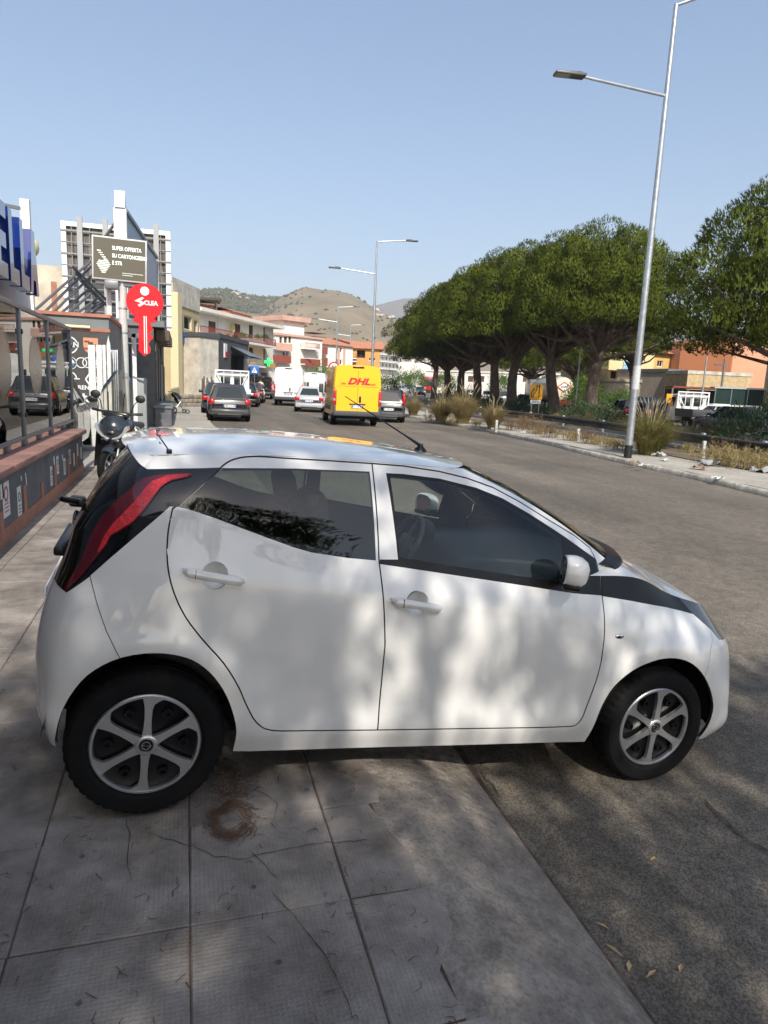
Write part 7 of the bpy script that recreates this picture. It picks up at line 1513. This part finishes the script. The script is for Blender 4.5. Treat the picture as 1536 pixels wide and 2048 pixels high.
make_car('dark car with red roof edge queueing right of the lamp post', PD(1290, 815, 51), mdh, P_bl, 4.3, 1.76, 1.46, group='cars on the second carriageway', tx='DW 218 HP')
make_car('navy off-roader parked in front of the beige shed', PD(1303, 812, 60), head(1303, 60, 1360, 60), P_bl, 4.5, 1.85, 1.75, belt=1.05, hood=1.0, nose=.8, R=.36, group='cars on the second carriageway', tx='GA 947 MT')
make_car('black car half hidden by the white flatbed truck', PD(1332, 822, 49), mdh, P_bk, 4.3, 1.76, 1.45, group='cars on the second carriageway', tx='EC 126 VB')
make_car('black hatchback nearest the right edge behind the guard rail', PD(1462, 845, 41), head(1460, 46, 1330, 50), P_bk, 4.25, 1.78, 1.48, group='cars on the second carriageway', tx='FP 380 LD')
make_car('white car partly hidden behind the black hatchback', PD(1430, 832, 46), head(1460, 50, 1330, 54), P_wh, 4.3, 1.78, 1.48, group='cars on the second carriageway', tx='EH 591 YN')
make_car('white hatchback parked right of the flatbed truck', PD(1428, 820, 54), head(1428, 54, 1390, 58), P_wh, 4.0, 1.72, 1.5, group='cars on the second carriageway', tx='CS 704 WF')
make_car('gold grey estate car with red rear lights before the net fence', PD(1475, 822, 52), head(1475, 52, 1420, 53), P_gg, 4.3, 1.74, 1.5, group='cars on the second carriageway', tx='BP 853 GJ')
make_car('grey saloon at the right edge before the net fence', PD(1515, 832, 48), head(1515, 48, 1440, 50), P_dg, 4.4, 1.76, 1.45, trunk=.9, group='cars on the second carriageway', tx='DK 265 RA')
make_car('dark green car in the shade left of the yellow lane sign', PD(1050, 815, 60), head(1050, 60, 1000, 72), paint('dark_green', (.02, .05, .045)), group='cars on the second carriageway', tx='AY 419 ZC')
make_car('white car seen low between the pine trunks', PD(968, 805, 92), head(990, 92, 950, 110), P_wh, group='cars on the second carriageway', tx='FL 972 EB'); make_car('silver car seen between the far pine trunks', PD(935, 802, 102), head(960, 102, 925, 120), P_sl, group='cars on the second carriageway', tx='DP 638 NH'); make_car('grey car left of the white one between the pine trunks', PD(1003, 805, 84), head(1010, 84, 970, 98), P_dg, group='cars on the second carriageway', tx='CJ 157 TV')
make_car('dark car parked behind the thick leaning pine trunk', PD(1222, 810, 63), head(1222, 63, 1180, 68), P_dg, group='cars on the second carriageway', tx='BK 486 PS')
make_car('dark off-roader standing at the emblem panel behind the glass screen', Vector((onY(152, 800, 17.0).x-.55, 16.4, .01)), radians(0), P_bk, 3.6, 1.65, 1.66, belt=1.0, lamp='round', tx='EF 740 DM')
# vans
def make_van(label, loc, rz, p, W=2.05, H=2.5, L=5.4, deck=.0, cat='van', text_=None, white=False, low=M_bump, seam=True, windows=False, tx='FZ 174 EM'):
    o = empty('van', loc, rz, label, cat, 'vans in the street'); hw = W/2; l = L/2; z0 = .42
    def sec(y, sw, zt, sz0=z0): return [(-hw*sw*.97, y, sz0), (-hw*sw, y, sz0+.25), (-hw*sw, y, 1.15), (-hw*sw*.975, y, zt*.72), (-hw*sw*.93, y, zt-.16), (-hw*sw*.86, y, zt-.04), (-hw*sw*.6, y, zt), (0, y, zt+.02), (hw*sw*.6, y, zt), (hw*sw*.86, y, zt-.04), (hw*sw*.93, y, zt-.16), (hw*sw*.975, y, zt*.72), (hw*sw, y, 1.15), (hw*sw, y, sz0+.25), (hw*sw*.97, y, sz0), (0, y, sz0), (-hw*sw*.97, y, sz0)]
    st = [(-l, .965, H-.05), (-l+.05, .99, H-.01), (-l+.3, 1, H), (l-2.1, 1, H), (l-1.75, 1, H-.03), (l-1.35, .985, H-.28)]
    mb = MB(); rows = [sec(*q) for q in st]; mb.grid(rows, True, flip=True); mb.add(rows[0][:-1], [tuple(range(16))]); body = mb.build('cargo_body', p, o, 45)
    mb = MB(); rows = [sec(l-1.35, .985, H-.28), sec(l-.85, .97, 1.45), sec(l-.25, .92, 1.12), sec(l-.02, .80, .95)]; mb.grid(rows, True, flip=True); mb.add(rows[-1][:-1], [tuple(range(16))[::-1]]); cabn = mb.build('cab', p, o, 50)
    mb = MB(); panel(mb, (-hw*.86, l-1.32, H-.34), (hw*.86, l-1.32, H-.34), (hw*.9, l-.84, 1.5), (-hw*.9, l-.84, 1.5), .92, (0, 1, .5)); mb.build('windscreen', M_vglass, cabn)
    for s in (-1, 1):
        mb = MB(); x = s*(hw*.995); mb.add([(x, l-2.0, 1.25), (x, l-1.0, 1.25), (x*.985, l-1.25, 1.78), (x*.97, l-2.0, 1.85)], [(0, 1, 2, 3)]); mb.xf(Matrix.Translation((s*.004, 0, 0))); mb.build('side_window', M_vglass, cabn)
        mb = MB(); mb.bbox(s*(hw+.02), s*(hw+.22), l-1.25, l-1.05, 1.3, 1.7, .04); mb.build('door_mirror', M_bump, cabn, 60)
        mb = MB(); mb.bbox(s*(hw*.86), s*(hw*.995), -l-.02, -l+.12, .84, 1.46, .02); tl = mb.build('tail_light', M_redlens, o, 60); mb = MB(); mb.box(s*(hw*.905), s*(hw*.985), -l-.024, -l-.0205, 1.02, 1.12); mb.build('reverse_light', M_lamp, tl)
        mb = MB(); mb.bbox(s*hw*.99, s*(hw*1.02), -l+.9, l-1.9, .62, .82, .01); mb.build('rubbing_strip', low, o)
        mb = MB(); mb.bbox(s*hw*.91, s*hw*.965, -l-.03, -l+.01, 1.52, 1.56, .01); mb.bbox(s*hw*.91, s*hw*.965, -l-.03, -l+.01, .66, .70, .01); tag(mb.build('door_hinges', M_bump, o), kind='stuff')
        mb = MB(); mb.bbox(s*hw*.50, s*hw*.88, l-.28, l-.02, .85, 1.10, .04); mb.build('headlight', M_lamp, o, 60)
    if seam:
        mb = MB(); mb.box(-.006, .006, -l-.006, -l, .62, H-.22); mb.build('door_seam', M_dark, o)
        for s in (-1, 1):
            mb = MB(); mb.box(s*hw*.06, s*hw*.86, -l-.004, -l+.002, 1.62, 1.632); mb.build('panel_crease', M_bump, o)
    mb = MB(); mb.bbox(.06, .15, -l-.035, -l+.0, .98, 1.24, .015); mb.build('door_handle', M_black, o)
    mb = MB(); mb.bbox(-.24, .24, -l-.03, -l+.1, H-.12, H-.045, .02); mb.build('high_light', mat('dark_red_bar', (.05, .006, .008), .3), o)
    mb = MB(); mb.bbox(-hw*.98, hw*.98, -l-.06, -l+.5, .40, .62, .04); mb.bbox(-hw*.99, -hw*.88, -l-.04, -l+.1, .40, .86, .03); mb.bbox(hw*.88, hw*.99, -l-.04, -l+.1, .40, .86, .03); mb.build('rear_bumper', low, o, 60)
    if windows:
        for s in (-1, 1): mb = MB(); mb.bbox(s*hw*.10, s*hw*.80, -l-.008, -l, 1.5, 2.15, .004); mb.build('rear_window', P_wh if white else M_vglass, o)
    plate(o, -l-.02, .80, .50, .12, tx); 
    for s in (-1,): mb = MB(); mb.box(-.34, .34, -l-.03, -l-.004, .885, .93); mb.build('plate_light_bar', M_black, o)
    add_wheels(o, (-hw+.14, hw-.14), (-l+1.0, l-.95), .34, .22)
    mb = MB(); mb.box(-hw*.8, hw*.8, -l+.3, l-.4, .28, .45); mb.build('chassis', M_dark, o)
    return o, l
rzv = head(664, 28.6, 641, 33.4)
pv = dist(713, 855, 28.8); dv = Vector((-sin(rzv), cos(rzv), 0)); pv = Vector((pv.x, pv.y, 0))+dv*2.5
van, l = make_van('bright yellow delivery van with red lettering on its rear doors', (pv.x, pv.y, gz(pv.y)+.004), rzv, P_yl, 2.05, 2.5, 5.0)
M_vred = mat('signal_red_print', (.50, .012, .03), .4)
text('rear_lettering', 'DHL', .36, M_vred, frame((.02, -l-.009, 1.83), (1, 0, 0), (0, 0, 1)), van, depth=.002, bold=.018, shear=.35, sx=1.30)
for s in (-1, 1):
    for k in range(3): mb = MB(); x0 = .50+(.04*k if s > 0 else .02); mb.box(s*x0, s*(x0+.22-.03*k), -l-.009, -l-.006, 1.70+.03*k, 1.715+.03*k); mb.build('speed_line', M_vred, van)
text('side_lettering', 'DHL', .5, M_vred, frame((-1.03, -.4, 1.75), (0, -1, 0), (0, 0, 1)), van, depth=.002, bold=.02, shear=.35, sx=1.3)
make_van('white high roof van ahead on the left lane', PD(582, 775, 51), radians(-12), P_wh, 2.05, 2.62, 5.6, windows=True, white=True, tx='FX 830 SB')
make_van('white box van between the white high roof van and the yellow van', PD(632, 780, 60), radians(-14), P_wh, 1.95, 2.45, 5.0, windows=False, low=M_bump, tx='EM 295 KG')
make_van('black van parked at the left kerb beyond the moped', PD(527, 775, 64), radians(-10), P_bk, 1.85, 1.95, 4.6, tx='FD 561 JA')
# white flatbed truck with cage parked on the left
def flatbed(label, loc, rz, side_gray=False, cage=True):
    o = empty('flatbed_truck', loc, rz, label, 'truck', 'flatbed trucks'); W = 1.9; hw = .95
    mb = MB(); rows = [[(-hw*w, y, z0), (-hw*w, y, zm), (-hw*w*.88, y, zt-.06), (-hw*w*.7, y, zt), (hw*w*.7, y, zt), (hw*w*.88, y, zt-.06), (hw*w, y, zm), (hw*w, y, z0), (-hw*w, y, z0)] for y, w, z0, zm, zt in ((.55, .97, .45, 1.2, 2.02), (.62, 1, .45, 1.2, 2.06), (1.35, 1, .42, 1.2, 2.04), (1.95, .98, .42, 1.15, 1.22), (2.30, .90, .5, .9, 1.0))]
    mb.grid(rows, True, flip=True); mb.add(rows[0][:-1], [tuple(range(8))]); mb.add(rows[-1][:-1], [tuple(range(8))[::-1]]); cb_ = mb.build('cab', P_wh, o, 45)
    for s in (-1, 1):
        mb = MB(); mb.bbox(s*.10, s*.62, .535, .549, 1.32, 1.80, .006); mb.build('rear_window', M_vglass, cb_)
        mb = MB(); mb.add([(s*.957, .85, 1.25), (s*.957, 1.7, 1.25), (s*.90, 1.45, 1.85), (s*.88, .85, 1.85)], [(0, 1, 2, 3)]); mb.build('side_window', M_vglass, cb_)
        mb = MB(); mb.bbox(s*hw-.03, s*hw+.03, -2.3, .48, .80, 1.18, .01); mb.build('drop_side', M_bump if side_gray else P_wh, o)
        mb = MB(); mb.bbox(s*.62, s*.86, -2.36, -2.30, .62, .74, .01); mb.build('tail_light', M_redlens, o)
    mb = MB(); panel(mb, (-hw*.85, 1.37, 1.98), (hw*.85, 1.37, 1.98), (hw*.92, 1.93, 1.26), (-hw*.92, 1.93, 1.26), .9, (0, 1, .5)); mb.build('windscreen', M_vglass, cb_)
    mb = MB(); mb.box(-hw, hw, -2.3, .5, .72, .80); mb.build('load_bed', M_bump, o); mb = MB(); mb.bbox(-hw, hw, -2.34, -2.28, .80, 1.18, .01); mb.build('tailboard', M_bump if side_gray else P_wh, o)
    if cage:
        mb = MB()
        for s in (-1, 1): mb.bar((s*.9, .42, .8), (s*.9, .42, 2.15), .06); mb.bar((s*.9, .42, 2.1), (s*.45, .42, 1.2), .04)
        mb.bar((-.93, .42, 2.15), (.93, .42, 2.15), .07); mb.bar((-.93, .42, 1.95), (.93, .42, 1.95), .05)
        for k in range(3): mb.bar((-.45+.45*k, .42, 1.2), (-.45+.45*k, .42, 2.15), .035)
        mb.build('cab_guard', M_white, o)
    mb = MB(); mb.box(-.5, .5, -2.2, 1.9, .40, .72); mb.build('chassis', M_dark, o); plate(o, -2.36, .60, .5, .11, 'CB 918 FT' if side_gray else 'AX 352 WN'); add_wheels(o, (-.80, .80), (-1.45, 1.5), .31, .2); return o
flatbed('white flatbed truck with a cab guard parked ahead of the grey hatchback', PD(464, 800, 39), radians(-4))
flatbed('white flatbed truck with grey drop sides beyond the guard rail', PD(1388, 830, 45), head(1395, 46, 1345, 50), True)
# tanker and coach
p = PD(1098, 815, 72); tk = empty('tanker_truck', p, head(1098, 72, 1030, 84), 'white milk tanker seen between the pine trunks', 'truck'); M_tank = mat('polished_tank', (.62, .60, .54), .28, .45)
mb = MB(); mb.lathe([(.0, -3.9), (.6, -3.88), (1.0, -3.78), (1.15, -3.6), (1.15, 2.6), (1.0, 2.78), (.6, 2.88), (0, 2.9)], 28, 'Y', (0, 0, 2.05)); tko = mb.build('tank', M_tank, tk)
mb = MB(); mb.lathe([(1.158, -3.55), (1.158, -1.6)], 28, 'Y', (0, 0, 2.05)); mb.lathe([(1.158, -3.55), (1.02, -3.79), (.61, -3.90), (0, -3.92)], 28, 'Y', (0, 0, 2.05)); mb.build('cream_tank_end', mat('cream_paint', (.72, .64, .46), .35), tko)
mb = MB(); mb.ext([(-.72, 2.25), (0, 2.75), (.72, 2.25), (0, 1.75)], 'Y', -3.96, -3.93); d_ = mb.build('tank_emblem', M_sred, tko); mb = MB(); mb.ext([(-.58, 2.25), (0, 2.64), (.58, 2.25), (0, 1.86)], 'Y', -3.975, -3.962); mb.build('emblem_field', M_keyw, d_); text('tank_lettering', 'ZOPPI', .26, M_sgnk, frame((0, -3.98, 2.25), (1, 0, 0), (0, 0, 1)), tko, bold=.006)
mb = MB(); mb.bbox(-1.1, 1.1, -3.95, -3.6, .6, .95, .03); mb.build('rear_bumper', M_keyred, tk); mb = MB(); mb.bbox(-1.15, 1.15, 3.3, 5.2, .5, 3.0, .12); mb.build('cab', P_wh, tk); mb = MB(); mb.box(-.5, .5, -3.7, 4.8, .6, 1.0); mb.build('chassis', M_dark, tk)
for k in range(3): mb = MB(); mb.lathe([(.3, 3.15), (.3, 3.32), (0, 3.36)], 14, 'Z', (0, -2.2+2*k, 0)); mb.build('hatch', M_galv, tko)
add_wheels(tk, (-1.0, 1.0), (-2.6, -1.4, 4.2), .48, .3)
p = PD(852, 778, 150); bs = empty('coach', p, radians(168), 'red coach driving towards the camera far down the road', 'bus')
mb = MB(); mb.bbox(-1.25, 1.25, -5.5, 5.5, .4, 3.3, .18); mb.build('coach_body', P_rd, bs, 60); mb = MB(); mb.bbox(-1.12, 1.12, 5.46, 5.53, 1.35, 2.75, .02); mb.build('windscreen', M_vglass, bs)
for s in (-1, 1):
    for k in range(5): mb = MB(); mb.bbox(s*1.22, s*1.262, -4.9+2*k, -3.1+2*k, 1.6, 2.6, .01); mb.build('side_window', M_vglass, bs)
    mb = MB(); mb.bbox(s*.75, s*1.1, 5.45, 5.54, .75, .98, .02); mb.build('headlight', M_lamp, bs); mb = MB(); mb.bbox(s*1.28, s*1.5, 5.3, 5.6, 2.2, 2.8, .03); mb.build('mirror', P_rd, bs)
add_wheels(bs, (-1.05, 1.05), (-3.2, 3.5), .48, .3)
# moped rider
p = PD(521, 790, 60); mo = empty('moped', p, radians(-10), 'moped ridden away down the road', 'moped'); spoke_wheel('wheel', mo, (0, .62, .26), .26, .1); spoke_wheel('wheel', mo, (0, -.55, .26), .26, .11)
mb = MB(); mb.bbox(-.15, .15, -.75, .1, .40, .72, .06); mb.build('body', M_sc, mo, 60); mb = MB(); mb.bbox(-.13, .13, -.62, .12, .72, .80, .03); mb.build('seat', M_scm, mo); mb = MB(); mb.bbox(-.2, .2, .38, .50, .3, .98, .05); mb.build('leg_shield', M_sc, mo, 60); mb = MB(); mb.bbox(-.15, .15, .0, .5, .28, .36, .02); mb.build('footboard', M_scm, mo); mb = MB(); mb.tube([(-.32, .38, 1.0), (0, .46, 1.02), (.32, .38, 1.0)], .018, 6); mb.build('handlebar', M_scm, mo); mb = MB(); mb.bbox(-.08, .08, -.79, -.74, .55, .65, .01); mb.build('tail_light', M_redlens, mo); mb = MB(); mb.box(-.1, .1, -.80, -.785, .32, .46); mb.build('number_plate', M_plate, mo)
M_shirt = mat('cream_shirt', (.62, .58, .46), .9); M_skin = mat('skin', (.42, .24, .16), .6); M_short = mat('light_shorts', (.40, .36, .30), .9)
per = empty('person', p, radians(-10), 'rider in a cream shirt and shorts sitting on the moped', 'person')
V = [(0, -.22, .86), (0, -.20, 1.05), (0, -.15, 1.28), (0, -.12, 1.42), (0, -.10, 1.52), (0, -.09, 1.64), (-.19, -.13, 1.38), (-.27, .02, 1.16), (-.29, .30, 1.05), (.19, -.13, 1.38), (.27, .02, 1.16), (.29, .30, 1.05), (-.11, -.20, .84), (-.19, .18, .78), (-.18, .16, .40), (-.17, .28, .38), (.11, -.20, .84), (.19, .18, .78), (.18, .16, .40), (.17, .28, .38)]
E_ = [(0, 1), (1, 2), (2, 3), (3, 4), (4, 5), (3, 6), (6, 7), (7, 8), (3, 9), (9, 10), (10, 11), (0, 12), (12, 13), (13, 14), (14, 15), (0, 16), (16, 17), (17, 18), (18, 19)]
bo = skin_body('body', V, E_, [.14, .15, .17, .13, .055, .095, .075, .05, .04, .075, .05, .04, .10, .085, .05, .04, .10, .085, .05, .04], M_shirt, per)
bo.data.materials.append(M_skin); bo.data.materials.append(M_short)
for f in bo.data.polygons:
    c = f.center
    f.material_index = 1 if (c.z > 1.47 or (abs(c.x) > .23 and c.z > 1.0 and c.y > -.05) or c.z < .72) else (2 if c.z < .92 else 0)
mb = MB(); mb.sph((0, -.10, 1.70), .125, 12, 8, (.9, 1, .85)); mb.build('hair', mat('dark_hair', (.02, .015, .012), .8), per)
# ================================================================== hazy air round the whole place
mb = MB(); mb.box(-4000, 4000, -500, 4500, -25, 640); hz = mb.build('haze', None) if False else None
M_haze = bpy.data.materials.new('haze'); M_haze.use_nodes = True; _N = M_haze.node_tree.nodes; _N.remove(_N['Principled BSDF']); _v = _N.new('ShaderNodeVolumePrincipled'); _v.inputs['Density'].default_value = .00022; _v.inputs['Color'].default_value = (.88, .93, 1, 1); M_haze.node_tree.links.new(_v.outputs[0], _N['Material Output'].inputs['Volume'])
hz = mb.build('haze', M_haze); tag(hz, 'thin summer haze over the street and the hills', 'haze', kind='stuff')
